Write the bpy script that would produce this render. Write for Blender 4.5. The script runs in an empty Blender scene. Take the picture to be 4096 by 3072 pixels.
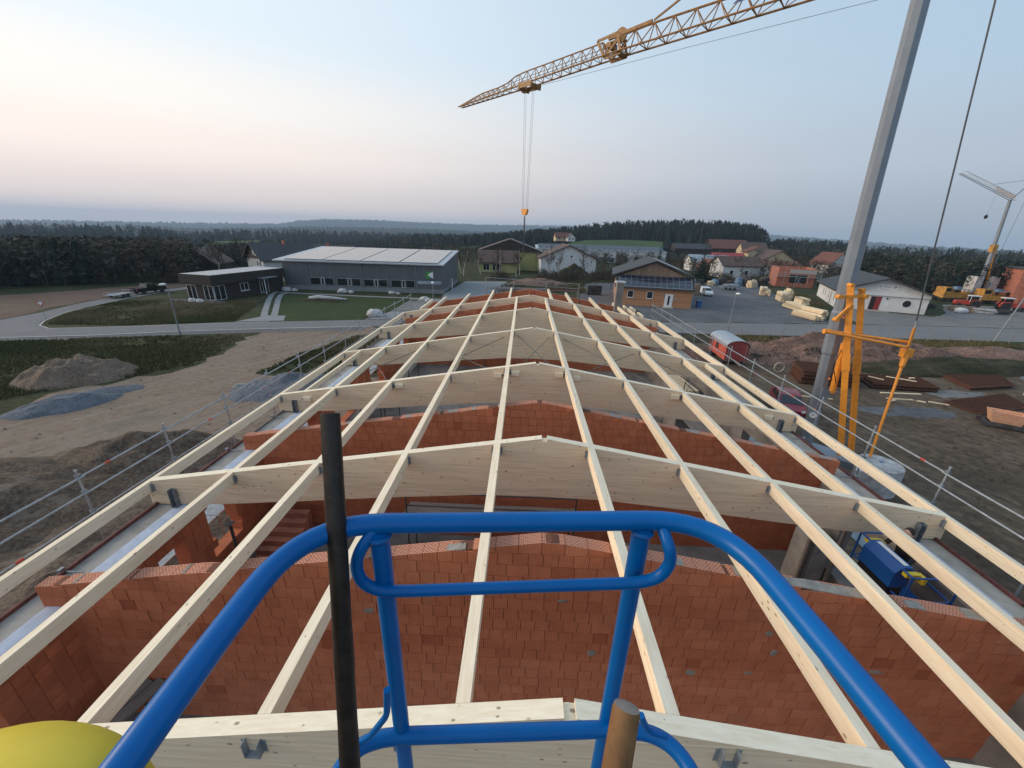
import bpy, math, random
import numpy as np
from mathutils import Vector, Matrix
from mathutils.geometry import tessellate_polygon
random.seed(7); RNG = np.random.default_rng(7)
scene = bpy.context.scene
COL = scene.collection
PI = math.pi

# ------------------------------------------------------------------ camera
F = 1580.0; S = 4096 / 2212.0            # focal length in photo pixels; 2212-wide working scale
YAW, PITCH, ROLL = -0.0204, 0.3686, 0.0319
CAM = Vector((-0.613, -2.572, 12.8))
_f = Vector((math.sin(YAW) * math.cos(PITCH), math.cos(YAW) * math.cos(PITCH), -math.sin(PITCH)))
_r0 = Vector((math.cos(YAW), -math.sin(YAW), 0)); _u0 = _r0.cross(_f)
_r = _r0 * math.cos(ROLL) + _u0 * math.sin(ROLL)
_u = -_r0 * math.sin(ROLL) + _u0 * math.cos(ROLL)
cam_d = bpy.data.cameras.new('camera'); cam = bpy.data.objects.new('camera', cam_d); COL.objects.link(cam)
cam_d.sensor_width = 36; cam_d.lens = 36 * F / 4096; cam_d.clip_start = 0.02; cam_d.clip_end = 20000
cam.matrix_world = Matrix(((_r.x, _u.x, -_f.x, CAM.x), (_r.y, _u.y, -_f.y, CAM.y), (_r.z, _u.z, -_f.z, CAM.z), (0, 0, 0, 1)))
scene.camera = cam

# ------------------------------------------------------------------ sky, sun, exposure
SUN_AZ = math.radians(-84)      # from +Y (view direction) towards +X; negative = left
SUN_EL = math.radians(3.0)
w = bpy.data.worlds.new('World'); scene.world = w; w.use_nodes = True
nt = w.node_tree; nt.nodes.clear()
n_out = nt.nodes.new('ShaderNodeOutputWorld'); n_bg = nt.nodes.new('ShaderNodeBackground')
n_sky = nt.nodes.new('ShaderNodeTexSky'); n_sky.sky_type = 'NISHITA'; n_sky.sun_disc = False
n_sky.sun_elevation = SUN_EL; n_sky.sun_rotation = SUN_AZ
n_sky.altitude = 300; n_sky.air_density = 1.0; n_sky.dust_density = 2.2; n_sky.ozone_density = 2.0
n_tc = nt.nodes.new('ShaderNodeTexCoord'); n_sep = nt.nodes.new('ShaderNodeSeparateXYZ'); n_cmb = nt.nodes.new('ShaderNodeCombineXYZ')
n_max = nt.nodes.new('ShaderNodeMath'); n_max.operation = 'MAXIMUM'; n_max.inputs[1].default_value = 0.02
nt.links.new(n_tc.outputs['Generated'], n_sep.inputs[0])
nt.links.new(n_sep.outputs[0], n_cmb.inputs[0]); nt.links.new(n_sep.outputs[1], n_cmb.inputs[1])
nt.links.new(n_sep.outputs[2], n_max.inputs[0]); nt.links.new(n_max.outputs[0], n_cmb.inputs[2])
nt.links.new(n_cmb.outputs[0], n_sky.inputs[0])
def _w(t, **k):
    n = nt.nodes.new(t)
    for q, v in k.items(): setattr(n, q, v)
    return n
def _wramp(src, stops):
    n = _w('ShaderNodeValToRGB'); n.color_ramp.interpolation = 'EASE'; e = n.color_ramp.elements
    while len(e) < len(stops): e.new(0.5)
    for i, (p, c) in enumerate(stops): e[i].position = p; e[i].color = (*c, 1)
    nt.links.new(src, n.inputs[0]); return n.outputs[0]
# clear dusk sky: elevation ramps away from and towards the sunken sun, blended by azimuth
n_nrm = _w('ShaderNodeVectorMath', operation='NORMALIZE'); nt.links.new(n_tc.outputs['Generated'], n_nrm.inputs[0])
n_dot = _w('ShaderNodeVectorMath', operation='DOT_PRODUCT'); n_dot.inputs[1].default_value = (math.sin(SUN_AZ), math.cos(SUN_AZ), 0)
nt.links.new(n_nrm.outputs[0], n_dot.inputs[0])
n_mr = _w('ShaderNodeMapRange', interpolation_type='SMOOTHSTEP'); n_mr.inputs[1].default_value = -0.75; n_mr.inputs[2].default_value = 0.95
nt.links.new(n_dot.outputs['Value'], n_mr.inputs[0])
n_s2 = _w('ShaderNodeSeparateXYZ'); nt.links.new(n_nrm.outputs[0], n_s2.inputs[0])
AWAY = [(0.0, (0.264, 0.304, 0.368)), (0.04, (0.288, 0.336, 0.404)), (0.14, (0.344, 0.408, 0.488)), (0.27, (0.336, 0.448, 0.56)), (0.45, (0.312, 0.432, 0.56)), (1.0, (0.24, 0.36, 0.496))]
SUNW = [(0.0, (0.608, 0.536, 0.536)), (0.05, (0.704, 0.608, 0.576)), (0.13, (0.84, 0.728, 0.664)), (0.2, (0.832, 0.784, 0.736)), (0.32, (0.656, 0.736, 0.792)), (1.0, (0.384, 0.504, 0.64))]
ra, rb = _wramp(n_s2.outputs[2], AWAY), _wramp(n_s2.outputs[2], SUNW)
n_mx = _w('ShaderNodeMix', data_type='RGBA'); nt.links.new(n_mr.outputs[0], n_mx.inputs[0]); nt.links.new(ra, n_mx.inputs[6]); nt.links.new(rb, n_mx.inputs[7])
n_hs = _w('ShaderNodeHueSaturation'); n_hs.inputs['Saturation'].default_value = 0.5; n_hs.inputs['Value'].default_value = 0.16
nt.links.new(n_sky.outputs[0], n_hs.inputs['Color'])
n_m2 = _w('ShaderNodeMix', data_type='RGBA'); n_m2.inputs[0].default_value = 0.12
nt.links.new(n_mx.outputs[2], n_m2.inputs[6]); nt.links.new(n_hs.outputs[0], n_m2.inputs[7])
nt.links.new(n_m2.outputs[2], n_bg.inputs[0]); n_bg.inputs[1].default_value = 1.0
nt.links.new(n_bg.outputs[0], n_out.inputs[0])
sun_d = bpy.data.lights.new('sun', 'SUN'); sun = bpy.data.objects.new('sun', sun_d); COL.objects.link(sun)
sun_d.energy = 1.8; sun_d.angle = math.radians(32); sun_d.color = (1.0, 0.78, 0.56)
_sd = Vector((math.sin(SUN_AZ) * math.cos(math.radians(20)), math.cos(SUN_AZ) * math.cos(math.radians(20)), math.sin(math.radians(20))))
sun.rotation_euler = (-_sd).to_track_quat('-Z', 'Y').to_euler()
scene.render.engine = 'CYCLES'
scene.view_settings.view_transform = 'Standard'; scene.view_settings.look = 'None'
scene.view_settings.exposure = 0.55; scene.view_settings.gamma = 1.0

# ------------------------------------------------------------------ photo pixels (2212 scale) to rays
def ray(u, v): return _f + _r * ((u * S - 2048) / F) + _u * ((1536 - v * S) / F)
def G(u, v, z=0.0): d = ray(u, v); return CAM + d * ((z - CAM.z) / d.z)
def PY(u, v, y): d = ray(u, v); return CAM + d * ((y - CAM.y) / d.y)
def PD(u, v, depth): return CAM + ray(u, v) * depth

# ------------------------------------------------------------------ materials
M = {}
def _mat(name):
    m = bpy.data.materials.new(name); m.use_nodes = True; nt = m.node_tree
    b = nt.nodes['Principled BSDF']; M[name] = m
    return m, nt, b
def _n(nt, t, **k):
    n = nt.nodes.new(t)
    for a, v in k.items(): setattr(n, a, v)
    return n
def _mix(nt, fac, a, b, blend='MIX'):
    n = _n(nt, 'ShaderNodeMix', data_type='RGBA', blend_type=blend)
    for i, v in ((0, fac), (6, a), (7, b)):
        if hasattr(v, 'links') or hasattr(v, 'is_linked'): nt.links.new(v, n.inputs[i])
        else: n.inputs[i].default_value = v if i == 0 else (*v, 1)
    return n.outputs[2]
def _ramp(nt, src, stops):
    n = _n(nt, 'ShaderNodeValToRGB'); e = n.color_ramp.elements
    while len(e) < len(stops): e.new(0.5)
    for i, (p, c) in enumerate(stops):
        e[i].position = p; e[i].color = (*c, 1) if hasattr(c, '__len__') else (c, c, c, 1)
    nt.links.new(src, n.inputs[0]); return n.outputs[0]
def _coord(nt, scale=(1, 1, 1), rand=True, kind='Object'):
    tc = _n(nt, 'ShaderNodeTexCoord'); mp = _n(nt, 'ShaderNodeMapping'); mp.inputs['Scale'].default_value = scale
    if kind == 'World':
        g = _n(nt, 'ShaderNodeNewGeometry'); src = g.outputs['Position']
    else: src = tc.outputs[kind]
    if rand:
        oi = _n(nt, 'ShaderNodeObjectInfo'); mu = _n(nt, 'ShaderNodeMath', operation='MULTIPLY'); mu.inputs[1].default_value = 37.0
        nt.links.new(oi.outputs['Random'], mu.inputs[0])
        ad = _n(nt, 'ShaderNodeVectorMath', operation='ADD'); nt.links.new(src, ad.inputs[0]); nt.links.new(mu.outputs[0], ad.inputs[1])
        src = ad.outputs[0]
    nt.links.new(src, mp.inputs[0]); return mp.outputs[0]
def _noise(nt, vec, scale, detail=4, rough=0.55, dist=0.0):
    n = _n(nt, 'ShaderNodeTexNoise'); n.inputs['Scale'].default_value = scale; n.inputs['Detail'].default_value = detail
    n.inputs['Roughness'].default_value = rough; n.inputs['Distortion'].default_value = dist
    nt.links.new(vec, n.inputs['Vector']); return n.outputs[0]
def _bump(nt, b, src, strength, dist=0.02):
    n = _n(nt, 'ShaderNodeBump'); n.inputs['Strength'].default_value = strength; n.inputs['Distance'].default_value = dist
    nt.links.new(src, n.inputs['Height']); nt.links.new(n.outputs[0], b.inputs['Normal'])

def mat_plain(name, c, rough=0.6, metal=0.0, var=0.12, scale=3.0, bump=0.0, kind='Object', spec=0.5, dirt=None):
    m, nt, b = _mat(name); v = _coord(nt, kind=kind, rand=(kind == 'Object'))
    f = _noise(nt, v, scale, 6, 0.6)
    lo = tuple(x * (1 - var * 1.6) for x in c); hi = tuple(min(1, x * (1 + var * 1.6)) for x in c)
    col = _ramp(nt, f, [(0.3, lo), (0.7, hi)])
    if dirt:
        f2 = _noise(nt, v, scale * 3.1, 5, 0.7); k = _ramp(nt, f2, [(0.52, 0.0), (0.68, 1.0)])
        col = _mix(nt, k, col, dirt)
    nt.links.new(col, b.inputs['Base Color']); b.inputs['Roughness'].default_value = rough
    b.inputs['Metallic'].default_value = metal; b.inputs['Specular IOR Level'].default_value = spec
    if bump: _bump(nt, b, f, bump)
    return m
def mat_wood(name, axis, lo, hi, knots=True, lamella=False, streak=(0.30, 0.19, 0.10), amt=0.5, objvar=0.06):
    m, nt, b = _mat(name)
    sc = [9.0, 9.0, 9.0]; sc[axis] = 0.7
    f = _noise(nt, _coord(nt, sc), 2.2, 5, 0.6, 0.4)
    col = _ramp(nt, f, [(0.28, lo), (0.62, hi)])
    sc2 = [26.0, 26.0, 26.0]; sc2[axis] = 1.1
    g = _noise(nt, _coord(nt, sc2), 1.0, 3, 0.6); k = _ramp(nt, g, [(0.60, 0.0), (0.74, amt)])
    col = _mix(nt, k, col, streak)
    if lamella:
        v = _coord(nt, (0.25, 1, 24.0)); vo = _n(nt, 'ShaderNodeVectorMath', operation='FLOOR'); nt.links.new(v, vo.inputs[0])
        wn = _n(nt, 'ShaderNodeTexWhiteNoise'); nt.links.new(vo.outputs[0], wn.inputs['Vector'])
        t = _ramp(nt, wn.outputs[0], [(0.0, (0.93, 0.92, 0.90)), (1.0, (1.04, 1.02, 1.0))])
        col = _mix(nt, 1.0, col, t, 'MULTIPLY')
    if knots:
        sk = [8.5, 8.5, 8.5]; sk[axis] = 4.6
        vo = _n(nt, 'ShaderNodeTexVoronoi'); vo.inputs['Scale'].default_value = 1.0; nt.links.new(_coord(nt, sk), vo.inputs['Vector'])
        sp = _n(nt, 'ShaderNodeSeparateColor'); nt.links.new(vo.outputs['Color'], sp.inputs[0]); pw = _n(nt, 'ShaderNodeMath', operation='MULTIPLY_ADD'); pw.inputs[1].default_value = 1.1; pw.inputs[2].default_value = 0.25
        nt.links.new(sp.outputs[0], pw.inputs[0]); dv = _n(nt, 'ShaderNodeMath', operation='DIVIDE'); nt.links.new(vo.outputs['Distance'], dv.inputs[0]); nt.links.new(pw.outputs[0], dv.inputs[1])
        kk = _ramp(nt, dv.outputs[0], [(0.08, 0.75), (0.155, 0.0)])
        col = _mix(nt, kk, col, (0.16, 0.085, 0.045))
    oi = _n(nt, 'ShaderNodeObjectInfo'); col = _mix(nt, 1.0, col, _ramp(nt, oi.outputs['Random'], [(0.0, 1 - objvar * 1.5), (1.0, 1 + objvar)]), 'MULTIPLY')
    nt.links.new(col, b.inputs['Base Color']); b.inputs['Roughness'].default_value = 0.72; b.inputs['Specular IOR Level'].default_value = 0.3
    _bump(nt, b, f, 0.12, 0.004)
    return m
def mat_brick(name, attr):
    m, nt, b = _mat(name)
    if attr:
        a = _n(nt, 'ShaderNodeAttribute', attribute_name='tint'); r = a.outputs['Fac']
    else:
        a = _n(nt, 'ShaderNodeObjectInfo'); r = a.outputs['Random']
    col = _ramp(nt, r, [(0.0, (0.40, 0.110, 0.055)), (0.02, (0.535, 0.170, 0.085)), (0.5, (0.57, 0.188, 0.096)), (0.95, (0.60, 0.208, 0.108)), (1.0, (0.53, 0.19, 0.106))])
    v = _coord(nt, (1, 1, 1), rand=False, kind='World')
    f = _noise(nt, v, 2.4, 5, 0.65); sm = _ramp(nt, f, [(0.35, (0.88, 0.87, 0.86)), (0.65, (1.06, 1.06, 1.06))])
    col = _mix(nt, 1.0, col, sm, 'MULTIPLY')
    wv = _n(nt, 'ShaderNodeTexWave', wave_type='BANDS', bands_direction='X'); wv.inputs['Scale'].default_value = 9.0
    wv.inputs['Distortion'].default_value = 0.4; nt.links.new(v, wv.inputs['Vector'])
    st = _ramp(nt, wv.outputs[0], [(0.0, 0.74), (0.40, 1.0)]); col = _mix(nt, 1.0, col, st, 'MULTIPLY')  # shade in the grooves between the ribs, put into the colour as stripes
    g = _noise(nt, _coord(nt, (2.2, 1, 3.0), rand=False, kind='World'), 1.3, 6, 0.7); k = _ramp(nt, g, [(0.68, 0.0), (0.78, 0.4)])
    col = _mix(nt, k, col, (0.33, 0.20, 0.15))
    nt.links.new(col, b.inputs['Base Color']); b.inputs['Roughness'].default_value = 0.9; b.inputs['Specular IOR Level'].default_value = 0.2
    _bump(nt, b, wv.outputs[0], 0.35, 0.006)
    return m
def mat_bricktop(name):
    m, nt, b = _mat(name); v = _coord(nt, (1, 1, 1), rand=False, kind='World')
    br = _n(nt, 'ShaderNodeTexBrick'); nt.links.new(v, br.inputs['Vector'])
    br.inputs['Scale'].default_value = 1.0; br.inputs['Brick Width'].default_value = 0.062; br.inputs['Row Height'].default_value = 0.030
    br.inputs['Mortar Size'].default_value = 0.0085; br.inputs['Mortar Smooth'].default_value = 0.2
    br.inputs['Color1'].default_value = (0.17, 0.055, 0.030, 1); br.inputs['Color2'].default_value = (0.23, 0.075, 0.042, 1)  # slot tones: dark insides of the perforations put into the colour
    br.inputs['Mortar'].default_value = (0.62, 0.285, 0.185, 1)
    nt.links.new(br.outputs['Color'], b.inputs['Base Color']); b.inputs['Roughness'].default_value = 0.95
    _bump(nt, b, br.outputs['Fac'], 0.6, 0.01)
    return m
def mat_ground(name, cols, scale, rough=0.95, bump=0.4, patch=None, streak=None, fine=1.0, con=1.0):
    m, nt, b = _mat(name); v = _coord(nt, rand=False, kind='World')
    f = _noise(nt, v, scale, 8, 0.65)
    n = len(cols); col = _ramp(nt, f, [(0.32 + 0.36 * i / (n - 1), c) for i, c in enumerate(cols)])
    f2 = _noise(nt, v, scale * 14 * fine, 6, 0.7); t = _ramp(nt, f2, [(0.36, 1 - 0.5 * con), (0.64, 1 + 0.45 * con)])
    col = _mix(nt, 1.0, col, t, 'MULTIPLY')
    if patch:
        f3 = _noise(nt, v, patch[1], 6, 0.7); k = _ramp(nt, f3, [(patch[2], 0.0), (patch[2] + 0.09, patch[3])]); col = _mix(nt, k, col, patch[0])
    if streak:
        mp = _n(nt, 'ShaderNodeMapping', vector_type='TEXTURE'); mp.inputs['Rotation'].default_value = (0, 0, streak[1]); mp.inputs['Scale'].default_value = (14, 0.7, 1)
        nt.links.new(v, mp.inputs[0]); f4 = _noise(nt, mp.outputs[0], 1.0, 5, 0.65, 0.5)
        k = _ramp(nt, f4, [(0.42, 0.0), (0.66, streak[2])]); col = _mix(nt, k, col, streak[0])
    nt.links.new(col, b.inputs['Base Color']); b.inputs['Roughness'].default_value = rough; b.inputs['Specular IOR Level'].default_value = 0.15
    if bump: _bump(nt, b, f2, bump, 0.05)
    return m
def mat_tint(name, c1, c2, rough=0.9, c3=None, transl=False):
    m, nt, b = _mat(name); a = _n(nt, 'ShaderNodeAttribute', attribute_name='tint')
    stops = [(0.0, c1), (1.0, c2)] if c3 is None else [(0.0, c1), (0.5, c2), (1.0, c3)]
    nt.links.new(_ramp(nt, a.outputs['Fac'], stops), b.inputs['Base Color'])
    b.inputs['Roughness'].default_value = rough; b.inputs['Specular IOR Level'].default_value = 0.1
    return m
def mat_board(name, axis, lo, hi, width, gap=(0.03, 0.02, 0.015)):
    """timber cladding colour: tone changes from board to board"""
    m, nt, b = _mat(name); sc = [0.0, 0.0, 0.0]; sc[axis] = 1.0 / width
    v = _coord(nt, sc, rand=False); fl = _n(nt, 'ShaderNodeVectorMath', operation='FLOOR'); nt.links.new(v, fl.inputs[0])
    wn = _n(nt, 'ShaderNodeTexWhiteNoise'); nt.links.new(fl.outputs[0], wn.inputs['Vector'])
    f = _noise(nt, _coord(nt, (1, 1, 1)), 2.0, 5, 0.7)
    mx = _mix(nt, 0.55, wn.outputs[0], f); col = _ramp(nt, mx, [(0.15, lo), (0.85, hi)])
    nt.links.new(col, b.inputs['Base Color']); b.inputs['Roughness'].default_value = 0.8
    return m

mat_wood('purlin_wood', 1, (0.75, 0.61, 0.43), (0.88, 0.775, 0.60), streak=(0.40, 0.28, 0.17), amt=0.28)
mat_wood('beam_wood', 0, (0.72, 0.555, 0.385), (0.83, 0.685, 0.51), lamella=True, streak=(0.42, 0.27, 0.16), amt=0.34)  # beam faces darker than the tops: shade and older wood put into the colour
mat_wood('beam_pale_wood', 0, (0.80, 0.68, 0.49), (0.90, 0.81, 0.64), streak=(0.45, 0.33, 0.2), amt=0.2)
mat_wood('plank_wood', 0, (0.56, 0.44, 0.28), (0.74, 0.62, 0.44), knots=False, objvar=0.28)
mat_wood('old_plank', 0, (0.13, 0.11, 0.10), (0.24, 0.21, 0.19), knots=False)
mat_wood('handle_wood', 2, (0.10, 0.05, 0.022), (0.22, 0.115, 0.048), knots=False, streak=(0.07, 0.035, 0.015), amt=0.8)
mat_brick('brick', False); mat_brick('brick_joined', True); mat_bricktop('brick_top')
mat_plain('mortar', (0.27, 0.25, 0.225), 0.95, var=0.2, scale=6, bump=0.3)
mat_plain('brick_core', (0.13, 0.05, 0.03), 0.95, var=0.2)
mat_plain('concrete', (0.36, 0.345, 0.32), 0.9, var=0.16, scale=2.2, bump=0.2, kind='World')
mat_plain('concrete_dark', (0.21, 0.195, 0.185), 0.9, var=0.22, scale=1.1, bump=0.2, kind='World')
mat_plain('insulation_blue', (0.52, 0.58, 0.70), 0.8, var=0.08, scale=5, kind='World')
mat_plain('formwork_red', (0.13, 0.045, 0.04), 0.75, var=0.3, scale=5)
mat_plain('galvanised', (0.29, 0.325, 0.36), 0.45, metal=0.35, var=0.18, scale=9)
mat_plain('galv_dark', (0.20, 0.225, 0.25), 0.5, metal=0.15, var=0.2, scale=8)
mat_plain('rod_steel', (0.10, 0.105, 0.115), 0.5, metal=0.6)
mat_plain('mast_grey', (0.215, 0.25, 0.295), 0.45, metal=0.25, var=0.07, scale=1.2)
mat_plain('crane_orange', (0.78, 0.30, 0.035), 0.45, var=0.1, scale=4, dirt=(0.60, 0.21, 0.03))
mat_plain('jib_yellow', (0.33, 0.165, 0.05), 0.55, var=0.25, scale=5, dirt=(0.13, 0.07, 0.035))  # yellow paint browned: backlit shade put into the base colour
mat_plain('rail_blue', (0.0, 0.108, 0.36), 0.32, var=0.05, scale=9, spec=0.25)
_rb = M['rail_blue'].node_tree; _pb = _rb.nodes['Principled BSDF']; _src = _pb.inputs['Base Color'].links[0].from_socket
_k = _ramp(_rb, _noise(_rb, _coord(_rb, (34, 90, 34)), 1.0, 6, 0.75), [(0.70, 0.0), (0.74, 0.55)]); _rb.links.new(_mix(_rb, _k, _src, (0.10, 0.20, 0.36)), _pb.inputs['Base Color'])
mat_plain('lift_blue', (0.003, 0.075, 0.29), 0.4, var=0.1)
mat_plain('pipe_black', (0.017, 0.0125, 0.010), 0.40, metal=0.1, var=0.5, scale=25, bump=0.12, dirt=(0.035, 0.022, 0.016))
mat_plain('cover_yellow', (0.66, 0.50, 0.030), 0.5, var=0.06, scale=8)
mat_plain('rubber', (0.018, 0.018, 0.019), 0.8)
mat_plain('black_paint', (0.010, 0.011, 0.013), 0.25, spec=0.6)
mat_plain('white_paint', (0.72, 0.73, 0.74), 0.4, var=0.04)
mat_plain('red_paint', (0.50, 0.055, 0.03), 0.45, var=0.15, dirt=(0.35, 0.05, 0.03))
mat_plain('maroon_paint', (0.24, 0.03, 0.045), 0.35, var=0.1)
mat_plain('glass_dark', (0.012, 0.015, 0.018), 0.08, var=0.02, spec=0.8)
mat_plain('glass_teal', (0.05, 0.16, 0.16), 0.1, spec=0.8)
mat_plain('hall_grey', (0.086, 0.095, 0.106), 0.6, metal=0.0, var=0.06, scale=0.4)
mat_plain('hall_base', (0.19, 0.205, 0.22), 0.85, var=0.08)
mat_plain('zinc', (0.40, 0.43, 0.47), 0.42, metal=0.6, var=0.08)
mat_plain('panel_sky_tint', (0.30, 0.255, 0.24), 0.22, var=0.05, scale=1.0, spec=0.9)  # pinkish white sky reflection put into the panel colour
mat_plain('panel_dark', (0.022, 0.027, 0.045), 0.14, var=0.1, spec=0.8)
mat_plain('frame_white', (0.66, 0.68, 0.70), 0.5, var=0.04)
mat_plain('frame_grey', (0.30, 0.33, 0.37), 0.5, var=0.06)
mat_plain('render_white', (0.58, 0.60, 0.62), 0.85, var=0.06, scale=0.8)
mat_plain('render_cream', (0.46, 0.39, 0.25), 0.9, var=0.08, scale=0.8)
mat_plain('render_lime', (0.36, 0.36, 0.15), 0.9, var=0.1, scale=0.7)
mat_plain('roof_dark', (0.035, 0.037, 0.042), 0.7, var=0.2, scale=1.4)
mat_plain('roof_brown', (0.085, 0.055, 0.047), 0.8, var=0.25, scale=1.2)
mat_plain('roof_red', (0.135, 0.054, 0.040), 0.85, var=0.25, scale=1.2)
mat_plain('roof_crimson', (0.33, 0.05, 0.055), 0.7, var=0.15, scale=1.2)
mat_plain('door_red', (0.22, 0.02, 0.02), 0.4)
mat_plain('sign_green', (0.04, 0.25, 0.035), 0.5)
mat_plain('sign_blue', (0.02, 0.09, 0.30), 0.5)
mat_plain('sign_yellow', (0.75, 0.60, 0.10), 0.5)
mat_plain('sign_pale', (0.30, 0.36, 0.42), 0.5)
mat_plain('sign_ink', (0.12, 0.16, 0.22), 0.5)
mat_plain('sticker_orange', (0.85, 0.20, 0.05), 0.5)
mat_plain('rust_mesh', (0.085, 0.032, 0.016), 0.9, var=0.3, scale=6, bump=0.4)
mat_plain('stone_pale', (0.42, 0.42, 0.43), 0.9, var=0.25, scale=2.5, bump=0.4)
mat_plain('tarp_blue', (0.10, 0.17, 0.26), 0.6, var=0.35, scale=1.6)
mat_plain('tarp_grey', (0.22, 0.25, 0.27), 0.6, var=0.3, scale=2, bump=0.5)
mat_plain('scrap_dark', (0.045, 0.043, 0.045), 0.8, var=0.5, scale=1.5)
mat_plain('tub_peach', (0.62, 0.33, 0.21), 0.7, var=0.1)
mat_plain('tub_grey', (0.42, 0.41, 0.36), 0.7, var=0.1)
mat_plain('shirt_green', (0.02, 0.30, 0.10), 0.85); mat_plain('cloth_black', (0.015, 0.015, 0.018), 0.9)
mat_plain('skin', (0.50, 0.27, 0.19), 0.6); mat_plain('hair_dark', (0.02, 0.014, 0.011), 0.8)
mat_plain('trousers', (0.05, 0.055, 0.06), 0.9)
mat_plain('birch_bark', (0.40, 0.37, 0.33), 0.9, var=0.3); mat_plain('bark', (0.07, 0.055, 0.045), 0.95, var=0.3)
mat_board('clad_larch', 2, (0.30, 0.135, 0.065), (0.50, 0.27, 0.14), 0.12)
mat_board('clad_grey', 0, (0.13, 0.085, 0.06), (0.36, 0.25, 0.17), 0.16)
mat_board('clad_dark', 2, (0.014, 0.011, 0.010), (0.042, 0.032, 0.026), 0.16)
mat_tint('twig', (0.040, 0.030, 0.024), (0.095, 0.072, 0.052))
mat_tint('needle', (0.007, 0.018, 0.014), (0.020, 0.040, 0.026))
mat_tint('leaf_olive', (0.020, 0.024, 0.014), (0.075, 0.075, 0.036))
mat_tint('forest', (0.012, 0.024, 0.021), (0.028, 0.038, 0.031), c3=(0.085, 0.071, 0.057))
mat_tint('grass_blade', (0.055, 0.066, 0.025), (0.108, 0.100, 0.045), c3=(0.23, 0.18, 0.115))
mat_ground('ground', [(0.024, 0.027, 0.012), (0.036, 0.046, 0.018), (0.066, 0.060, 0.032)], 0.20, patch=((0.085, 0.066, 0.045), 0.45, 0.56, 0.8))
mat_ground('lawn', [(0.028, 0.045, 0.014), (0.042, 0.062, 0.020)], 0.35, patch=((0.075, 0.075, 0.035), 0.8, 0.62, 0.5))
mat_ground('field_green', [(0.032, 0.068, 0.020), (0.045, 0.085, 0.028)], 0.02, fine=0.2, con=0.4)
mat_ground('field_soil', [(0.125, 0.085, 0.065), (0.165, 0.117, 0.090)], 0.30, streak=((0.10, 0.068, 0.052), 0.9, 0.6))
mat_ground('asphalt', [(0.165, 0.166, 0.172), (0.192, 0.193, 0.20)], 0.10, bump=0.1, con=0.22, patch=((0.125, 0.125, 0.13), 0.25, 0.60, 0.5))
mat_ground('sidewalk', [(0.115, 0.115, 0.122), (0.14, 0.14, 0.147)], 0.2, bump=0.15, con=0.25)
mat_ground('road_paint', [(0.42, 0.42, 0.42), (0.52, 0.52, 0.52)], 0.6, bump=0.1, con=0.3)
mat_ground('track', con=0.42, cols=[(0.155, 0.113, 0.082), (0.203, 0.154, 0.115), (0.238, 0.188, 0.146)], scale=0.16, streak=((0.27, 0.228, 0.19), 1.05, 0.5), patch=((0.115, 0.095, 0.08), 0.16, 0.56, 0.7))
mat_ground('site_dirt', [(0.082, 0.058, 0.040), (0.126, 0.093, 0.065), (0.165, 0.125, 0.090)], 0.14, patch=((0.19, 0.18, 0.17), 0.22, 0.63, 0.6), streak=((0.060, 0.047, 0.036), 1.9, 0.7), con=0.8)
mat_ground('dark_soil', [(0.085, 0.063, 0.047), (0.14, 0.108, 0.083)], 0.5, bump=0.9, patch=((0.175, 0.145, 0.118), 0.9, 0.54, 0.7))
mat_ground('tan_soil', [(0.135, 0.098, 0.074), (0.20, 0.153, 0.12)], 0.7, bump=0.7)
mat_ground('red_soil', [(0.17, 0.100, 0.076), (0.265, 0.165, 0.13)], 0.35, bump=0.9, patch=((0.028, 0.030, 0.017), 0.55, 0.545, 0.9))
mat_ground('gravel_blue', [(0.105, 0.118, 0.140), (0.15, 0.165, 0.19)], 0.9, bump=0.7)
mat_ground('yard_gravel', [(0.088, 0.092, 0.102), (0.125, 0.130, 0.142), (0.165, 0.165, 0.170)], 0.13, patch=((0.20, 0.20, 0.20), 0.30, 0.62, 0.5), streak=((0.072, 0.076, 0.086), 0.15, 0.5), con=0.55)
mat_ground('court_gravel', [(0.155, 0.155, 0.155), (0.205, 0.205, 0.20)], 0.2, con=0.45)
mat_ground('paving', [(0.215, 0.225, 0.235), (0.265, 0.272, 0.28)], 0.5, bump=0.15, con=0.3)
mat_ground('grass_bank', [(0.022, 0.022, 0.012), (0.038, 0.037, 0.019), (0.080, 0.066, 0.042)], 0.4)
mat_ground('wood_floor_hill', [(0.014, 0.026, 0.021), (0.026, 0.038, 0.028)], 0.02, fine=0.3)
mat_plain('wagon_red', (0.48, 0.085, 0.055), 0.7, var=0.25, scale=2.0, dirt=(0.26, 0.22, 0.21))
mat_plain('maroon_wagon', (0.30, 0.05, 0.042), 0.7, var=0.2, scale=2.0)
mat_plain('machine_ochre', (0.45, 0.22, 0.035), 0.6, var=0.3, scale=1.2, dirt=(0.22, 0.15, 0.07))
mat_plain('brick_plain', (0.36, 0.135, 0.085), 0.9, var=0.2, scale=2)

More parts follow.
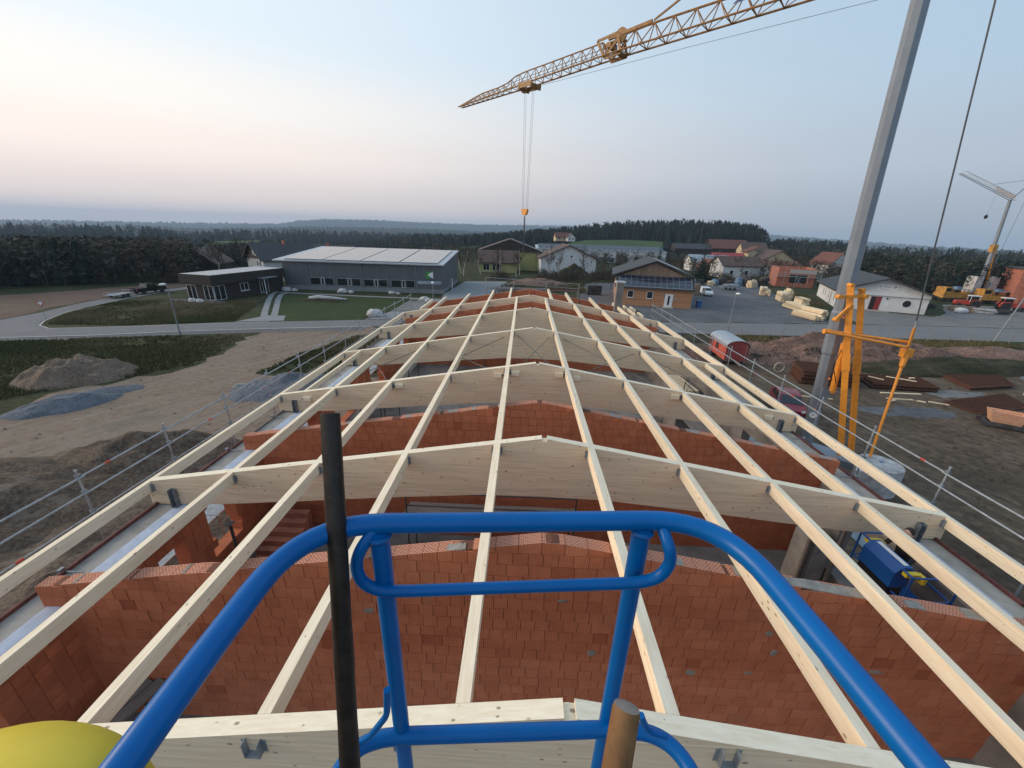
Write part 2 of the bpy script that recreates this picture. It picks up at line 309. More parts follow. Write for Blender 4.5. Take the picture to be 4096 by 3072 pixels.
# ------------------------------------------------------------------ mesh builder
WM = {}                                   # world matrix of every thing and part
class MB:
    def __init__(s): s.v = []; s.f = []; s.m = []; s.t = []
    def add(s, vs, fs, m=0, t=None):
        o = len(s.v); s.v += [tuple(p) for p in vs]
        for f in fs: s.f.append(tuple(i + o for i in f)); s.m.append(m); s.t.append(t)
        return s
    def hexa(s, p, m=0, t=None):           # 4 bottom + 4 top points
        return s.add(p, [(3, 2, 1, 0), (4, 5, 6, 7), (0, 1, 5, 4), (1, 2, 6, 5), (2, 3, 7, 6), (3, 0, 4, 7)], m, t)
    def box(s, x0, x1, y0, y1, z0, z1, m=0, t=None):
        return s.hexa([(x0, y0, z0), (x1, y0, z0), (x1, y1, z0), (x0, y1, z0), (x0, y0, z1), (x1, y0, z1), (x1, y1, z1), (x0, y1, z1)], m, t)
    def obox(s, c, size, rz=0, rx=0, ry=0, m=0):
        R = Matrix.Rotation(rz, 3, 'Z') @ Matrix.Rotation(rx, 3, 'X') @ Matrix.Rotation(ry, 3, 'Y'); a, b, d = (q / 2 for q in size)
        P = [Vector(c) + R @ Vector(q) for q in ((-a, -b, -d), (a, -b, -d), (a, b, -d), (-a, b, -d), (-a, -b, d), (a, -b, d), (a, b, d), (-a, b, d))]
        return s.hexa(P, m)
    def bar(s, p0, p1, wd, ht, m=0, up=(0, 0, 1)):
        p0, p1 = Vector(p0), Vector(p1); d = (p1 - p0).normalized(); r = d.cross(Vector(up))
        if r.length < 1e-4: r = d.cross(Vector((1, 0, 0)))
        r.normalize(); u = r.cross(d); a = r * wd / 2; b = u * ht / 2
        return s.hexa([p0 - a - b, p0 + a - b, p1 + a - b, p1 - a - b, p0 - a + b, p0 + a + b, p1 + a + b, p1 - a + b], m)
    def tube(s, pts, r, n=10, m=0, caps=True, t=None):
        pts = [Vector(p) for p in pts]; k = len(pts); rs = list(r) if hasattr(r, '__len__') else [r] * k
        d0 = (pts[1] - pts[0]).normalized(); a = d0.cross(Vector((0, 0, 1)))
        if a.length < 1e-3: a = d0.cross(Vector((1, 0, 0)))
        a.normalize(); vs = []
        for i, p in enumerate(pts):
            d = (pts[min(i + 1, k - 1)] - pts[max(i - 1, 0)]).normalized()
            a = (a - d * a.dot(d)).normalized(); b = d.cross(a)
            for j in range(n):
                q = 2 * PI * j / n; vs.append(p + (a * math.cos(q) + b * math.sin(q)) * rs[i])
        fs = [(i * n + j, i * n + (j + 1) % n, (i + 1) * n + (j + 1) % n, (i + 1) * n + j) for i in range(k - 1) for j in range(n)]
        if caps: fs += [tuple(range(n - 1, -1, -1)), tuple((k - 1) * n + j for j in range(n))]
        return s.add(vs, fs, m, t)
    def prism(s, poly, a0, a1, axis='y', m=0):
        def P(p, a): return (p[0], a, p[1]) if axis == 'y' else ((a, p[0], p[1]) if axis == 'x' else (p[0], p[1], a))
        n = len(poly); vs = [P(p, a0) for p in poly] + [P(p, a1) for p in poly]
        tris = tessellate_polygon([[Vector((p[0], p[1], 0)) for p in poly]])
        fs = [tuple(t) for t in tris] + [tuple(i + n for i in reversed(t)) for t in tris] + [(i, (i + 1) % n, n + (i + 1) % n, n + i) for i in range(n)]
        return s.add(vs, fs, m)
    def lathe(s, prof, c=(0, 0, 0), n=16, m=0, axis='z'):
        vs = []; k = len(prof)
        for r, h in prof:
            for j in range(n):
                q = 2 * PI * j / n; x, y, z = r * math.cos(q), r * math.sin(q), h
                p = (x, y, z) if axis == 'z' else ((z, x, y) if axis == 'x' else (x, z, y))
                vs.append((p[0] + c[0], p[1] + c[1], p[2] + c[2]))
        fs = [(i * n + j, i * n + (j + 1) % n, (i + 1) * n + (j + 1) % n, (i + 1) * n + j) for i in range(k - 1) for j in range(n)]
        fs += [tuple(range(n - 1, -1, -1)), tuple((k - 1) * n + j for j in range(n))]
        return s.add(vs, fs, m)
    def mesh(s, name, mats, inv=None):
        me = bpy.data.meshes.new(name)
        vs = s.v if inv is None else [tuple(inv @ Vector(p)) for p in s.v]
        me.from_pydata(vs, [], s.f)
        for q in (mats if isinstance(mats, (list, tuple)) else [mats]): me.materials.append(M[q])
        if any(s.m): me.polygons.foreach_set('material_index', s.m)
        if s.t and s.t[0] is not None:
            a = me.attributes.new('tint', 'FLOAT', 'FACE'); a.data.foreach_set('value', s.t)
        me.update(); return me
    def build(s, name, mats, parent=None, world=False, smooth=False):
        inv = WM[parent.name].inverted() if (world and parent is not None) else None
        me = s.mesh(name, mats, inv)
        if smooth:
            me.polygons.foreach_set('use_smooth', [True] * len(me.polygons))
            try: me.set_sharp_from_angle(angle=math.radians(42))
            except Exception: pass
        return link(name, me, parent)
def link(name, me, parent=None):
    o = bpy.data.objects.new(name, me); COL.objects.link(o)
    if parent is not None: o.parent = parent; WM[o.name] = WM[parent.name]
    else: WM[o.name] = Matrix.Identity(4)
    return o
def thing(name, label, cat, loc=(0, 0, 0), rz=0.0, group=None):
    o = bpy.data.objects.new(name, None); COL.objects.link(o); o.empty_display_size = 0.2
    o.location = loc; o.rotation_euler = (0, 0, rz); o['label'] = label; o['category'] = cat
    if group: o['group'] = group
    WM[o.name] = Matrix.Translation(loc) @ Matrix.Rotation(rz, 4, 'Z'); return o
def tag(o, label, cat, group=None):
    o['label'] = label; o['category'] = cat
    if group: o['group'] = group
    return o
def struct(o, kind='structure'): o['kind'] = kind; return o
def clone(o, parent=None, loc=None, rz=None, scale=None, label=None, group=None):
    c = o.copy(); COL.objects.link(c)
    if parent is not None: c.parent = parent
    if loc is not None: c.location = loc
    if rz is not None: c.rotation_euler = (0, 0, rz)
    if scale is not None: c.scale = scale if hasattr(scale, '__len__') else (scale,) * 3
    if label: c['label'] = label
    if group: c['group'] = group
    for ch in list(o.children): clone(ch, c)
    return c
def arc(pts, rad, seg=6):
    """polyline with rounded corners"""
    P = [Vector(p) for p in pts]; out = [P[0]]
    for i in range(1, len(P) - 1):
        a, b, c = P[i - 1], P[i], P[i + 1]; d1 = (a - b); d2 = (c - b); r = min(rad, d1.length * .49, d2.length * .49)
        p, q = b + d1.normalized() * r, b + d2.normalized() * r
        for k in range(seg + 1):
            t = k / seg; out.append((p * (1 - t) + b * t) * (1 - t) + (b * (1 - t) + q * t) * t)
    return out + [P[-1]]
def vnoise(x, y, seed=0):
    """smooth value noise on numpy arrays"""
    xi = np.floor(x).astype(np.int64); yi = np.floor(y).astype(np.int64); xf = x - xi; yf = y - yi
    def h(a, b):
        n = (a * 374761393 + b * 668265263 + seed * 1274126177) & 0x7fffffff
        n = ((n ^ (n >> 13)) * 1274126177) & 0x7fffffff
        return ((n ^ (n >> 16)) & 0xffff) / 65535.0
    u = xf * xf * (3 - 2 * xf); v = yf * yf * (3 - 2 * yf)
    return (h(xi, yi) * (1 - u) + h(xi + 1, yi) * u) * (1 - v) + (h(xi, yi + 1) * (1 - u) + h(xi + 1, yi + 1) * u) * v
def fbm(x, y, seed=0, oct=4):
    s = 0; a = 0.5
    for i in range(oct): s = s + a * vnoise(x * 2 ** i, y * 2 ** i, seed + i); a *= 0.5
    return s
def np_mesh(name, V, Fc, mats, tint=None, smooth=False):
    """fast mesh from arrays; Fc is (n,3) or (n,4)"""
    V = np.asarray(V, np.float32); Fc = np.asarray(Fc, np.int32); k = Fc.shape[1]
    me = bpy.data.meshes.new(name); me.vertices.add(len(V)); me.vertices.foreach_set('co', V.ravel())
    me.loops.add(Fc.size); me.loops.foreach_set('vertex_index', Fc.ravel())
    me.polygons.add(len(Fc)); me.polygons.foreach_set('loop_start', np.arange(0, Fc.size, k, dtype=np.int32))
    for q in (mats if isinstance(mats, (list, tuple)) else [mats]): me.materials.append(M[q])
    me.update(calc_edges=True)
    if tint is not None:
        a = me.attributes.new('tint', 'FLOAT', 'FACE'); a.data.foreach_set('value', np.asarray(tint, np.float32))
    if smooth: me.polygons.foreach_set('use_smooth', [True] * len(Fc))
    return me
# ================================================================== THE SETTING
# ground: one sheet, level round the site, sinking into valleys far out, to the horizon
def _sm(t): t = np.clip(t, 0, 1); return t * t * (3 - 2 * t)
def ground_z(x, y):
    r = np.hypot(x, y - 40); rc = np.hypot(x, y + 2.6); az = np.arctan2(x, y + 2.6)
    left = _sm((-az - 0.22) / 0.25) * _sm((2.6 + az) / 0.6); right = _sm((az - 0.52) / 0.22) * _sm((2.6 - az) / 0.6)
    return -9.0 * _sm((r - 150) / 500) - np.clip(r - 650, 0, 1e9) * 0.012 - 17 * left * _sm((rc - 125) / 240) - 8 * right * _sm((rc - 190) / 200)
def make_ground():
    rad = np.concatenate([[0.01], np.linspace(6, 160, 26), np.geomspace(175, 9000, 34)]); n = 120
    a = np.linspace(0, 2 * PI, n, endpoint=False)
    X = rad[:, None] * np.cos(a)[None]; Y = 40 + rad[:, None] * np.sin(a)[None]
    V = np.stack([X, Y, ground_z(X, Y)], -1).reshape(-1, 3)
    i, j = np.meshgrid(np.arange(len(rad) - 1), np.arange(n), indexing='ij')
    Fc = np.stack([i * n + j, (i + 1) * n + j, (i + 1) * n + (j + 1) % n, i * n + (j + 1) % n], -1).reshape(-1, 4)
    struct(link('ground', np_mesh('ground', V, Fc, 'ground', smooth=True)))
make_ground()
def wobble(pts, step=1.2, amp=0.35, seed=1, closed=True):
    out = []; n = len(pts); rr = random.Random(seed)
    for i in range(n if closed else n - 1):
        a = Vector((*pts[i], 0)); b = Vector((*pts[(i + 1) % n], 0)); k = max(1, min(60, int((b - a).length / step)))
        nrm = (b - a).cross(Vector((0, 0, 1))); nrm = nrm.normalized() if nrm.length > 0 else nrm
        for q in range(k):
            p = a.lerp(b, q / k) + (nrm * rr.gauss(0, amp) if q else Vector((0, 0, 0))); out.append((p.x, p.y))
    return out
def sheet(name, pts, z, mat, amp=0.0, step=1.2, kind='structure'):
    if amp: pts = wobble(pts, step, amp, len(name))
    tris = tessellate_polygon([[Vector((p[0], p[1], 0)) for p in pts]])
    b = MB(); fs = []
    for t in tris:
        p, q, r = (pts[i] for i in t); up = (q[0] - p[0]) * (r[1] - p[1]) - (q[1] - p[1]) * (r[0] - p[0]) > 0
        fs.append(tuple(t) if up else tuple(reversed(t)))
    b.add([(p[0], p[1], z) for p in pts], fs)
    return struct(b.build(name, mat), kind)
ROAD_FAR = [(-58.6, 43.1), (-51.2, 45.4), (-44.4, 48.0), (-35.2, 51.2), (-20.5, 55.3), (0, 58.6), (23.8, 60.6), (50.4, 63.7), (67, 65), (120, 67)]
ROAD_NEAR = [(120, 56.6), (68.7, 55.4), (43.9, 54.6), (29.4, 53.4), (0, 53.0), (-21.5, 50.5), (-32.9, 47.3), (-43.5, 43.9), (-51.2, 40.8), (-58.8, 38.6), (-78, 31), (-115, 14)]
sheet('site_ground', [(10.5, -30), (10.5, 52.5), (29, 52.6), (68, 54.6), (85, 45), (80, -30)], 0.004, 'site_dirt', 0.5, 2)
sheet('site_track', [(-34.9, 19.8), (-44, 9), (-44, -20), (-10, -20), (-10, 45), (-19, 50.4), (-21.5, 50.6), (-32.9, 47.4), (-33.8, 42.6), (-32.0, 37), (-31.4, 32.1), (-34.2, 27.7), (-37, 24.5)], 0.004, 'track', 0.45, 1.0)
sheet('grass_patch', [(-24.6, 30.6), (-24.2, 36.4), (-21.3, 45.5), (-14, 49.6), (-12.5, 40), (-13, 31.5), (-19, 29.2)], 0.010, 'ground', 0.4, 1.0)
sheet('grass_bank', [(12, 52.9), (28.6, 53.1), (44, 54.3), (68.6, 55.1), (71, 52.0), (58, 49.3), (38, 48.6), (27, 47.6), (12, 48.5)], 0.010, 'grass_bank', 0.4, 1.2)
sheet('road', ROAD_FAR + ROAD_NEAR + [(-115, 24), (-90, 34), (-76, 40), (-68.8, 45.6), (-69.3, 51.9), (-71.3, 57.9), (-72.3, 64.7), (-72.6, 71.3), (-70.5, 80), (-64, 92), (-52, 108), (-50, 106), (-61, 90), (-67.6, 79), (-69.4, 71), (-69.2, 64), (-67.8, 56), (-66, 51), (-63.4, 46.6), (-61.3, 44.4)], 0.014, 'asphalt')
def strip(name, pts, wd, z, mat):
    L = []; R = []; P = [Vector((*p, 0)) for p in pts]
    for i, p in enumerate(P):
        d = (P[min(i + 1, len(P) - 1)] - P[max(i - 1, 0)]).normalized(); nn = Vector((-d.y, d.x, 0))
        L.append((p + nn * wd / 2)[:2]); R.append((p - nn * wd / 2)[:2])
    b = MB(); n = len(P); b.add([(*q, z) for q in L] + [(*q, z) for q in R], [(n + i, n + i + 1, i + 1, i) for i in range(n - 1)])
    return struct(b.build(name, mat))
NR = [(x, y - 0.25) for x, y in reversed(ROAD_NEAR[:-1])]
strip('sidewalk', [(x - 0.3, y - 1.0) for x, y in NR if x < -19], 1.7, 0.018, 'sidewalk')
strip('road_edge_line', [(x, y + 0.35) for x, y in NR if x < -19], 0.22, 0.019, 'road_paint')
strip('kerb_line', [(-72.0, 71), (-69.2, 71), (-69.0, 64), (-67.6, 56), (-65.8, 51), (-63.2, 46.7), (-61.2, 44.5), (-58.6, 43.25), (-51.2, 45.55), (-44.4, 48.15), (-36, 51.0)][1:], 0.18, 0.019, 'road_paint')
sheet('ploughed_field', [(-69.4, 46.6), (-71.9, 57.9), (-73.0, 64.7), (-73.3, 71.3), (-71.4, 79.5), (-75.2, 85.5), (-80, 80), (-84, 71), (-90, 62.5), (-104, 51), (-130, 36), (-118, 27), (-92, 36)], 0.010, 'field_soil', 0.3, 2)
sheet('lawn', [(-34.9, 51.9), (-47.0, 73.6), (-22.8, 72.9), (-22.4, 62), (-24.7, 54.4)], 0.010, 'lawn', 0.15, 1)
sheet('pavement', [(-17.4, 82.2), (-16.1, 105), (-5, 108), (-2.5, 80), (-6.5, 59), (-20.3, 55.8), (-23.5, 54.8), (-21.9, 62), (-20.5, 73.6), (-22.3, 73.6), (-22.2, 74.6), (-16.6, 74.8)], 0.012, 'paving')
strip('footpath', [(-49.4, 76.4), (-44, 76.0), (-30, 75.2), (-16.5, 74.9)], 1.1, 0.016, 'paving')
strip('footpath', [(-38.2, 53.4), (-40.6, 57.5), (-46.4, 68), (-49.2, 73.5), (-50.6, 77.5)], 0.9, 0.020, 'paving')
strip('footpath', [(-36.4, 52.6), (-38.7, 57.0), (-45.0, 68.5), (-47.6, 73.8), (-47.6, 76.2)], 0.9, 0.024, 'paving')
sheet('driveway', [(-40.3, 50.2), (-34.4, 51.9), (-36.0, 55.2), (-38.6, 55.0)], 0.028, 'paving')
sheet('terrace', [(-62, 65.2), (-58.8, 62.2), (-52.5, 62.0), (-51.0, 64.6), (-58.5, 66.2)], 0.012, 'yard_gravel', 0.1, 1)
sheet('concrete_slab', [(-22.0, 61.4), (-21.9, 71.3), (-18.6, 72.0), (-17.7, 62.2)], 0.10, 'court_gravel')
sheet('gravel_yard', [(13.5, 59.8), (14, 84), (22, 112), (48, 121), (70, 124), (64, 104), (58.5, 88), (52.5, 67), (50, 64), (23.8, 60.9)], 0.010, 'yard_gravel', 0.3, 1.5)
sheet('gravel_drive', [(4, 59.3), (13.0, 60.0), (16.2, 82), (22, 112), (17, 112), (11.5, 84), (8, 66)], 0.012, 'yard_gravel', 0.3, 1.5)
sheet('forecourt', [(56.5, 64.6), (67, 65.3), (120, 67.4), (120, 92), (96, 92), (84, 79), (77.6, 74.4), (69.2, 80.0), (65.4, 82.0), (60, 76)], 0.012, 'court_gravel', 0.15, 1.5)

sheet('sand_patch', [(37.5, 31.2), (41.5, 31.6), (43.5, 33.2), (40.0, 33.4), (36.8, 32.4)], 0.012, 'court_gravel', 0.25, .7)
sheet('sand_patch', [(27.0, 28.2), (33.5, 28.8), (36.0, 27.4), (33.0, 26.6), (28.0, 27.0)], 0.012, 'yard_gravel', 0.3, .7)
sheet('sand_patch', [(38.0, 26.6), (43.0, 27.8), (45.0, 27.0), (41.0, 25.6)], 0.012, 'court_gravel', 0.3, .7)
# heaps of soil and gravel
def heap(name, label, c, rx, ry, h, mat, rz=0.0, seed=0, rough=0.35, n=44, sharp=1.25, cat='soil heap', kind=None, freq=1.0):
    g = np.linspace(-1.15, 1.15, n); X, Y = np.meshgrid(g, g, indexing='ij'); r = np.hypot(X, Y)
    e = r * (1 + 0.45 * (fbm(X * 1.7 + 9, Y * 1.7 + 5, seed, 3) - 0.45))
    base = np.clip(1 - e, 0, 1) ** (1 / sharp); H = h * base * (1 + rough * 2.2 * (fbm(X * 2.5 * freq + seed, Y * 2.5 * freq, seed + 3, 4) - 0.5))
    H += rough * 0.28 * h * (fbm(X * 9 * freq, Y * 9 * freq, seed + 8, 3) - 0.45) * np.clip((1.02 - e) * 4, 0, 1)
    H = np.where(e < 1.02, np.maximum(H, 0.0), -0.10)
    ca, sa = math.cos(rz), math.sin(rz); lx, ly = X * rx, Y * ry
    V = np.stack([lx * ca - ly * sa, lx * sa + ly * ca, H], -1).reshape(-1, 3)
    i, j = np.meshgrid(np.arange(n - 1), np.arange(n - 1), indexing='ij')
    Fc = np.stack([i * n + j, (i + 1) * n + j, (i + 1) * n + j + 1, i * n + j + 1], -1).reshape(-1, 4)
    o = link(name, np_mesh(name, V, Fc, mat, smooth=True)); o.location = (c[0], c[1], 0.016)
    tag(o, label, cat); return o
heap('soil_heap', 'rounded tan soil heap at the edge of the rough grass', (-38.6, 28.2), 3.7, 3.0, 2.2, 'tan_soil', 0.5, 3, 0.6, freq=1.5)
heap('gravel_heap', 'low blue grey gravel heap beside the sandy track below the tan soil heap', (-33.6, 22.6), 3.0, 1.7, 0.9, 'gravel_blue', 0.75, 5, 0.45, cat='gravel heap')
heap('gravel_heap', 'thin spread of blue grey gravel between the soil heap and the track', (-33.2, 25.3), 2.4, 1.1, 0.35, 'gravel_blue', 0.6, 8, 0.3, cat='gravel heap')
heap('gravel_heap', 'wide dark grey gravel heap right of the track under the scaffold rail', (-20.0, 27.6), 4.0, 3.0, 1.2, 'gravel_blue', 0.5, 11, 0.5, cat='gravel heap')
heap('soil_heap', 'dark brown excavated soil bank below the scaffold at the left edge', (-26.5, 11.0), 9.0, 5.2, 1.7, 'dark_soil', 0.10, 21, 0.55, 64, freq=1.6)
heap('soil_heap', 'dark brown soil mound with pointed crest between track and scaffold', (-22.0, 16.2), 5.4, 3.0, 1.7, 'dark_soil', 0.12, 14, 0.5, 56, freq=1.4)
heap('soil_heap', 'dark soil trampled around the foot of the left scaffold', (-16.5, 7.0), 6.0, 7.5, 1.0, 'dark_soil', 0.0, 27, 0.7, 56, freq=1.6)
heap('soil_heap', 'long reddish spoil bank with grass tufts behind the red wagon', (37.0, 43.8), 16.0, 4.2, 2.7, 'red_soil', 0.10, 31, 0.6, 84, freq=2.4)
heap('soil_heap', 'low reddish spoil mound left of the red wagon', (17.6, 43.5), 4.6, 3.2, 1.5, 'red_soil', 0.2, 35, 0.5, 44, freq=1.6)
heap('soil_heap', 'reddish spoil bank tapering out behind the orange tie rod', (58.0, 47.0), 9.0, 3.0, 1.1, 'red_soil', 0.12, 37, 0.5, 44, freq=1.8)
heap('soil_heap', 'grassy green spoil bank behind the rusty mesh stacks', (48.0, 41.0), 15.0, 3.2, 1.2, 'grass_bank', 0.12, 44, 0.4, 56, freq=1.6)
heap('gravel_heap', 'grey gravel heap at the right edge behind the rusty mats', (57.0, 36.0), 6.5, 4.2, 1.4, 'gravel_blue', 0.3, 47, 0.3, cat='gravel heap')
heap('soil_heap', 'tall olive grass covered spoil heap in front of the white gable house', (14.2, 121.5), 7.0, 5.0, 4.2, 'grass_bank', 0.0, 51, 0.35)
heap('soil_heap', 'bare pink soil heap behind the gable scaffold', (3.2, 104.5), 8.0, 4.0, 1.7, 'red_soil', 0.0, 54, 0.4)
heap('flower_bed', 'low planted mound with pale edging in the lawn before the grey hall', (-36.8, 68.6), 5.2, 1.6, 0.45, 'grass_bank', 0.03, 57, 0.5, cat='flower bed')

# grass tufts: uncountable
def tufts(name, regions, mat='grass_blade', seed=5):
    rng = np.random.default_rng(seed); Vs = []; T = []
    for poly, cnt, hh in regions:
        P = np.array(poly); lo = P.min(0); hi = P.max(0); got = 0
        while got < cnt:
            q = rng.uniform(lo, hi, (cnt * 2, 2)); ins = np.zeros(len(q), bool)
            for i in range(len(P)):
                a = P[i]; b = P[(i + 1) % len(P)]
                c = ((a[1] > q[:, 1]) != (b[1] > q[:, 1])) & (q[:, 0] < (b[0] - a[0]) * (q[:, 1] - a[1]) / (b[1] - a[1] + 1e-9) + a[0]); ins ^= c
            q = q[ins]; dens = fbm(q[:, 0] * 0.25, q[:, 1] * 0.25, 3, 3); q = q[dens > rng.uniform(0.18, 0.58, len(q))][:cnt - got]; got += len(q)
            k = 4; c = np.repeat(q, k, 0) + rng.normal(0, 0.14, (len(q) * k, 2)); n = len(c); ang = rng.uniform(0, 2 * PI, n); wd = rng.uniform(0.03, 0.10, n); h = hh * rng.uniform(0.5, 1.35, n)
            dx, dy = np.cos(ang) * wd, np.sin(ang) * wd; ln = rng.normal(0, 0.4, (n, 2)) * h[:, None]; z = np.full(n, 0.0)
            Vs.append(np.stack([np.stack([c[:, 0] - dx, c[:, 1] - dy, z], 1), np.stack([c[:, 0] + dx, c[:, 1] + dy, z], 1), np.stack([c[:, 0] + ln[:, 0], c[:, 1] + ln[:, 1], h], 1)], 1).reshape(-1, 3))
            tt = np.clip(np.repeat(fbm(q[:, 0] * 0.12, q[:, 1] * 0.12, 9, 3), k) * 1.7 - 0.25 + rng.normal(0, 0.16, n), 0, 1); T.append(tt)
    V = np.concatenate(Vs); Fc = np.arange(len(V)).reshape(-1, 3)
    o = link(name, np_mesh(name, V, Fc, mat, tint=np.concatenate(T))); o['kind'] = 'stuff'; o['label'] = 'rough grass tufts growing beside the road and the track'; return o
tufts('grass', [([(-57, 37.2), (-42, 42.0), (-35, 43.6), (-33.4, 41.5), (-32.2, 36), (-32, 32.5), (-35, 28), (-38, 25), (-42, 18), (-60, 20)], 11000, 0.22),
                ([(-24.6, 30.8), (-24.0, 36.4), (-21.3, 45.0), (-14, 49.2), (-12.8, 40), (-13.5, 31.8)], 3000, 0.2),
                ([(-60.8, 45.2), (-51, 46.4), (-44, 49), (-40.6, 50.6), (-49, 72), (-52, 63), (-61, 64), (-67.5, 62), (-66.8, 55), (-64, 49)], 9000, 0.18),
                ([(28, 47.8), (44, 49), (60, 50), (69, 52.2), (68, 54.8), (44, 54.0), (28.6, 52.9)], 3400, 0.24),
                ([(36, 38.5), (58, 41), (60, 44.5), (40, 43)], 1100, 0.4),
                ([(53, 67), (60, 79), (64, 84), (71, 101), (66, 104), (59, 88)], 900, 0.25),
                ([(-8, 84), (6, 90), (14, 90), (16, 110), (-4, 112)], 1500, 0.5)])

# ------------------------------------------------------------------ hills and forest
def dir_az(u, v):
    d = ray(u, v); return math.atan2(d.x, d.y), d.z / math.hypot(d.x, d.y)
def ridge(name, prof, r_top, r_base, mat, bump, seed, nu=420, rows=10, tintbase=0.2):
    """forested hill: the skyline profile is given as photo pixels, its distance r_top"""
    A = np.array([dir_az(u, v) for u, v in prof]); az = np.linspace(A[0, 0], A[-1, 0], nu); el = np.interp(az, A[:, 0], A[:, 1])
    rr = np.concatenate([np.linspace(r_base, r_top, rows), [r_top * 1.06, r_top * 1.14]]); V = []
    for k, r in enumerate(rr):
        t = min(1.0, (r - r_base) / (r_top - r_base)); top = CAM.z + el * r_top
        x = CAM.x + np.sin(az) * r; y = CAM.y + np.cos(az) * r; gz = ground_z(x, y) - 4
        z = gz + (top - gz) * (t * t * (3 - 2 * t)) if t < 1 else top - (r / r_top - 1) * 3.2 * (top - gz)
        z = z + bump * (RNG.uniform(-0.5, 0.5, nu) + 1.6 * (fbm(az * 400, np.full(nu, k * 1.7), seed, 3) - 0.5)) * (1.0 if k else 0.0)
        V.append(np.stack([x, y, z], 1))
    n = len(rr); V = np.concatenate(V); i, j = np.meshgrid(np.arange(n - 1), np.arange(nu - 1), indexing='ij')
    Fc = np.stack([i * nu + j, i * nu + j + 1, (i + 1) * nu + j + 1, (i + 1) * nu + j], -1).reshape(-1, 4)
    t = np.clip(tintbase + RNG.normal(0, 0.10, len(Fc)), 0, 1)
    return struct(link(name, np_mesh(name, V, Fc, mat, tint=t)))
ridge('hills', [(-260, 476), (0, 474), (200, 477), (420, 481), (600, 483), (640, 477), (700, 473), (800, 475), (900, 480), (1050, 485), (1250, 488), (1450, 493), (1650, 506), (1750, 513), (1860, 521), (2000, 531), (2212, 543), (2420, 548)], 4600, 3000, 'forest', 14, 3, 900, 8, 0.25)
ridge('hills', [(-260, 486), (0, 484), (180, 487), (330, 488), (420, 493), (560, 492), (640, 489), (760, 490), (900, 494), (1020, 499), (1150, 503), (1300, 505)], 2300, 1500, 'forest', 9, 13, 700, 8, 0.3)
hill_far = ridge('hills', [(-260, 502), (0, 506), (100, 509), (200, 506), (330, 511), (420, 521), (500, 514), (640, 514), (800, 519), (930, 522), (1040, 522), (1130, 517)], 900, 420, 'forest', 2, 23, 300, 8, 0.3)
hill_right = ridge('hills', [(1000, 545), (1130, 534), (1250, 524), (1330, 517), (1450, 514), (1560, 518), (1622, 526), (1655, 548), (1680, 560)], 430, 300, 'wood_floor_hill', 0.5, 33, 260, 8)
hill_r2 = ridge('hills', [(1600, 545), (1700, 544), (1800, 549), (1880, 561), (1960, 568), (2060, 569), (2130, 578), (2212, 574), (2440, 570)], 520, 250, 'wood_floor_hill', 0.6, 43, 260, 8)
def patch_field(name, px, r, mat='field_green'):
    b = MB(); b.add([G(u, v, -14.0 if r > 300 else 0) * 1.0 if False else (CAM + ray(u, v) * (d / math.hypot(ray(u, v).x, ray(u, v).y))) for (u, v, d) in px], [tuple(range(len(px)))])
    return struct(b.build(name, mat))
# green fields lying on the far slopes (distance grows up the slope)
patch_field('meadow', [(1235, 541, 235), (1432, 536, 250), (1432, 522, 330), (1350, 518, 350), (1262, 519, 350), (1225, 526, 300)], 300)
patch_field('meadow', [(925, 540, 300), (1040, 536, 300), (1035, 531, 345), (960, 533, 330)], 300)
patch_field('meadow', [(440, 529, 420), (560, 523, 460), (560, 519, 520), (470, 521, 520)], 400)

def spruce_proto(rng, tiers=7, seg=6):
    """spruce: stacked ragged skirts; unit height"""
    V = []; Fc = []
    for k in range(tiers):
        z0 = 0.10 + 0.86 * k / tiers; z1 = z0 + 0.95 / tiers * 1.75; r = 0.20 * (1 - k / tiers) ** 0.85 + 0.015; a0 = rng.uniform(0, 6.28)
        for j in range(seg):
            a = a0 + 2 * PI * j / seg; da = PI / seg * rng.uniform(0.75, 1.2); q = r * rng.uniform(0.7, 1.25); o = len(V)
            V += [(math.cos(a - da) * q * .8, math.sin(a - da) * q * .8, z0 - 0.012), (math.cos(a) * q * 1.1, math.sin(a) * q * 1.1, z0 - 0.035), (math.cos(a + da) * q * .8, math.sin(a + da) * q * .8, z0 - 0.012), (0, 0, min(1.0, z1))]
            Fc += [(o, o + 1, o + 3), (o + 1, o + 2, o + 3)]
    o = len(V); V += [(0.018, 0, 0), (-0.01, 0.016, 0), (-0.01, -0.016, 0), (0, 0, 0.5)]; Fc += [(o, o + 1, o + 3), (o + 1, o + 2, o + 3), (o + 2, o, o + 3)]
    return np.array(V), np.array(Fc)
def broad_proto(rng, n=70, pine=False):
    """broadleaf (bare, twiggy) or pine crown of small faces round a stem; unit height"""
    V = []; Fc = []
    for i in range(n):
        a = rng.uniform(0, 6.28); zz = rng.uniform(0.25 if not pine else 0.5, 1.0); rad = 0.30 * math.sin(PI * min(1, (zz - 0.12) / 0.95)) ** 0.6 * math.sqrt(rng.uniform(0.05, 1)); s = rng.uniform(0.03, 0.075)
        c = np.array([math.cos(a) * rad, math.sin(a) * rad, zz * 0.97]); o = len(V)
        d = rng.normal(0, 1, (3, 3)); d /= np.linalg.norm(d, axis=1)[:, None]; V += [tuple(c + d[k] * s) for k in range(3)]; Fc.append((o, o + 1, o + 2))
    for j in range(3):
        a = j * 2.1; o = len(V); V += [(0.02 * math.cos(a), 0.02 * math.sin(a), 0), (0.02 * math.cos(a + 1), 0.02 * math.sin(a + 1), 0), (0.12 * math.cos(a), 0.12 * math.sin(a), 0.8)]; Fc.append((o, o + 1, o + 2))
    return np.array(V), np.array(Fc)
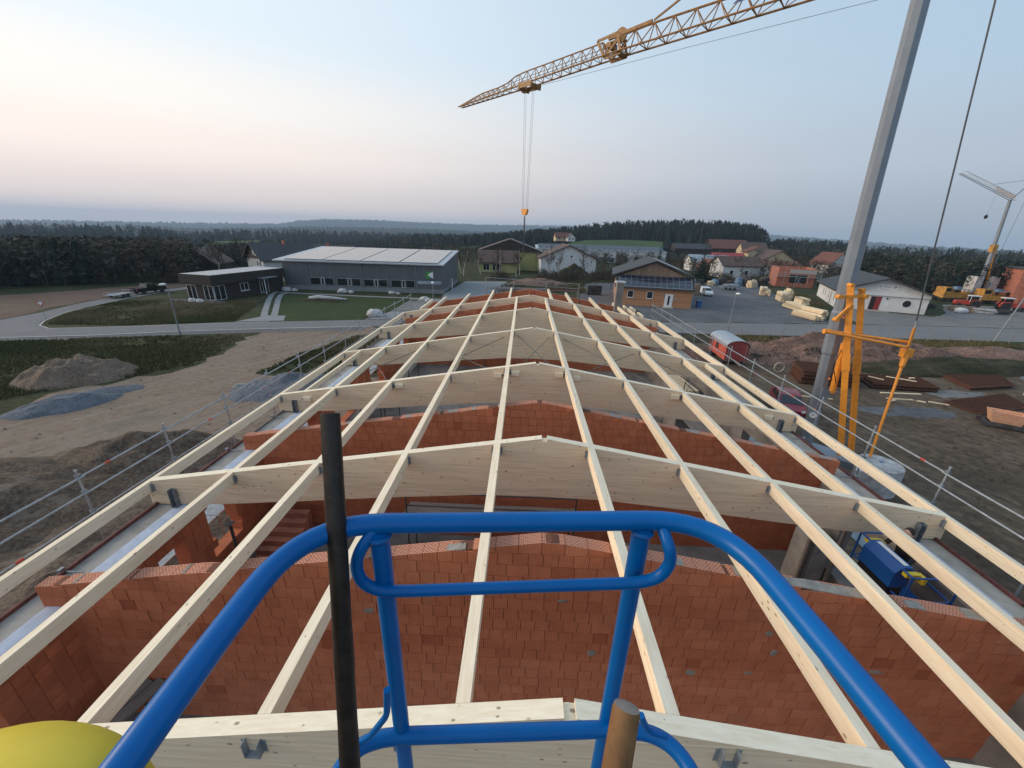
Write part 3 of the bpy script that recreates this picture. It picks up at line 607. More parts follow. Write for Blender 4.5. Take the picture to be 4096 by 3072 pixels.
def forest(name, label, places, protos, tints, seed, mat='forest'):
    rng = np.random.default_rng(seed); Vs = []; Fs = []; T = []; off = 0
    for (x, y, z, h, k) in places:
        V, Fc = protos[k][rng.integers(len(protos[k]))]; a = rng.uniform(0, 6.28); wsc = h * rng.uniform(0.85, 1.3)
        R = np.stack([V[:, 0] * math.cos(a) - V[:, 1] * math.sin(a), V[:, 0] * math.sin(a) + V[:, 1] * math.cos(a)], 1) * wsc
        Vs.append(np.column_stack([R + [x, y], V[:, 2] * h + z])); Fs.append(Fc + off); off += len(V)
        lo, hi = tints[k]; T.append(np.clip(rng.uniform(lo, hi) + rng.normal(0, 0.05, len(Fc)), 0, 1))
    o = link(name, np_mesh(name, np.concatenate(Vs), np.concatenate(Fs), mat, tint=np.concatenate(T))); o['kind'] = 'stuff'; o['label'] = label; return o
_rg = np.random.default_rng(3)
PROTO = {'s': [spruce_proto(_rg) for _ in range(6)], 'b': [broad_proto(_rg) for _ in range(6)], 'p': [broad_proto(_rg, 90, True) for _ in range(4)]}
TINT = {'s': (0.0, 0.35), 'b': (0.62, 1.0), 'p': (0.15, 0.5)}
def surf_z(obj_prof, r_base, r_top, u):   # height on a ridge slope
    pass
def scatter_polar(u0, u1, r0, r1, n, hfun, kinds, seed, zfun=None, power=1.0):
    rng = np.random.default_rng(seed); out = []; a0 = dir_az(u0, 520)[0]; a1 = dir_az(u1, 520)[0]
    for _ in range(n):
        a = rng.uniform(a0, a1); r = r0 + (r1 - r0) * rng.uniform() ** power; x = CAM.x + math.sin(a) * r; y = CAM.y + math.cos(a) * r
        z = float(ground_z(np.array(x), np.array(y))) if zfun is None else zfun(a, r)
        out.append((x, y, z - 0.2, hfun(rng, r), kinds[rng.integers(len(kinds))]))
    return out
def ridge_z(prof, r_top, r_base):
    A = np.array([dir_az(u, v) for u, v in prof])
    def f(a, r):
        t = min(1.0, max(0.0, (r - r_base) / (r_top - r_base))); x = CAM.x + math.sin(a) * r; y = CAM.y + math.cos(a) * r
        gz = float(ground_z(np.array(x), np.array(y))) - 4; top = CAM.z + np.interp(a, A[:, 0], A[:, 1]) * r_top
        return gz + (top - gz) * (t * t * (3 - 2 * t))
    return f
zr = ridge_z([(1000, 545), (1130, 534), (1250, 524), (1330, 517), (1450, 514), (1560, 518), (1622, 526), (1655, 548), (1680, 560)], 430, 300)
zf = ridge_z([(-260, 502), (0, 506), (100, 509), (200, 506), (330, 511), (420, 521), (500, 514), (640, 514), (800, 519), (930, 522), (1040, 522), (1130, 517)], 900, 420)
z2 = ridge_z([(1600, 545), (1700, 544), (1800, 549), (1880, 561), (1960, 568), (2060, 569), (2130, 578), (2212, 574), (2440, 570)], 520, 250)
forest('forest', 'dark spruce wood on the hill behind the village', scatter_polar(1000, 1648, 365, 445, 1500, lambda g, r: g.uniform(12, 18), 'sssp', 5, zr), PROTO, TINT, 6)
forest('forest', 'mixed wood covering the valley slope behind the grey hall', scatter_polar(-250, 1130, 430, 900, 3200, lambda g, r: g.uniform(11, 19), 'ssbp', 7, zf), PROTO, TINT, 8)
forest('forest', 'bare brown wood with dark conifers beyond the ploughed field',
       scatter_polar(-320, 395, 118, 200, 900, lambda g, r: g.uniform(6.5, 9.8), 'bbbbbbs', 9) + scatter_polar(-320, 640, 190, 420, 2100, lambda g, r: g.uniform(7, 11), 'bbbbbsp', 10), PROTO, TINT, 11)
forest('forest', 'dark wood along the skyline behind the village on the right', scatter_polar(1640, 2440, 300, 520, 1700, lambda g, r: g.uniform(9, 15), 'ssbp', 12, z2) + scatter_polar(1850, 2440, 150, 300, 700, lambda g, r: g.uniform(6.5, 10.5), 'sbbpp', 13), PROTO, TINT, 14)
forest('forest', 'scrub and small trees filling the gaps between the village houses', scatter_polar(640, 1900, 160, 300, 1500, lambda g, r: g.uniform(3.0, 6.6), 'bbbp', 15), PROTO, TINT, 16)
# ================================================================== THE BUILDING UNDER CONSTRUCTION
A = 2.13; RZ = 8.479; SL = 0.1707
YB = [0.0, 5.286, 10.759, 16.283, 21.679, 26.960]; BW = 0.18
PX = [(i - 5.5) * A for i in range(1, 11)]
END_X = [-7.45, -5.34, -3.21, -1.64, 1.58, 3.12, 5.25, 7.35]
def zt(x): return RZ - SL * abs(x)
def proj(p):
    d = Vector(p) - CAM; c = d.dot(_f)
    return ((2048 + F * d.dot(_r) / c) / S, (1536 - F * d.dot(_u) / c) / S, c)
BLD = thing('unfinished_building', 'unfinished red block building with open timber roof frame of beams and purlins', 'building', (0, 0, 0))
FLOOR = 3.2
MB().box(-8.9, 8.9, -6, 32.2, 2.9, FLOOR).build('floor_slab', 'concrete_dark', BLD)
MB().box(-9.3, 9.3, -6, 32.4, 0.0, 2.897).build('lower_storey', 'brick_plain', BLD)

# ---- block walls
_bm = {}
def block_mesh(wd, ht, dp, axis):
    k = (round(wd, 3), round(ht, 3), axis)
    if k not in _bm:
        b = MB(); b.box(0, wd, 0, dp, 0, ht) if axis == 'x' else b.box(0, dp, 0, wd, 0, ht); _bm[k] = b.mesh('brick', 'brick')
    return _bm[k]
def block_wall(name, label, axis, c0, thick, a0, a1, z0, top, parts, holes=(), dark_row=None, seed=1, zmin_part=3.9, back=True):
    rr = random.Random(seed)
    wall = MB()
    if back:
        n = 40; P = [(a0 + 0.02, 2.9)] + [(a0 + 0.02 + (a1 - a0 - 0.04) * i / n, top(a0 + (a1 - a0) * i / n) - 0.012) for i in range(n + 1)] + [(a1 - 0.02, 2.9)]
        wall.prism(P, c0 + 0.02, c0 + thick - 0.02, 'y' if axis == 'x' else 'x'); wo = wall.build(name, 'brick_core', BLD)
    else:
        wo = wall.box(*( (a0, a1, c0, c0 + thick) if axis == 'x' else (c0, c0 + thick, a0, a1)), 2.9, z0 - 0.004).build(name, 'brick_core', BLD)
    wo['label'] = label
    blocks = []; z = z0; row = 0; gap = 0.0085
    while z < 8.6:
        h = 0.249; x = a0 - rr.choice((0, 0.062, 0.124, 0.186)); W = 0.373 if rr.random() < 0.28 else 0.248
        dark = dark_row is not None and dark_row[0] <= z < dark_row[1]
        while x < a1:
            w_ = W if rr.random() > 0.03 else 0.373 - (W - 0.248); xa = max(x, a0); xb = min(x + w_, a1) - gap; x += w_
            if xb - xa < 0.04: continue
            ta, tb = top(xa), top(xb); xm = (xa + xb) / 2
            if min(ta, tb) - z < 0.03: 
                if max(ta, tb) - z < 0.05: continue
            if any(h0 < xm < h1 and q0 < z + 0.12 < q1 for h0, h1, q0, q1 in holes): continue
            za, zb = min(z + h - gap, ta), min(z + h - gap, tb); blocks.append((xa, xb, z, max(za, z + .01), max(zb, z + .01), ta < z + h or tb < z + h, dark))
        z += h; row += 1
    def score(b):
        p = ((b[0] + b[1]) / 2, c0, b[2]) if axis == 'x' else (c0, (b[0] + b[1]) / 2, b[2]); u, v, d = proj(p)
        return (0 if (-20 < u < 2232 and -20 < v < 1660 and b[2] > zmin_part) else 1, d)
    blocks.sort(key=score)
    rest = MB(); cnt = 0
    for i, (xa, xb, zz, za, zb, cut, dark) in enumerate(blocks):
        j = rr.gauss(0, 0.0035); full = not cut
        if i < parts and full and not dark:
            o = link('brick', block_mesh(xb - xa, za - zz, thick, axis), wo); o.location = (xa, c0 + j, zz) if axis == 'x' else (c0 + j, xa, zz); cnt += 1; continue
        t = rr.random() if not dark else rr.uniform(0.0, 0.09)
        tgt = MB() if (i < parts) else rest
        if axis == 'x': P = [(xa, c0 + j, zz), (xb, c0 + j, zz), (xb, c0 + thick + j, zz), (xa, c0 + thick + j, zz), (xa, c0 + j, za), (xb, c0 + j, zb), (xb, c0 + thick + j, zb), (xa, c0 + thick + j, za)]
        else: P = [(c0 + j, xb, zz), (c0 + j, xa, zz), (c0 + thick + j, xa, zz), (c0 + thick + j, xb, zz), (c0 + j, xb, zb), (c0 + j, xa, za), (c0 + thick + j, xa, za), (c0 + thick + j, xb, zb)]
        tgt.add(P, [(3, 2, 1, 0), (0, 1, 5, 4), (1, 2, 6, 5), (2, 3, 7, 6), (3, 0, 4, 7)], 0, t); tgt.add(P, [(4, 5, 6, 7)], 1 if cut else 0, t)
        if tgt is not rest: tgt.build('brick', ['brick_joined', 'brick_top'], wo)
    if rest.f:
        o = rest.build('brick', ['brick_joined', 'brick_top'], wo); o['kind'] = 'stuff'
    return wo
RL = lambda x: zt(x) - 0.28
W1 = block_wall('brick_wall', 'nearest red block cross wall with gabled top', 'x', 2.41, 0.24, -9.1, 9.1, 3.21, RL, 300, dark_row=(5.45, 5.75), seed=3)
W2 = block_wall('brick_wall', 'second red block cross wall with gabled top', 'x', 7.95, 0.24, -9.1, 9.1, 3.21, RL, 300, dark_row=(5.45, 5.75), seed=5, zmin_part=5.0)
block_wall('brick_wall', 'red block cross wall under the farthest beam', 'x', 25.7, 0.24, -9.1, 9.1, 3.21, RL, 0, seed=7)
block_wall('brick_wall', 'red block gable wall at the far end', 'x', 32.3, 0.30, -9.1, 9.1, 3.21, RL, 0, seed=9)
TOPW = 5.86
HOL = [(-0.2, 1.2, 4.2, 5.45), (4.2, 4.9, 4.1, 5.45), (5.7, 6.75, 4.1, 5.9), (9.2, 11.6, 4.2, 5.6), (13.2, 15.2, 4.2, 5.6), (17.5, 19.5, 4.2, 5.6), (23, 25, 4.2, 5.6)]
block_wall('brick_wall', 'long side wall with window openings at the left eave', 'y', -9.12, 0.36, -5.0, 32.3, 3.21, lambda a: TOPW, 0, holes=HOL, seed=11, back=False)
b = MB()
prev = -5.0
for (h0, h1, q0, q1) in [(5.4, 6.8, 3.7, 5.5), (10, 12.4, 3.9, 5.4), (15.0, 17.0, 3.9, 5.4), (20, 22, 3.9, 5.4)]:
    b.box(8.76, 9.12, prev, h0, FLOOR, TOPW); b.box(8.76, 9.12, h0, h1, FLOOR, q0); b.box(8.76, 9.12, h0, h1, q1, TOPW); prev = h1
b.box(8.76, 9.12, prev, 32.3, FLOOR, TOPW); b.build('side_wall', 'concrete_dark', BLD)['label'] = 'grey plastered side wall at the right eave'
for s in (-1, 1):
    def mb(x0, x1, *r): return MB().box(min(s * x0, s * x1), max(s * x0, s * x1), *r)
    ring = mb(8.76, 9.50, -5, 32.45, TOPW + .003, 6.165).build('ring_beam', 'concrete', BLD)
    mb(8.78, 9.05, -5, 32.4, 6.168, 6.186).build('insulation_strip', 'insulation_blue', BLD)
    rr = random.Random(4 + s); y = -5.0
    while y < 32:
        L = rr.uniform(2.4, 3.2); e = min(y + L - 0.03, 32.4)
        mb(9.502, 9.56, y, e, 5.72, 6.235 + rr.uniform(-.01, .01)).build('formwork_board', 'formwork_red' if rr.random() < 0.7 else 'old_plank', ring); y += L
    y = 0.8
    while y < 32:
        MB().tube([(s * 9.62, y, 6.21), (s * 9.16, y, 6.21)], 0.016, 6).box(s * 9.6 - .03, s * 9.6 + .03, y - .05, y + .05, 6.14, 6.27).build('formwork_tie', 'galvanised', ring); y += 2.35
# mortar on the wall crowns
for W, y0, spots in ((W1, 2.41, [(-1.55, .33, .8), (-3.4, .5, .9), (-4.6, .3, .6), (-2.9, .2, .4), (2.05, .22, .9), (3.3, .55, 1), (4.6, 1.5, 1), (6.15, .3, .8), (7.2, .35, 1), (8.6, .5, 1), (-8.35, .06, 1), (-6.3, .05, 1)]),
                     (W2, 7.95, [(-5.7, .28, 1), (-3.9, .14, .9), (-2.55, .3, 1), (-1.95, .12, 1), (-1.1, .22, .9), (2.25, .35, 1), (4.6, .38, 1), (6.6, .3, 1), (8.7, .4, 1), (-7.6, .35, 1)])):
    for k, (x, wd, dp) in enumerate(spots):
        rr = random.Random(k); n = 6; P = []
        for q in range(n + 1): xx = x - wd / 2 + wd * q / n; P.append((xx, y0 + 0.006 + rr.uniform(0, .02), RL(xx) + 0.006))
        for q in range(n + 1): xx = x + wd / 2 - wd * q / n; P.append((xx + rr.uniform(-.03, .03), y0 + .236 * dp - rr.uniform(0, .05), RL(xx) + 0.006))
        m = len(P); bb = MB(); bb.add([(p[0], p[1], p[2] - .02) for p in P] + P, [tuple(range(m, 2 * m))] + [(i, (i + 1) % m, m + (i + 1) % m, m + i) for i in range(m)])
        bb.build('mortar_patch', 'mortar', W)
    rr = random.Random(77)
    for k in range(9):                    # smears on the face
        x = rr.uniform(-5.5, 6.5); z = rr.uniform(5.2, 7.5)
        if z > RL(x) - 0.15: continue
        P = []; n = 9; wd, hh = rr.uniform(.06, .16), rr.uniform(.03, .10)
        for q in range(n): a = 2 * PI * q / n; s_ = rr.uniform(.5, 1.1); P.append((x + math.cos(a) * wd * s_, z + math.sin(a) * hh * s_))
        MB().prism(P, y0 - 0.013, y0 + .01, 'y').build('mortar_smear', 'mortar', W)

# ---- laminated roof beams
BOT = [(0, 6.91), (1.5, 6.885), (3.0, 6.75), (4.2, 6.64), (5.3, 6.52), (6.5, 6.40), (7.7, 6.275), (9.0, 6.20), (9.7, 6.19)]
def zb(x): return float(np.interp(abs(x), [p[0] for p in BOT], [p[1] for p in BOT]))
def beam_mesh():
    xs = sorted(set([round(q, 4) for q in list(np.linspace(-9.66, 9.66, 41)) + [-0.06, 0.06, -0.0601, 0.0601]])); b = MB()
    def tp(x): return zt(x) - (0.075 if abs(x) <= 0.06001 else 0.0)
    V = []
    for x in xs: V += [(x, 0, zb(x)), (x, 0, tp(x)), (x, BW, tp(x)), (x, BW, zb(x))]
    n = len(xs); fs = []; ms = []
    for i in range(n - 1):
        o = 4 * i
        for k in range(4): fs.append((o + k, o + 4 + k, o + 4 + (k + 1) % 4, o + (k + 1) % 4)); ms.append(1 if k == 1 else 0)  # tops take the paler wood, so the face shade is in the colour
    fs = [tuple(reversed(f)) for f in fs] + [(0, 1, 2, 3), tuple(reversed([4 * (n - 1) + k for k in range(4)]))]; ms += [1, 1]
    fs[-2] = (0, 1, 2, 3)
    b.add(V, fs); b.m = ms; return b.mesh('roof_beam', ['beam_wood', 'beam_pale_wood'])
bmsh = beam_mesh(); beams = []
hang = MB()
for s in (-1, 1): hang.box(s * .079 - .004, s * .079 + .004, -.07, 0, -.27, -.06)
hang.box(-.082, .082, -.07, 0, -.278, -.27)
for s in (-1, 1): hang.box(s * .105 - .022, s * .105 + .022, -.0035, -.0005, -.27, -.08)
hang = hang.mesh('joist_hanger', 'galvanised')
brk = MB().box(-.07, .07, -.006, 0, 0, .48).box(-.07, -.064, -.12, -.006, 0, .48).box(.064, .07, -.12, -.006, 0, .48).box(-.09, .09, -.14, .0, -.012, 0).mesh('post_bracket', 'galv_dark')
blk = MB().box(-.14, .14, -.09, 0, -.075, .075).mesh('timber_block', 'beam_pale_wood')
bolt = MB().tube([(0, .02, 0), (0, -.11, -.03)], .016, 8).lathe([(.035, -.02), (.035, 0)], (0, -.02, 0), 8, axis='y').mesh('bolt', 'rod_steel')
for k, y in enumerate(YB):
    y0 = y - BW if k == 0 else y
    o = link('roof_beam', bmsh, BLD); o.location = (0, y0, 0); beams.append(o); WM[o.name] = Matrix.Translation((0, y0, 0))
    xs = PX if k else END_X
    for x in xs:
        h = link('joist_hanger', hang, o); h.location = (x, 0, zt(x))
    for s in (-1, 1):
        h = link('post_bracket', brk, o); h.location = (s * 9.0, 0, 6.19)
    seam = MB(); seam.box(-1.85, 1.85, -0.0025, 0.003, 8.157, 8.163); seam.build('glue_seam', 'beam_pale_wood', o)
    if k == 2:
        for x, z in ((-.78, 8.08), (.78, 8.08), (-1.40, 7.98), (1.40, 7.98), (-5.0, 7.42), (5.0, 7.42), (-8.5, 6.75), (8.5, 6.75)):
            h = link('timber_block', blk, o); h.location = (x, 0, z); WM[h.name] = WM[o.name]
            q = link('bolt', bolt, o); q.location = (x + (.17 if x in (-1.40, .78, 5.0, 8.5) else -.17), 0, z)
# ---- purlins
def purlin_mesh(x, L, wd=0.15, ht=0.26):
    s = 1 if x > 0 else -1; a = wd / 2; zl = SL * s * a
    return MB().hexa([(-a, 0, -ht), (a, 0, -ht), (a, L, -ht), (-a, L, -ht), (-a, 0, zl), (a, 0, -zl), (a, L, -zl), (-a, L, zl)]).mesh('purlin', 'purlin_wood')
pm = {}
def purlin(x, ya, yb, parent=BLD, wd=0.15, ht=0.26, dz=0.0):
    k = (x > 0, round(yb - ya, 2), wd)
    if k not in pm: pm[k] = purlin_mesh(x, yb - ya, wd, ht)
    o = link('purlin', pm[k], parent); o.location = (x, ya, zt(x) + dz); return o
for k in range(5):
    for x in PX: purlin(x, YB[k] + (BW if k else 0) + 0.003, YB[k + 1] - 0.003)
for x in END_X: purlin(x, YB[5] + BW + 0.003, 32.75)
for x in (-8.55,): purlin(x, 28.0, 32.3)
for x in (8.15, 8.75): purlin(x, 28.2, 32.2, dz=0.03)
for x in (-8.68, 8.55): purlin(x, YB[2] + BW + .003, YB[3] - .003, wd=0.12, ht=0.20, dz=-0.02)
for x in END_X: purlin(x, -4.6, -BW - 0.01) if abs(x) > 6 else None
# ---- wind bracing rods between third and fourth beam
for (xa, za), (xb, zbb) in (((-.78, 8.08), (.78, 8.04)), ((.78, 8.08), (-.78, 8.06)), ((1.40, 7.98), (4.96, 7.37)), ((5.0, 7.42), (1.45, 7.97)), ((-1.40, 7.98), (-4.95, 7.38)), ((-5.0, 7.42), (-1.45, 7.96)), ((5.4, 7.3), (8.2, 6.82)), ((8.5, 6.75), (5.6, 7.2)), ((-5.4, 7.3), (-8.2, 6.82)), ((-8.5, 6.75), (-5.6, 7.2))):
    MB().tube([(xa, YB[2] + BW, za), (xb, YB[3], zbb)], 0.014, 6).build('bracing_rod', 'rod_steel', BLD)
# ---- strap on the far purlin, chimney
MB().obox((8.75, 29.9, zt(8.75) - .08), (.22, .35, .38)).build('strap', 'rubber', BLD)
ch = MB(); ch.box(7.05, 7.62, 30.7, 31.25, 2.9, 9.12); c_o = ch.build('chimney', 'concrete_dark', BLD)
MB().box(6.96, 7.71, 30.6, 31.35, 9.123, 9.25).build('chimney_cap', 'stone_pale', c_o)

# ---- guard rail scaffolds
def scaffold(label, side):
    t = thing('scaffold', label, 'scaffold', (side * 10.6, 0, 0)); s = side
    ys = [2.45 + 2.335 * i for i in range(-2, 14)] if s < 0 else [1.95 + 2.31 * i for i in range(-1, 14)]
    pst = MB().tube([(0, 0, 0), (0, 0, 7.42)], .024, 8).tube([(0, 0, 7.42), (0, 0, 7.46)], .03, 8).mesh('post', 'galvanised')
    cpl = MB()
    for z in (7.28, 6.85, 6.30): cpl.box(-.045, .045, -.04, .04, z - .05, z + .04)
    cpl = cpl.mesh('coupler', 'galv_dark'); rng = random.Random(5)
    for y in ys:
        o = link('post', pst, t); o.location = (0, y, 0); o.rotation_euler = (rng.gauss(0, .004), rng.gauss(0, .004), 0)
        c = link('coupler', cpl, t); c.location = (s * .035, y, 0)
    stp = MB().tube([(0, 0, 0), (0, .14, 0)], .0265, 8)
    rl = MB().tube([(0, 0, 0), (0, ys[1] - ys[0] + .05, 0)], .022, 8).mesh('rail', 'galvanised')
    stw = stp.mesh('paint_band', 'red_paint')
    for z in (7.28, 6.85, 6.30):
        for i, y in enumerate(ys[:-1]):
            o = link('rail', rl, t); o.location = (-s * .045, y, z + rng.gauss(0, .008)); o.rotation_euler = (rng.gauss(0, .003), 0, 0)
            if rng.random() < .3:
                q = link('paint_band', stw, t); q.location = (-s * .045, y + rng.uniform(.3, 1.9), z)
    dk = MB().box(-.35, .35, 0, ys[1] - ys[0] - .02, -.04, 0).mesh('deck', 'galvanised')
    for y in ys[:-1]:
        o = link('deck', dk, t); o.location = (-s * .42 if s < 0 else -.42 * s, y, 4.3)
    for y in ys[::2]:
        MB().tube([(-s * .8, y, 0), (-s * .8, y, 4.3)], .024, 8).tube([(-s * .8, y, 4.25), (0, y, 4.25)], .024, 8).build('frame', 'galvanised', t)
scaffold('galvanised tube scaffold with three guard rails along the left eave', -1)
scaffold('galvanised tube scaffold with guard rails along the right eave beside the crane', 1)
t = thing('scaffold', 'short scaffold bay with guard rails beyond the far gable', 'scaffold', (0.2, 33.6, 0))
for x in (-4.2, -1.7, 1.25, 4.15):
    MB().tube([(x, 0, 0), (x, 0, 8.95 - (x + 4) * .04)], .028, 8).build('post', 'galvanised', t)
    MB().tube([(x, .75, 0), (x, .75, 7.95)], .028, 8).build('post', 'galvanised', t)
for i, (xa, xb) in enumerate(((-4.2, -1.7), (-1.7, 1.25), (1.25, 4.15))):
    for z in (8.9, 8.5): MB().tube([(xa, 0.04, z - (xa + 4) * .04), (xb, 0.04, z - (xb + 4) * .04)], .022, 8).build('rail', 'galvanised', t)
    MB().box(xa + .02, xb - .02, .05, .72, 7.93, 8.0).build('deck', 'galvanised', t)
    MB().box(xa + .02, xb - .02, .0, .03, 8.0, 8.12).build('toe_board', 'galvanised' if i != 2 else 'formwork_red', t)

# ---- trestles, planks and gear on the upper floor
def trestle(label, c, L, W_, z, rz=0.0, rail=True):
    t = thing('work_platform', label, 'work platform', (c[0], c[1], FLOOR), rz); h = z - FLOOR
    for x in (-L / 2, 0, L / 2):
        for y in (-W_ / 2, W_ / 2):
            MB().tube([(x, y, 0), (x, y, h + (1.0 if rail and y < 0 else 0))], .024, 6).build('post', 'rod_steel', t)
        MB().tube([(x, -W_ / 2, h - .05), (x, W_ / 2, h - .05)], .024, 6).build('crossbar', 'rod_steel', t)
    n = max(2, int(W_ / .24)); rng = random.Random(int(L * 10))
    for i in range(n):
        y0 = -W_ / 2 + W_ * i / n
        MB().box(-L / 2 - .2 + rng.uniform(-.1, .1), L / 2 + .2 + rng.uniform(-.1, .1), y0 + .008, y0 + W_ / n - .008, h, h + .045).build('plank', 'old_plank', t)
    if rail:
        for q in (.5, .95): MB().tube([(-L / 2, -W_ / 2, h + q), (L / 2, -W_ / 2, h + q)], .02, 6).build('rail', 'rod_steel', t)
trestle('plank work platform in front of the second block wall', (-1.3, 6.95), 4.8, .75, 4.95)
trestle('plank work platform by the left wall beyond the second block wall', (-7.6, 12.2), 4.4, .8, 4.9, PI / 2)
trestle('plank work platform in the left corner under the nearest bay', (-7.9, 1.35), 1.8, .5, 4.3, 1.25, rail=False)
trestle('plank work platform by the left wall in the fourth bay', (-7.4, 18.6), 4.2, .8, 4.9, PI / 2)
trestle('plank work platform before the far cross wall', (-3.2, 24.6), 5.0, .8, 5.0)
trestle('plank work platform behind the second block wall, left half', (-4.8, 9.4), 2.2, .9, 4.9)
trestle('plank work platform behind the second block wall, right half', (6.3, 9.6), 2.6, .9, 4.9, 0.2)
trestle('plank work platform by the right wall in the third bay', (7.2, 14.2), 3.6, .8, 5.1, PI / 2)
o = heap('tarpaulin', 'crumpled grey tarpaulin lying behind the second block wall', (-2.2, 10.2), 3.2, 1.0, .55, 'tarp_grey', 0.05, 61, .8, 40, cat='tarpaulin', freq=2.0); o.location.z = FLOOR + 1.75
MB_ = MB().box(-2.9, 2.7, -.8, .8, -1.75, 0).build('crate_stack', 'scrap_dark'); MB_.location = (-2.0, 10.25, FLOOR + 1.75); tag(MB_, 'dark stacked pallets under the grey tarpaulin behind the second block wall', 'pallets')
t = thing('concrete_pier', 'pale concrete pier with timber props at the right wall before the second block wall', 'pier', (8.05, 6.75, FLOOR))
MB().box(-.35, .35, -.3, .3, 0, 1.75).build('shaft', 'concrete', t)
for x in (-.42, -.3, .42): MB().box(x - .04, x + .04, -.42, -.34, 0, 2.3).build('prop', 'old_plank', t)
t = thing('pallet', 'weathered wooden pallet on a concrete ledge at the right wall', 'pallet', (7.9, 17.4, FLOOR), PI / 2 + .1)
MB().box(-1.3, 1.3, -.5, .5, 0, 2.2).build('ledge', 'concrete_dark', t)
for i in range(5): MB().box(-1.2, 1.2, -.48 + i * .2, -.34 + i * .2, 2.32, 2.35).build('board', 'plank_wood', t)
for x in (-1.1, 0, 1.1): MB().box(x - .06, x + .06, -.48, .48, 2.202, 2.317).build('bearer', 'plank_wood', t)
# stair flight seen through the left window bay
t = thing('brick_stair', 'stepped block stair by the left wall behind the first beam', 'stair', (-7.7, 6.2, FLOOR))
for i in range(6): MB().box(-.6, .6, i * .22, i * .22 + .21, 0, .3 + i * .17).build('step', 'brick_plain', t)
t = thing('steel_prop', 'dark steel prop standing in the left window bay', 'prop', (-8.3, 5.8, FLOOR))
MB().tube([(0, 0, 0), (0, 0, 2.0)], .04, 8).build('tube', 'rod_steel', t); MB().box(-.1, .1, -.1, .1, 2.0, 2.01).build('head_plate', 'rod_steel', t)
# ================================================================== THE LIFT BASKET WE STAND IN
def C(x, y, z): return CAM + Vector((x, y, z))
BK = thing('lift_basket', 'bright blue tubular guard rail of the lift basket in the foreground', 'lift basket', (CAM.x, CAM.y, CAM.z - 1.72))
fy = lambda x: 0.652 + 0.094 * (x + 0.31)
zr_ = -0.583
top = arc([C(-.40, -.75, zr_), C(-.437, .25, zr_), C(-.44, fy(-.44) + .01, zr_), C(.458, fy(.458), zr_), C(.505, .30, zr_), C(.60, -.75, zr_)], .17, 10)
MB().tube(top + [C(-.40, -.75, zr_)], .021, 20).build('top_rail', 'rail_blue', BK, True, True)
zm = -1.275
for x in (-.283, .283):
    MB().tube([C(x, fy(x), zr_ - .012), C(x, fy(x), -1.70)], .0205, 16).build('post', 'rail_blue', BK, True, True)
    w_ = MB().lathe([(.024, -.006), (.027, 0), (.024, .006)], C(x, fy(x), zr_ - .024), 14); w_.build('weld_bead', 'rail_blue', BK, True, True)
for x, y in ((-.40, -.75), (.60, -.75)): MB().tube([C(x, y, zr_ - .01), C(x, y, -1.70)], .0205, 12).build('post', 'rail_blue', BK, True, True)
lp = [(818, 1150), (782, 1180), (768, 1215), (778, 1255), (815, 1276), (870, 1277), (1120, 1268), (1380, 1259), (1425, 1248), (1450, 1215), (1446, 1182), (1428, 1142)]
P = [PY(u, v, CAM.y + fy((u - 1106) / 2050) - .035) for u, v in lp]; P[0] = C(-.288, fy(-.288), zr_ - .006); P[-1] = C(.322, fy(.322), zr_ - .006); P = arc(P, .03, 4)
MB().tube(P, .0128, 14).build('hand_loop', 'rail_blue', BK, True, True)
mp = [G(690, 1760, CAM.z + zm), G(738, 1655, CAM.z + zm), G(775, 1612, CAM.z + zm), G(825, 1594, CAM.z + zm), G(872, 1589, CAM.z + zm), G(1100, 1582, CAM.z + zm), G(1306, 1575, CAM.z + zm), G(1395, 1580, CAM.z + zm), G(1445, 1603, CAM.z + zm), G(1490, 1655, CAM.z + zm), G(1530, 1760, CAM.z + zm)]
MB().tube(arc(mp, .05, 5), .0205, 18).build('mid_rail', 'rail_blue', BK, True, True)
for (a, b_, c_, d_) in (((836, 1490), (836, 1545), (800, 1590), (760, 1612)), ((1385, 1545), (1390, 1560), (1402, 1580), (1440, 1590))):
    q = [PY(u, v, CAM.y + .60) for u, v in (a, b_, c_, d_)]
    MB().tube(arc(q, .02, 4), .008, 10).build('hook', 'rail_blue', BK, True, True)
MB().box(-.42, .55, -.78, .60, -.03, .0).build('floor_plate', 'galv_dark', BK)
MB().bar((0.05, -.5, -.05), (0.05, -9.0, -10.9), .35, .4).box(-1.2, 1.2, -11, -7.5, -CAM.z + 1.72 + .4, -CAM.z + 1.72 + 1.6).build('boom', 'lift_blue', BK)
for sx in (-1.25, 1.25):
    for y in (-10.3, -8.1): MB().lathe([(.45, -.16), (.5, -.1), (.5, .1), (.45, .16)], (sx, y, -CAM.z + 1.72 + .5), 16, axis='x').build('wheel', 'rubber', BK)

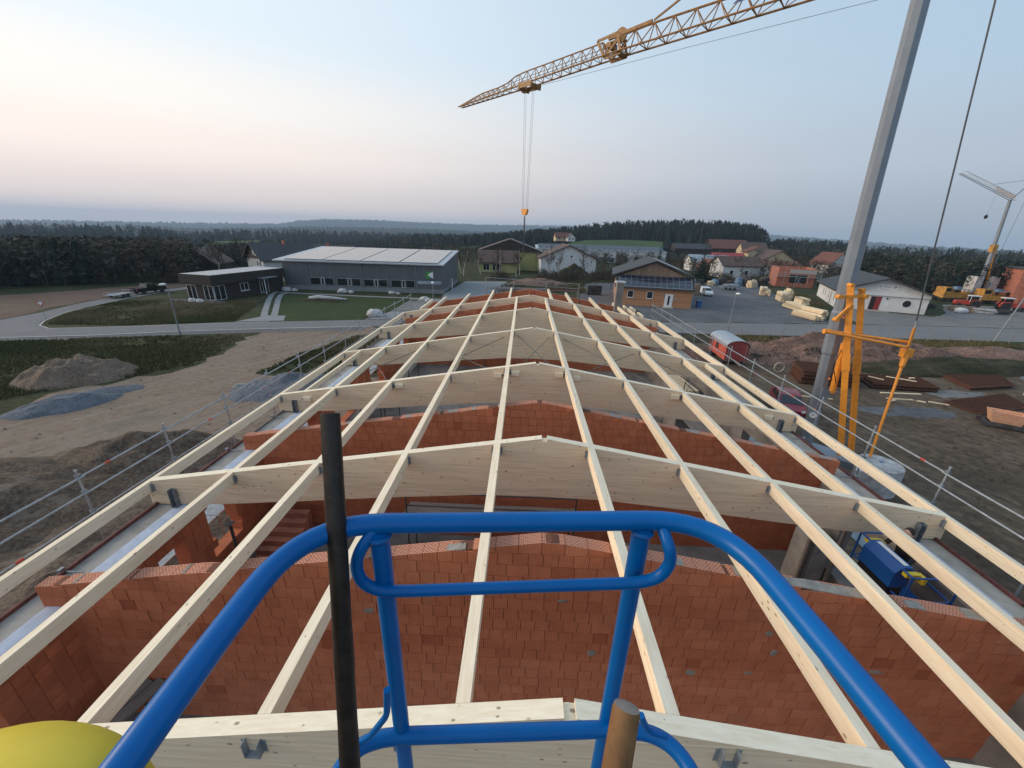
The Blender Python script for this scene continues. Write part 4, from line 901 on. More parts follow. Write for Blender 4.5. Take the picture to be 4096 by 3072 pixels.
t = thing('steel_pipe', 'blackened steel pipe with open end leaning on the blue rail', 'pipe', PD(757, 1700, .80))
p0, p1 = PD(713, 893, .80), PD(772, 1930, .80)
dd = (p1 - p0).normalized(); pts = [p0 + dd * (p1 - p0).length * k / 14 for k in range(15)]; rr = random.Random(3)
MB().tube(pts, [.0192 + rr.uniform(-.0005, .0007) for _ in pts], 22, caps=False).build('tube', 'pipe_black', t, True, True)
ring = MB(); a_ = dd.cross(Vector((0, 0, 1))).normalized(); b_ = dd.cross(a_); V = []
for r_, h_ in ((.0192, 0), (.0140, 0), (.0140, .05)):
    for j in range(22): q = 2 * PI * j / 22; V.append(p0 + dd * h_ + (a_ * math.cos(q) + b_ * math.sin(q)) * r_)
ring.add(V, [(k * 22 + j, k * 22 + (j + 1) % 22, (k + 1) * 22 + (j + 1) % 22, (k + 1) * 22 + j) for k in range(2) for j in range(22)] + [tuple(range(44, 66))]); ring.build('open_end', 'pipe_black', t, True)
t = thing('tool_handle', 'brown wooden tool handle with grey sawn end', 'handle', PD(1322, 1700, .545))
p0, p1 = PD(1354, 1526, .575), PD(1308, 1800, .545); dd = (p1 - p0).normalized()
MB().tube([p0, p0 + dd * .006, p0 + dd * .08, p1], [.0182, .0197, .0200, .0205], 24, caps=False).build('shaft', 'handle_wood', t, True, True)
c_ = MB(); a_ = dd.cross(Vector((0, 0, 1))).normalized(); b_ = dd.cross(a_)
c_.add([p0 - dd * .002] + [p0 + (a_ * math.cos(2 * PI * j / 24) + b_ * math.sin(2 * PI * j / 24)) * .0182 for j in range(24)], [(0, 1 + (j + 1) % 24, 1 + j) for j in range(24)]); c_.build('sawn_end', 'old_plank', t, True)
def ellipsoid(name, c, rad, mat, parent=None, nu=32, nv=16, rot=0.0, wob=0.0, world=True, seed=0):
    V = []; rr = random.Random(seed)
    for i in range(nv + 1):
        th = PI * i / nv
        for j in range(nu):
            ph = 2 * PI * j / nu; k = 1 + (rr.uniform(-wob, wob) if wob and 0 < i < nv else 0)
            x, y, z = rad[0] * math.sin(th) * math.cos(ph) * k, rad[1] * math.sin(th) * math.sin(ph) * k, rad[2] * math.cos(th) * k
            V.append((c[0] + x * math.cos(rot) - y * math.sin(rot), c[1] + x * math.sin(rot) + y * math.cos(rot), c[2] + z))
    b = MB(); b.add(V, [(i * nu + j, (i + 1) * nu + j, (i + 1) * nu + (j + 1) % nu, i * nu + (j + 1) % nu) for i in range(nv) for j in range(nu)])
    return b.build(name, mat, parent, world, True)
yc = PD(-38, 1900, .42)
t = thing('rail_cover', 'smooth yellow plastic cover over the left basket rail', 'cover', yc)
ellipsoid('shell', yc, (.19, .13, .10), 'cover_yellow', t, 48, 24, rot=-.25)

# ================================================================== PEOPLE
def person(label, loc, rz, joints, top_mat, leg_mat, hair='hair_dark', group=None):
    """joints: pelvis, chest, neck, head, then (shoulder, elbow, hand) l/r, (hip, knee, foot, toe) l/r in local metres"""
    t = thing('person', label, 'person', loc, rz)
    names = list(joints); V = [joints[k][:3] for k in names]; R = [joints[k][3] for k in names]; ix = {k: i for i, k in enumerate(names)}
    E_ = [('pelvis', 'waist'), ('waist', 'chest'), ('chest', 'neck'), ('neck', 'jaw'), ('jaw', 'head'), ('chest', 'sl'), ('sl', 'el'), ('el', 'hl'), ('hl', 'fl'), ('chest', 'sr'), ('sr', 'er'), ('er', 'hr'), ('hr', 'fr'), ('pelvis', 'kl0'), ('kl0', 'kl'), ('kl', 'al'), ('al', 'tl'), ('pelvis', 'kr0'), ('kr0', 'kr'), ('kr', 'ar'), ('ar', 'tr')]
    me = bpy.data.meshes.new('body'); me.from_pydata(V, [(ix[a], ix[b]) for a, b in E_], [])
    o = link('body', me, t); md = o.modifiers.new('skin', 'SKIN'); md.use_smooth_shade = True
    for i, sv in enumerate(me.skin_vertices[0].data): sv.radius = (R[i], R[i]); sv.use_root = (i == 0)
    o.modifiers.new('sub', 'SUBSURF').levels = 2; o.modifiers['sub'].render_levels = 2
    for q in (top_mat, leg_mat, 'skin'): me.materials.append(M[q])
    hd = Vector(joints['head'][:3])
    ellipsoid('face', hd + Vector((0, .02, -.02)), (.078, .095, .115), 'skin', t, 20, 12, world=False)
    ellipsoid('nose', hd + Vector((0, .118, -.03)), (.014, .02, .024), 'skin', t, 10, 6, world=False)
    for s in (-1, 1):
        ellipsoid('ear', hd + Vector((s * .08, 0, -.02)), (.012, .022, .03), 'skin', t, 8, 6, world=False)
        ellipsoid('eye', hd + Vector((s * .032, .105, 0)), (.012, .008, .008), 'hair_dark', t, 8, 6, world=False)
        k = 'hl' if s < 0 else 'hr'; h0 = Vector(joints[k][:3]); f0 = Vector(joints['fl' if s < 0 else 'fr'][:3]); d = (f0 - h0).normalized(); sd = d.cross(Vector((0, 0, 1))); sd = sd.normalized() if sd.length > .1 else Vector((1, 0, 0))
        hm = MB()
        for q, (off, L) in enumerate(((-.030, .065), (-.010, .078), (.010, .074), (.030, .058))): hm.tube([f0 + sd * off, f0 + sd * off + d * L * .5, f0 + sd * off + d * L + Vector((0, 0, -.02))], [.0095, .009, .007], 6)
        hm.tube([h0 + sd * .035, h0 + sd * .065 + d * .03, h0 + sd * .07 + d * .06], [.011, .010, .008], 6); hm.build('fingers', 'skin', t, smooth=True)
    ellipsoid('hair', hd + Vector((0, -.022, .022)), (.088, .098, .105), hair, t, 20, 12, world=False)
    return t
def stance(bend=0.0, squat=0.0, arms=0.3):
    hz = .92 - squat; cz = hz + .48 * math.cos(bend); cy = .48 * math.sin(bend); k = squat * .8
    return {'pelvis': (0, 0, hz, .13), 'waist': (0, cy * .45, hz + (cz - hz) * .45, .125), 'chest': (0, cy, cz, .145), 'neck': (0, cy * 1.22 + .01, cz + .15, .06), 'jaw': (0, cy * 1.3 + .03, cz + .20, .06), 'head': (0, cy * 1.36 + .03, cz + .29, .085),
            'sl': (-.19, cy, cz + .05, .065), 'el': (-.27, cy + .10, cz - .22, .048), 'hl': (-.22, cy + .10 + arms, cz - .38, .034), 'fl': (-.21, cy + .17 + arms, cz - .40, .028),
            'sr': (.19, cy, cz + .05, .065), 'er': (.27, cy + .10, cz - .22, .048), 'hr': (.22, cy + .10 + arms, cz - .38, .034), 'fr': (.21, cy + .17 + arms, cz - .40, .028),
            'kl0': (-.10, 0, hz - .08, .10), 'kl': (-.12, k + .03, .49 - squat * .25, .068), 'al': (-.12, 0, .09, .048), 'tl': (-.13, .16, .04, .04),
            'kr0': (.10, 0, hz - .08, .10), 'kr': (.12, k + .03, .49 - squat * .25, .068), 'ar': (.12, 0, .09, .048), 'tr': (.13, .16, .04, .04)}
trestle('plank work platform under the worker at the far gable', (4.7, 30.4), 2.2, .9, 5.95, 0.0, rail=False)
person('worker in a bright green shirt stooping behind the far right purlins', (4.55, 30.45, 6.0), PI / 2, stance(.9, .05), 'shirt_green', 'trousers')
person('worker in black clothes with dark hair standing in the blue lift by the right wall', (8.12, 4.55, 5.46), PI / 2 + .3, stance(.35, .12), 'cloth_black', 'cloth_black')

# ================================================================== SECOND LIFT (inside, right)
t = thing('platform_lift', 'dark blue work lift with yellow latches standing inside the right wall', 'lift', (7.9, 4.4, FLOOR))
z0 = 2.25
for x, y in ((-.5, -.75), (-.5, .55), (.5, -.75), (.5, .55)): MB().tube([(x, y, z0), (x, y, z0 + 1.12)], .021, 10).build('post', 'lift_blue', t, smooth=True)
for z in (z0 + .5, z0 + 1.12): MB().tube(arc([(-.5, -.75, z), (-.5, .55, z), (.5, .55, z), (.5, -.75, z), (-.5, -.75, z)], .12, 5), .021, 10).build('rail', 'lift_blue', t, smooth=True)
MB().box(-.55, .55, -.8, .6, z0 - .06, z0).build('floor_plate', 'lift_blue', t)
MB().prism([(-.62, z0 + .62), (-.62, z0 + 1.0), (-.50, z0 + 1.16), (-.30, z0 + 1.16), (-.26, z0 + .95), (-.26, z0 + .62)], -.52, .28, 'y').build('control_hood', 'lift_blue', t)
MB().box(-.60, -.30, -.5, .26, z0 + .25, z0 + .617).build('control_box', 'black_paint', t)
MB().box(-.44, -.34, -.46, .22, z0 + 1.162, z0 + 1.166).build('label_strip', 'white_paint', t)
for y in (-.60, .36):
    MB().box(-.52, -.24, y - .05, y + .05, z0 + 1.02, z0 + 1.10).box(-.24, -.16, y - .12, y + .05, z0 + .92, z0 + 1.08).build('latch', 'cover_yellow', t)
for k in range(4):
    a = k % 2
    for y in (-.55, .35): MB().bar((-.45 if a else .45, y, .55 + k * .42), (.45 if a else -.45, y, .97 + k * .42), .05, .10).build('scissor_arm', 'lift_blue', t)
MB().box(-.6, .6, -1.25, .85, .18, .55).build('chassis', 'lift_blue', t)
for x in (-.55, .55):
    for y in (-.95, .6): MB().lathe([(.15, -.07), (.2, -.05), (.2, .05), (.15, .07)], (x, y, .2), 14, axis='x').build('wheel', 'rubber', t)
MB().tube(arc([(-.3, -1.5, 1.9), (.1, -1.45, 1.9), (.5, -1.5, 1.9)], .1), .025, 8).tube([(.1, -1.45, 1.9), (.0, -1.0, 2.2)], .03, 8).tube([(.1, -1.45, 1.9), (.1, -1.3, .4)], .03, 8).tube([(.5, -1.5, 1.9), (.5, -1.2, .5)], .03, 8).build('entry_gate', 'lift_blue', t, smooth=True)

# ================================================================== TOWER CRANE BESIDE THE BUILDING
CR = thing('tower_crane', 'tower crane with grey octagonal mast and orange struts beside the building, yellow lattice jib overhead', 'crane', (16.7, 18.8, 0))
def mast(z): return Vector((16.67 - .052 * (z - 2), 18.85 + .021 * (z - 2), z))
cdir = Vector((.741, -.671, 0)); jdir = -cdir; pdir = Vector((.671, .741, 0))
MB().tube([mast(.9), mast(10.2)], .32, 8).build('mast', 'mast_grey', CR, True)
MB().tube([mast(10.2), mast(10.26), mast(25.4)], [.38, .38, .33], 8).build('mast_section', 'mast_grey', CR, True)
MB().tube([mast(7.0), mast(7.1), mast(9.3), mast(9.4)], [.33, .37, .37, .33], 8).build('mast_sleeve', 'mast_grey', CR, True)
fr_ = MB()
for a in range(4):
    d = Vector((math.cos(a * PI / 2 + .4), math.sin(a * PI / 2 + .4), 0)); fr_.bar(mast(.8) * 1 + Vector((0, 0, 0)), Vector((16.7, 18.8, .25)) + d * 2.7, .35, .35)
    fr_.lathe([(.3, 0), (.3, .12), (.1, .2)], Vector((16.7, 18.8, 0)) + d * 2.7, 12)
fr_.build('undercarriage', 'mast_grey', CR, True)
pl = MB(); pl.bar(mast(1.2) - cdir * .8, Vector((16.7, 18.8, 1.2)) + cdir * 3.6, 1.3, .35); pl.build('slewing_platform', 'mast_grey', CR, True)
for (ta, ba, ya, yb_) in (((1838, 616), (1816, 965), 18.55, 17.45), ((1862, 626), (1839, 968), 18.85, 17.75)):
    tp, bt = PY(*ta, ya), PY(*ba, yb_); bt = bt + (bt - tp).normalized() * .5
    MB().bar(tp, bt, .28, .20, up=pdir).build('strut', 'crane_orange', CR, True)
    m_ = tp.lerp(bt, .43); d = (bt - tp).normalized(); MB().bar(m_ - d * .45, m_ + d * .45, .35, .26, up=pdir).build('strut_sleeve', 'crane_orange', CR, True)
    MB().lathe([(.10, -.15), (.10, .15)], tp, 14, axis='y').build('pin', 'crane_orange', CR, True)
for (pa, pb) in (((1812, 641), (1868, 640)), ((1806, 690), (1836, 662))):
    qa, qb = PY(*pa, 18.35), PY(*pb, 18.35); MB().bar(qa, qb, .10, .15).build('link_bar', 'crane_orange', CR, True)
    for q_ in (qa, qb): MB().lathe([(.11, -.13), (.11, .13)], q_, 14, axis='y').build('pin', 'crane_orange', CR, True)
h0, h1 = PY(1824, 742, 18.35), PY(1797, 848, 18.35)
MB().tube([h0, h1], .15, 10).tube([h0 + (h0 - h1).normalized() * .6, h0], .08, 8).build('hydraulic_cylinder', 'crane_orange', CR, True)
MB().tube(arc([h0 + Vector((-.15, -.15, -.3)), h0 + Vector((-.35, -.2, -1.2)), h1 + Vector((-.1, -.2, .6))], .3), .02, 6).build('hose', 'rubber', CR, True)
MB().prism([(h1.x - .55, h1.z - .9), (h1.x - .1, h1.z - .25), (h1.x + .35, h1.z + .05), (h1.x - .2, h1.z + .1), (h1.x - .6, h1.z + .3)], h1.y - .06, h1.y + .06, 'y').build('cylinder_lug', 'mast_grey', CR, True)
k0, k1 = PY(1790, 716, 18.3), PY(1958, 748, 17.5)
for s in (-1, 1):
    MB().tube([k0 + pdir * .18 * s, k1 + pdir * .22 * s + Vector((0, 0, .18 if s > 0 else 0))], .07, 8).build('link_arm', 'crane_orange', CR, True)
MB().tube([k0 - Vector((.25, .0, 0)), k0 + Vector((.1, 0, 0))], .13, 10).build('link_eye', 'crane_orange', CR, True)
e0, e1 = PY(1976, 708, 17.4), PY(1958, 762, 17.5)
MB().bar(e0 + pdir * .09, e1 + pdir * .09, .05, .22).bar(e0 - pdir * .09, e1 - pdir * .09, .05, .22).obox(e1, (.45, .3, .42)).build('shackle', 'crane_orange', CR, True)
rb = Vector((18.42, 16.5, 2.05)); MB().tube([e1, e1.lerp(rb, .12), e1.lerp(rb, .14), rb], [.16, .12, .065, .065], 8).build('tie_rod', 'crane_orange', CR, True)
MB().tube([e0, e0 + Vector((-.03, 0, .35))], .05, 8).build('cable_clamp', 'galvanised', CR, True)
MB().tube([e0, e0.lerp(PY(2160, -40, 17.9), .5) + Vector((.03, 0, -.05)), PY(2160, -40, 17.9), mast(25.3)], .032, 6).build('tie_cable', 'rod_steel', CR, True)
bc = Vector((18.62, 16.0, 0)); bl = MB()
for i, (a, b_) in enumerate(((.40, .92), (.93, 1.45), (1.46, 1.98))): bl.lathe([(.95, a), (.97, a + .03), (.97, b_ - .03), (.94, b_)], bc, 36)
bl.build('ballast_ring', 'stone_pale', CR, True)
MB().obox(bc + Vector((-.95, -.55, 1.15)), (1.1, 1.0, 1.35), -.74).build('ballast_block', 'stone_pale', CR, True)
MB().lathe([(.10, 1.98), (.10, 1.986)], bc + Vector((.1, .1, 0)), 14).build('ballast_mark', 'sign_blue', CR, True)
ms = mast(3.0) + Vector((-.13, -.42, 0)); fc = (CAM - ms); fc.z = 0; fc.normalize()
MB().tube([PY(1756, 897, 18.45), PY(1756, 897, 18.45) - fc * .03], .17, 18).build('round_sticker', 'white_paint', CR, True)
def decal(name, txt, loc, size, rz, mat, parent, tilt=PI / 2):
    """flat lettering as mesh"""
    cu = bpy.data.curves.new(name, 'FONT'); cu.body = txt; cu.size = size; cu.extrude = .004; cu.align_x = 'CENTER'; cu.align_y = 'CENTER'
    o = bpy.data.objects.new('tmp', cu); COL.objects.link(o); dg = bpy.context.evaluated_depsgraph_get(); me = bpy.data.meshes.new_from_object(o.evaluated_get(dg))
    bpy.data.objects.remove(o); me.materials.clear(); me.materials.append(M[mat]); q = link(name, me, parent)
    mw = Matrix.Translation(loc) @ Matrix.Rotation(rz, 4, 'Z') @ Matrix.Rotation(tilt, 4, 'X'); q.matrix_local = WM[parent.name].inverted() @ mw; return q
rz_s = math.atan2(fc.x, -fc.y)
decal('sticker_letter', 'P', PY(1756, 897, 18.45) + fc * .004, .24, rz_s, 'sign_ink', CR)
for u, v in ((1760, 884), (1791, 818), (1822, 686)):
    p_ = PY(u, v, 18.40); MB().obox(p_, (.10, .02, .10), rz_s).build('orange_mark', 'sticker_orange', CR, True)
# jib
J0 = Vector((16.67, 18.85, 0))
def jp(s, z, o=0.0): return J0 + jdir * s + pdir * o + Vector((0, 0, z))
def jbot(s): return float(np.interp(s, [0, 6, 16, 24, 32], [23.95, 23.87, 23.78, 23.5, 23.30]))
def jtop(s): return float(np.interp(s, [0, 10, 13.5, 17.2, 22, 24.8, 26.3, 29.2, 31.9], [24.95, 24.85, 24.85, 24.66, 24.50, 24.41, 23.95, 23.86, 23.42]))
def jw(s): return float(np.interp(s, [0, 16, 24, 26, 32], [.55, .5, .45, .36, .22]))
ss = np.arange(0, 32.01, 1.0)
MB().tube([jp(s, jtop(s)) for s in ss if s <= 16], .062, 6).build('top_chord', 'jib_yellow', CR, True)
MB().tube([jp(s, jtop(s)) for s in ss if s >= 17], .045, 6).build('top_chord', 'jib_yellow', CR, True)
for o_ in (-1, 1):
    MB().tube([jp(s, jbot(s), o_ * jw(s)) for s in ss], .055, 6).build('bottom_chord', 'jib_yellow', CR, True)
n_ = 0; s = 0.3
while s < 31.6:
    st = 1.25 if s < 15.5 else (.85 if s < 26 else .6); m_ = s + st / 2; e = s + st; r_ = .034 if s < 16 else .024
    br = MB()
    for o_ in (-1, 1):
        br.tube([jp(s, jbot(s), o_ * jw(s)), jp(m_, jtop(m_))], r_, 4).tube([jp(m_, jtop(m_)), jp(e, jbot(e), o_ * jw(e))], r_, 4)
        if s > 16: br.tube([jp(s, jbot(s) + .5 * (jtop(s) - jbot(s)), o_ * jw(s) * .5), jp(e, jbot(e) + .5 * (jtop(e) - jbot(e)), o_ * jw(e) * .5)], .02, 4)
    br.tube([jp(s, jbot(s), -jw(s)), jp(s, jbot(s), jw(s))], r_, 4).tube([jp(s, jbot(s), -jw(s)), jp(e, jbot(e), jw(e))], r_ * .8, 4)
    br.build('lattice_brace', 'jib_yellow', CR, True); s = e
MB().bar(jp(13.6, 24.95), jp(16.6, 24.78), .16, .18).build('pendant_saddle', 'jib_yellow', CR, True)
MB().bar(jp(13.5, 24.98), jp(6.8, 27.6), .08, .10).build('pendant_bar', 'jib_yellow', CR, True)
for o_ in (-.42, .42):
    poly = [(15.35, 23.68), (16.5, 23.62), (17.2, 24.66), (15.75, 24.78)]
    for i in range(4): MB().bar(jp(*poly[i], o_), jp(*poly[(i + 1) % 4], o_), .05, .16).build('joint_frame', 'jib_yellow', CR, True)
    MB().bar(jp(15.5, 24.6, o_), jp(16.45, 23.75, o_), .04, .12).build('joint_frame', 'jib_yellow', CR, True)
MB().bar(jp(15.55, 23.72, -.45), jp(15.55, 23.72, .45), .3, .16).bar(jp(16.3, 24.3, -.42), jp(16.3, 24.3, .42), .3, .3).build('joint_axle', 'jib_yellow', CR, True)
wh = MB(); wc = jp(15.7, 24.75)
wh.tube([wc - pdir * .05, wc + pdir * .05], .42, 18); wh.build('sheave', 'jib_yellow', CR, True)
# trolley, ropes, hook
ts = 23.5; tz = jbot(ts)
tr = MB()
for o_ in (-.55, .55): tr.bar(jp(ts - .7, tz - .10, o_), jp(ts + .7, tz - .10, o_), .06, .34)
for a in (-.6, .6): tr.bar(jp(ts + a, tz - .22, -.6), jp(ts + a, tz - .22, .6), .12, .3); tr.tube([jp(ts + a, tz - .25, -.12), jp(ts + a, tz - .25, .12)], .22, 14)
tr.build('trolley', 'jib_yellow', CR, True)
hz = 14.45
for a in (-.42, .42):
    for o_ in (-.09, .09): MB().tube([jp(ts + a, tz - .4, o_), jp(ts + a * .55, hz + .2, o_)], .014, 4).build('hoist_rope', 'galvanised', CR, True)
hk = MB(); hc = jp(ts, hz); n = 12; poly = [(-.30, .18), (.30, .18), (.32, .04), (.26, -.17), (.11, -.32), (-.11, -.32), (-.26, -.17), (-.32, .04)]
VV = [hc + jdir * a + pdir * -.11 + Vector((0, 0, z)) for a, z in poly] + [hc + jdir * a + pdir * .13 + Vector((0, 0, z)) for a, z in poly]; n = len(poly)
hk.add(VV, [tuple(range(n)), tuple(range(2 * n - 1, n - 1, -1))] + [(i, (i + 1) % n, n + (i + 1) % n, n + i) for i in range(n)]); hk.build('hook_block', 'crane_orange', CR, True)
cn = MB(); zz = hz - .4; k = 0
while zz > 11.2:
    ax = jdir if k % 2 else pdir; L = []
    for q in range(9): a = 2 * PI * q / 8; L.append(hc + ax * .06 * math.cos(a) + Vector((0, 0, zz - hz - .09 + .11 * math.sin(a))))
    cn.tube(L, .028, 5, caps=False); zz -= .17; k += 1
cn.build('chain', 'rod_steel', CR, True)
MB().tube([jp(22.6, tz - .25), jp(11, 23.12), jp(0.5, 22.9)], .012, 4).build('trolley_rope', 'galvanised', CR, True)
# banner on the jib
bn = MB(); bz = [(5.6, 24.55), (8.9, 24.42), (8.2, 25.1), (5.6, 25.3)]
VV = [jp(a, z, -.42 * (1 - (z - 23.9) / 1.1)) for a, z in bz]; bn.add(VV + [v + pdir * .02 for v in VV], [(0, 1, 2, 3), (7, 6, 5, 4), (0, 4, 5, 1), (1, 5, 6, 2), (2, 6, 7, 3), (3, 7, 4, 0)]); bn.build('banner', 'sign_blue', CR, True)
bp = jp(7.2, 24.86, -.12); decal('banner_letters', 'GO', bp - pdir * .02, .95, math.atan2(-pdir.x, pdir.y) * 1.0 + 0.0, 'sign_yellow', CR, PI / 2 + .38)
# ================================================================== HOUSES
def window(t, x0, x1, z0, z1, y=0.0, axis='y', sgn=-1, frame='frame_white', mull=1, sill=True, glass='glass_dark'):
    """window in a local wall plane; each has frame and panes of its own"""
    d = .05
    def bx(mb, a0, a1, q0, q1, n0, n1):
        n0, n1 = sorted((y + sgn * n0, y + sgn * n1))
        return mb.box(a0, a1, n0, n1, q0, q1) if axis == 'y' else mb.box(n0, n1, a0, a1, q0, q1)
    f = MB(); wd = .07
    bx(f, x0, x1, z1 - wd, z1, -.05, d); bx(f, x0, x1, z0, z0 + wd, -.05, d); bx(f, x0, x0 + wd, z0 + wd, z1 - wd, -.05, d); bx(f, x1 - wd, x1, z0 + wd, z1 - wd, -.05, d)
    for k in range(mull): xm = x0 + (x1 - x0) * (k + 1) / (mull + 1); bx(f, xm - wd / 2, xm + wd / 2, z0 + wd, z1 - wd, -.05, d)
    o = f.build('window', frame, t)
    for k in range(mull + 1):
        a = x0 + (x1 - x0) * k / (mull + 1); b_ = x0 + (x1 - x0) * (k + 1) / (mull + 1); g = MB(); bx(g, a + wd / 2, b_ - wd / 2, z0 + wd / 2, z1 - wd / 2, -.06, .012); g.build('pane', glass, o)
    if sill: q = MB(); bx(q, x0 - .06, x1 + .06, z0 - .06, z0 - .002, -.02, .13); q.build('sill', frame, o)
    return o
def house(name, label, loc, rz, w_, d_, h, rh, wall, roof, ov=.5, ridge='y', windows=(), chimney=None, door=None, cat='house', mull=1, extra=None):
    """gabled house; front at y=0, ridge runs along y (gable to the front) or along x"""
    t = thing(name, label, cat, loc, rz); b = MB()
    if ridge == 'y': b.prism([(0, 0), (w_, 0), (w_, h), (w_ / 2, h + rh), (0, h)], 0, d_, 'y')
    else: b.prism([(0, 0), (d_, 0), (d_, h), (d_ / 2, h + rh), (0, h)], 0, w_, 'x')
    b.build('wall', wall, t); r = MB(); th = .22; W_ = w_ if ridge == 'y' else d_; L = d_ if ridge == 'y' else w_; k = rh / (W_ / 2)
    for s in (0, 1):
        x0, z0 = (-ov, h - ov * k) if s == 0 else (W_ + ov, h - ov * k); P = [(x0, z0 + .03), (W_ / 2, h + rh + .03), (W_ / 2, h + rh + .03 + th), (x0, z0 + .03 + th)]
        r.prism(P, -ov, L + ov, 'y' if ridge == 'y' else 'x')
    ro = r.build('roof', roof, t)
    if chimney:
        c = MB(); cx, cy, ch = chimney; c.box(cx - .35, cx + .35, cy - .3, cy + .3, h, h + rh + ch); c.build('chimney', 'brick_plain', ro)
    for q in windows: window(t, *q, mull=mull)
    if door:
        x0, x1, zz, m_ = door; o = MB().box(x0, x1, -.06, .05, 0, zz).build('door', m_, t); MB().box(x1 - .18, x1 - .12, -.11, -.06, 1.0, 1.08).build('handle', 'galvanised', o)
    return t

# ---- grey hall
HRZ = math.radians(1.0)
H = thing('grey_hall', 'long grey metal clad hall with pale solar panels on its roof', 'hall', (-50.8, 81.2, 0), HRZ)
HL = 33.3; HD = 21.5; zn, zf_ = 5.75, 7.5
MB().prism([(0, .9), (HD, .9), (HD, zf_), (0, zn)], 0, HL, 'x').build('wall', 'hall_grey', H)
MB().box(.02, HL - .02, .02, HD - .02, 0, .897).build('plinth', 'hall_base', H)
sl_ = (zf_ - zn) / HD
MB().prism([(-.55, zn - .55 * sl_ + .02), (HD + .5, zf_ + .5 * sl_ + .02), (HD + .5, zf_ + .5 * sl_ + .26), (-.55, zn - .55 * sl_ + .26)], -1.6, HL + .35, 'x').build('roof', 'zinc', H)
ri = MB()
for i in range(66): ri.box(0, 0.001, 0, 0.001, 0, 0.001) if False else None
for k in range(4):
    x0 = .4 + k * 8.05; x1 = x0 + 7.75; o = MB(); yy0, yy1 = .35, HD - 1.2
    zz = lambda y: zn + y * sl_ + .34
    nx, ny = 7, 11
    fr_ = MB().hexa([(x0, yy0, zz(yy0)), (x1, yy0, zz(yy0)), (x1, yy1, zz(yy1)), (x0, yy1, zz(yy1)), (x0, yy0, zz(yy0) + .10), (x1, yy0, zz(yy0) + .10), (x1, yy1, zz(yy1) + .10), (x0, yy1, zz(yy1) + .10)]).build('solar_array', 'zinc', H)
    for i in range(nx):
        for j in range(ny):
            a0 = x0 + (x1 - x0) * i / nx + .02; a1 = x0 + (x1 - x0) * (i + 1) / nx - .02; b0 = yy0 + (yy1 - yy0) * j / ny + .02; b1 = yy0 + (yy1 - yy0) * (j + 1) / ny - .02
            MB().add([(a0, b0, zz(b0) + .112), (a1, b0, zz(b0) + .112), (a1, b1, zz(b1) + .112), (a0, b1, zz(b1) + .112)], [(0, 1, 2, 3)]).build('solar_panel', 'panel_sky_tint', fr_)
for k, x in enumerate((5.4, 11.05, 16.65, 22.4)):
    window(H, x, x + 2.2, 1.05, 2.6, 0, frame='frame_grey', mull=0, sill=False); window(H, x + 2.35, x + 2.95, 1.05, 2.6, 0, frame='frame_white', mull=0, sill=False); window(H, x + 3.1, x + 5.0, 1.05, 2.6, 0, frame='frame_grey', mull=0, sill=False, glass='glass_dark')
for x in (5.0, 16.35, 27.8): MB().tube([(x, -.35, zn - .25), (x, -.10, zn - .8), (x, -.10, .1)], .07, 8).build('downpipe', 'galv_dark', H)
for i in range(34): MB().box(i * .98, i * .98 + .03, -.012, .0, 2.75, zn - .03).build('cladding_seam', 'galv_dark', H) if i % 2 == 0 else None
MB().box(HL, HL + .05, 8.2, 9.6, 0, 2.5).build('door', 'galv_dark', H)
MB().tube([(HL + 1.0, 6.2, 0), (HL + 1.0, 6.2, 2.6)], .10, 8).build('white_post', 'white_paint', H)
MB().prism([(0, 0), (1.6, 0), (1.6, 1.3), (1.2, 1.9), (0, 1.9)], HL, HL + .9, 'x').build('entrance_box', 'galv_dark', H) if False else None
# signs: green square emblem with a pale curved shape and blue sweep, and a pale name board
sg = thing('wall_sign', 'green and white square emblem sign on the grey hall', 'sign', (-50.8, 81.2, 0), HRZ)
MB().box(29.85, 31.35, -.10, -.004, 3.05, 4.5).build('board', 'sign_green', sg)
C0 = (31.33, 3.78); E1 = [(31.33, 4.46)] + [(31.33 - 1.02 * math.sin(PI * k / 14) * (1 if k < 8 else 1), 4.46 - 1.30 * (k / 14)) for k in range(1, 14)] + [(31.33, 3.16)]
MB().prism(E1, -.13, -.102, 'y').build('emblem_shape', 'white_paint', sg)
SW = [(30.86, 3.66), (30.72, 3.48), (30.80, 3.36), (31.05, 3.24), (31.34, 3.17), (31.34, 3.06), (31.0, 3.12), (30.70, 3.28), (30.60, 3.48), (30.72, 3.62)]
MB().prism(SW, -.15, -.132, 'y').build('emblem_sweep', 'sign_blue', sg)
sb = thing('name_board', 'long pale name board on the grey hall reading concept regental', 'sign', (-50.8, 81.2, 0), HRZ)
MB().box(28.0, 33.0, -.10, -.004, 1.95, 2.55).build('board', 'sign_pale', sb)
c = decal('lettering', 'concept regental', WM[sb.name] @ Vector((31.35, -.108, 2.25)), .46, HRZ, 'sign_ink', sb)
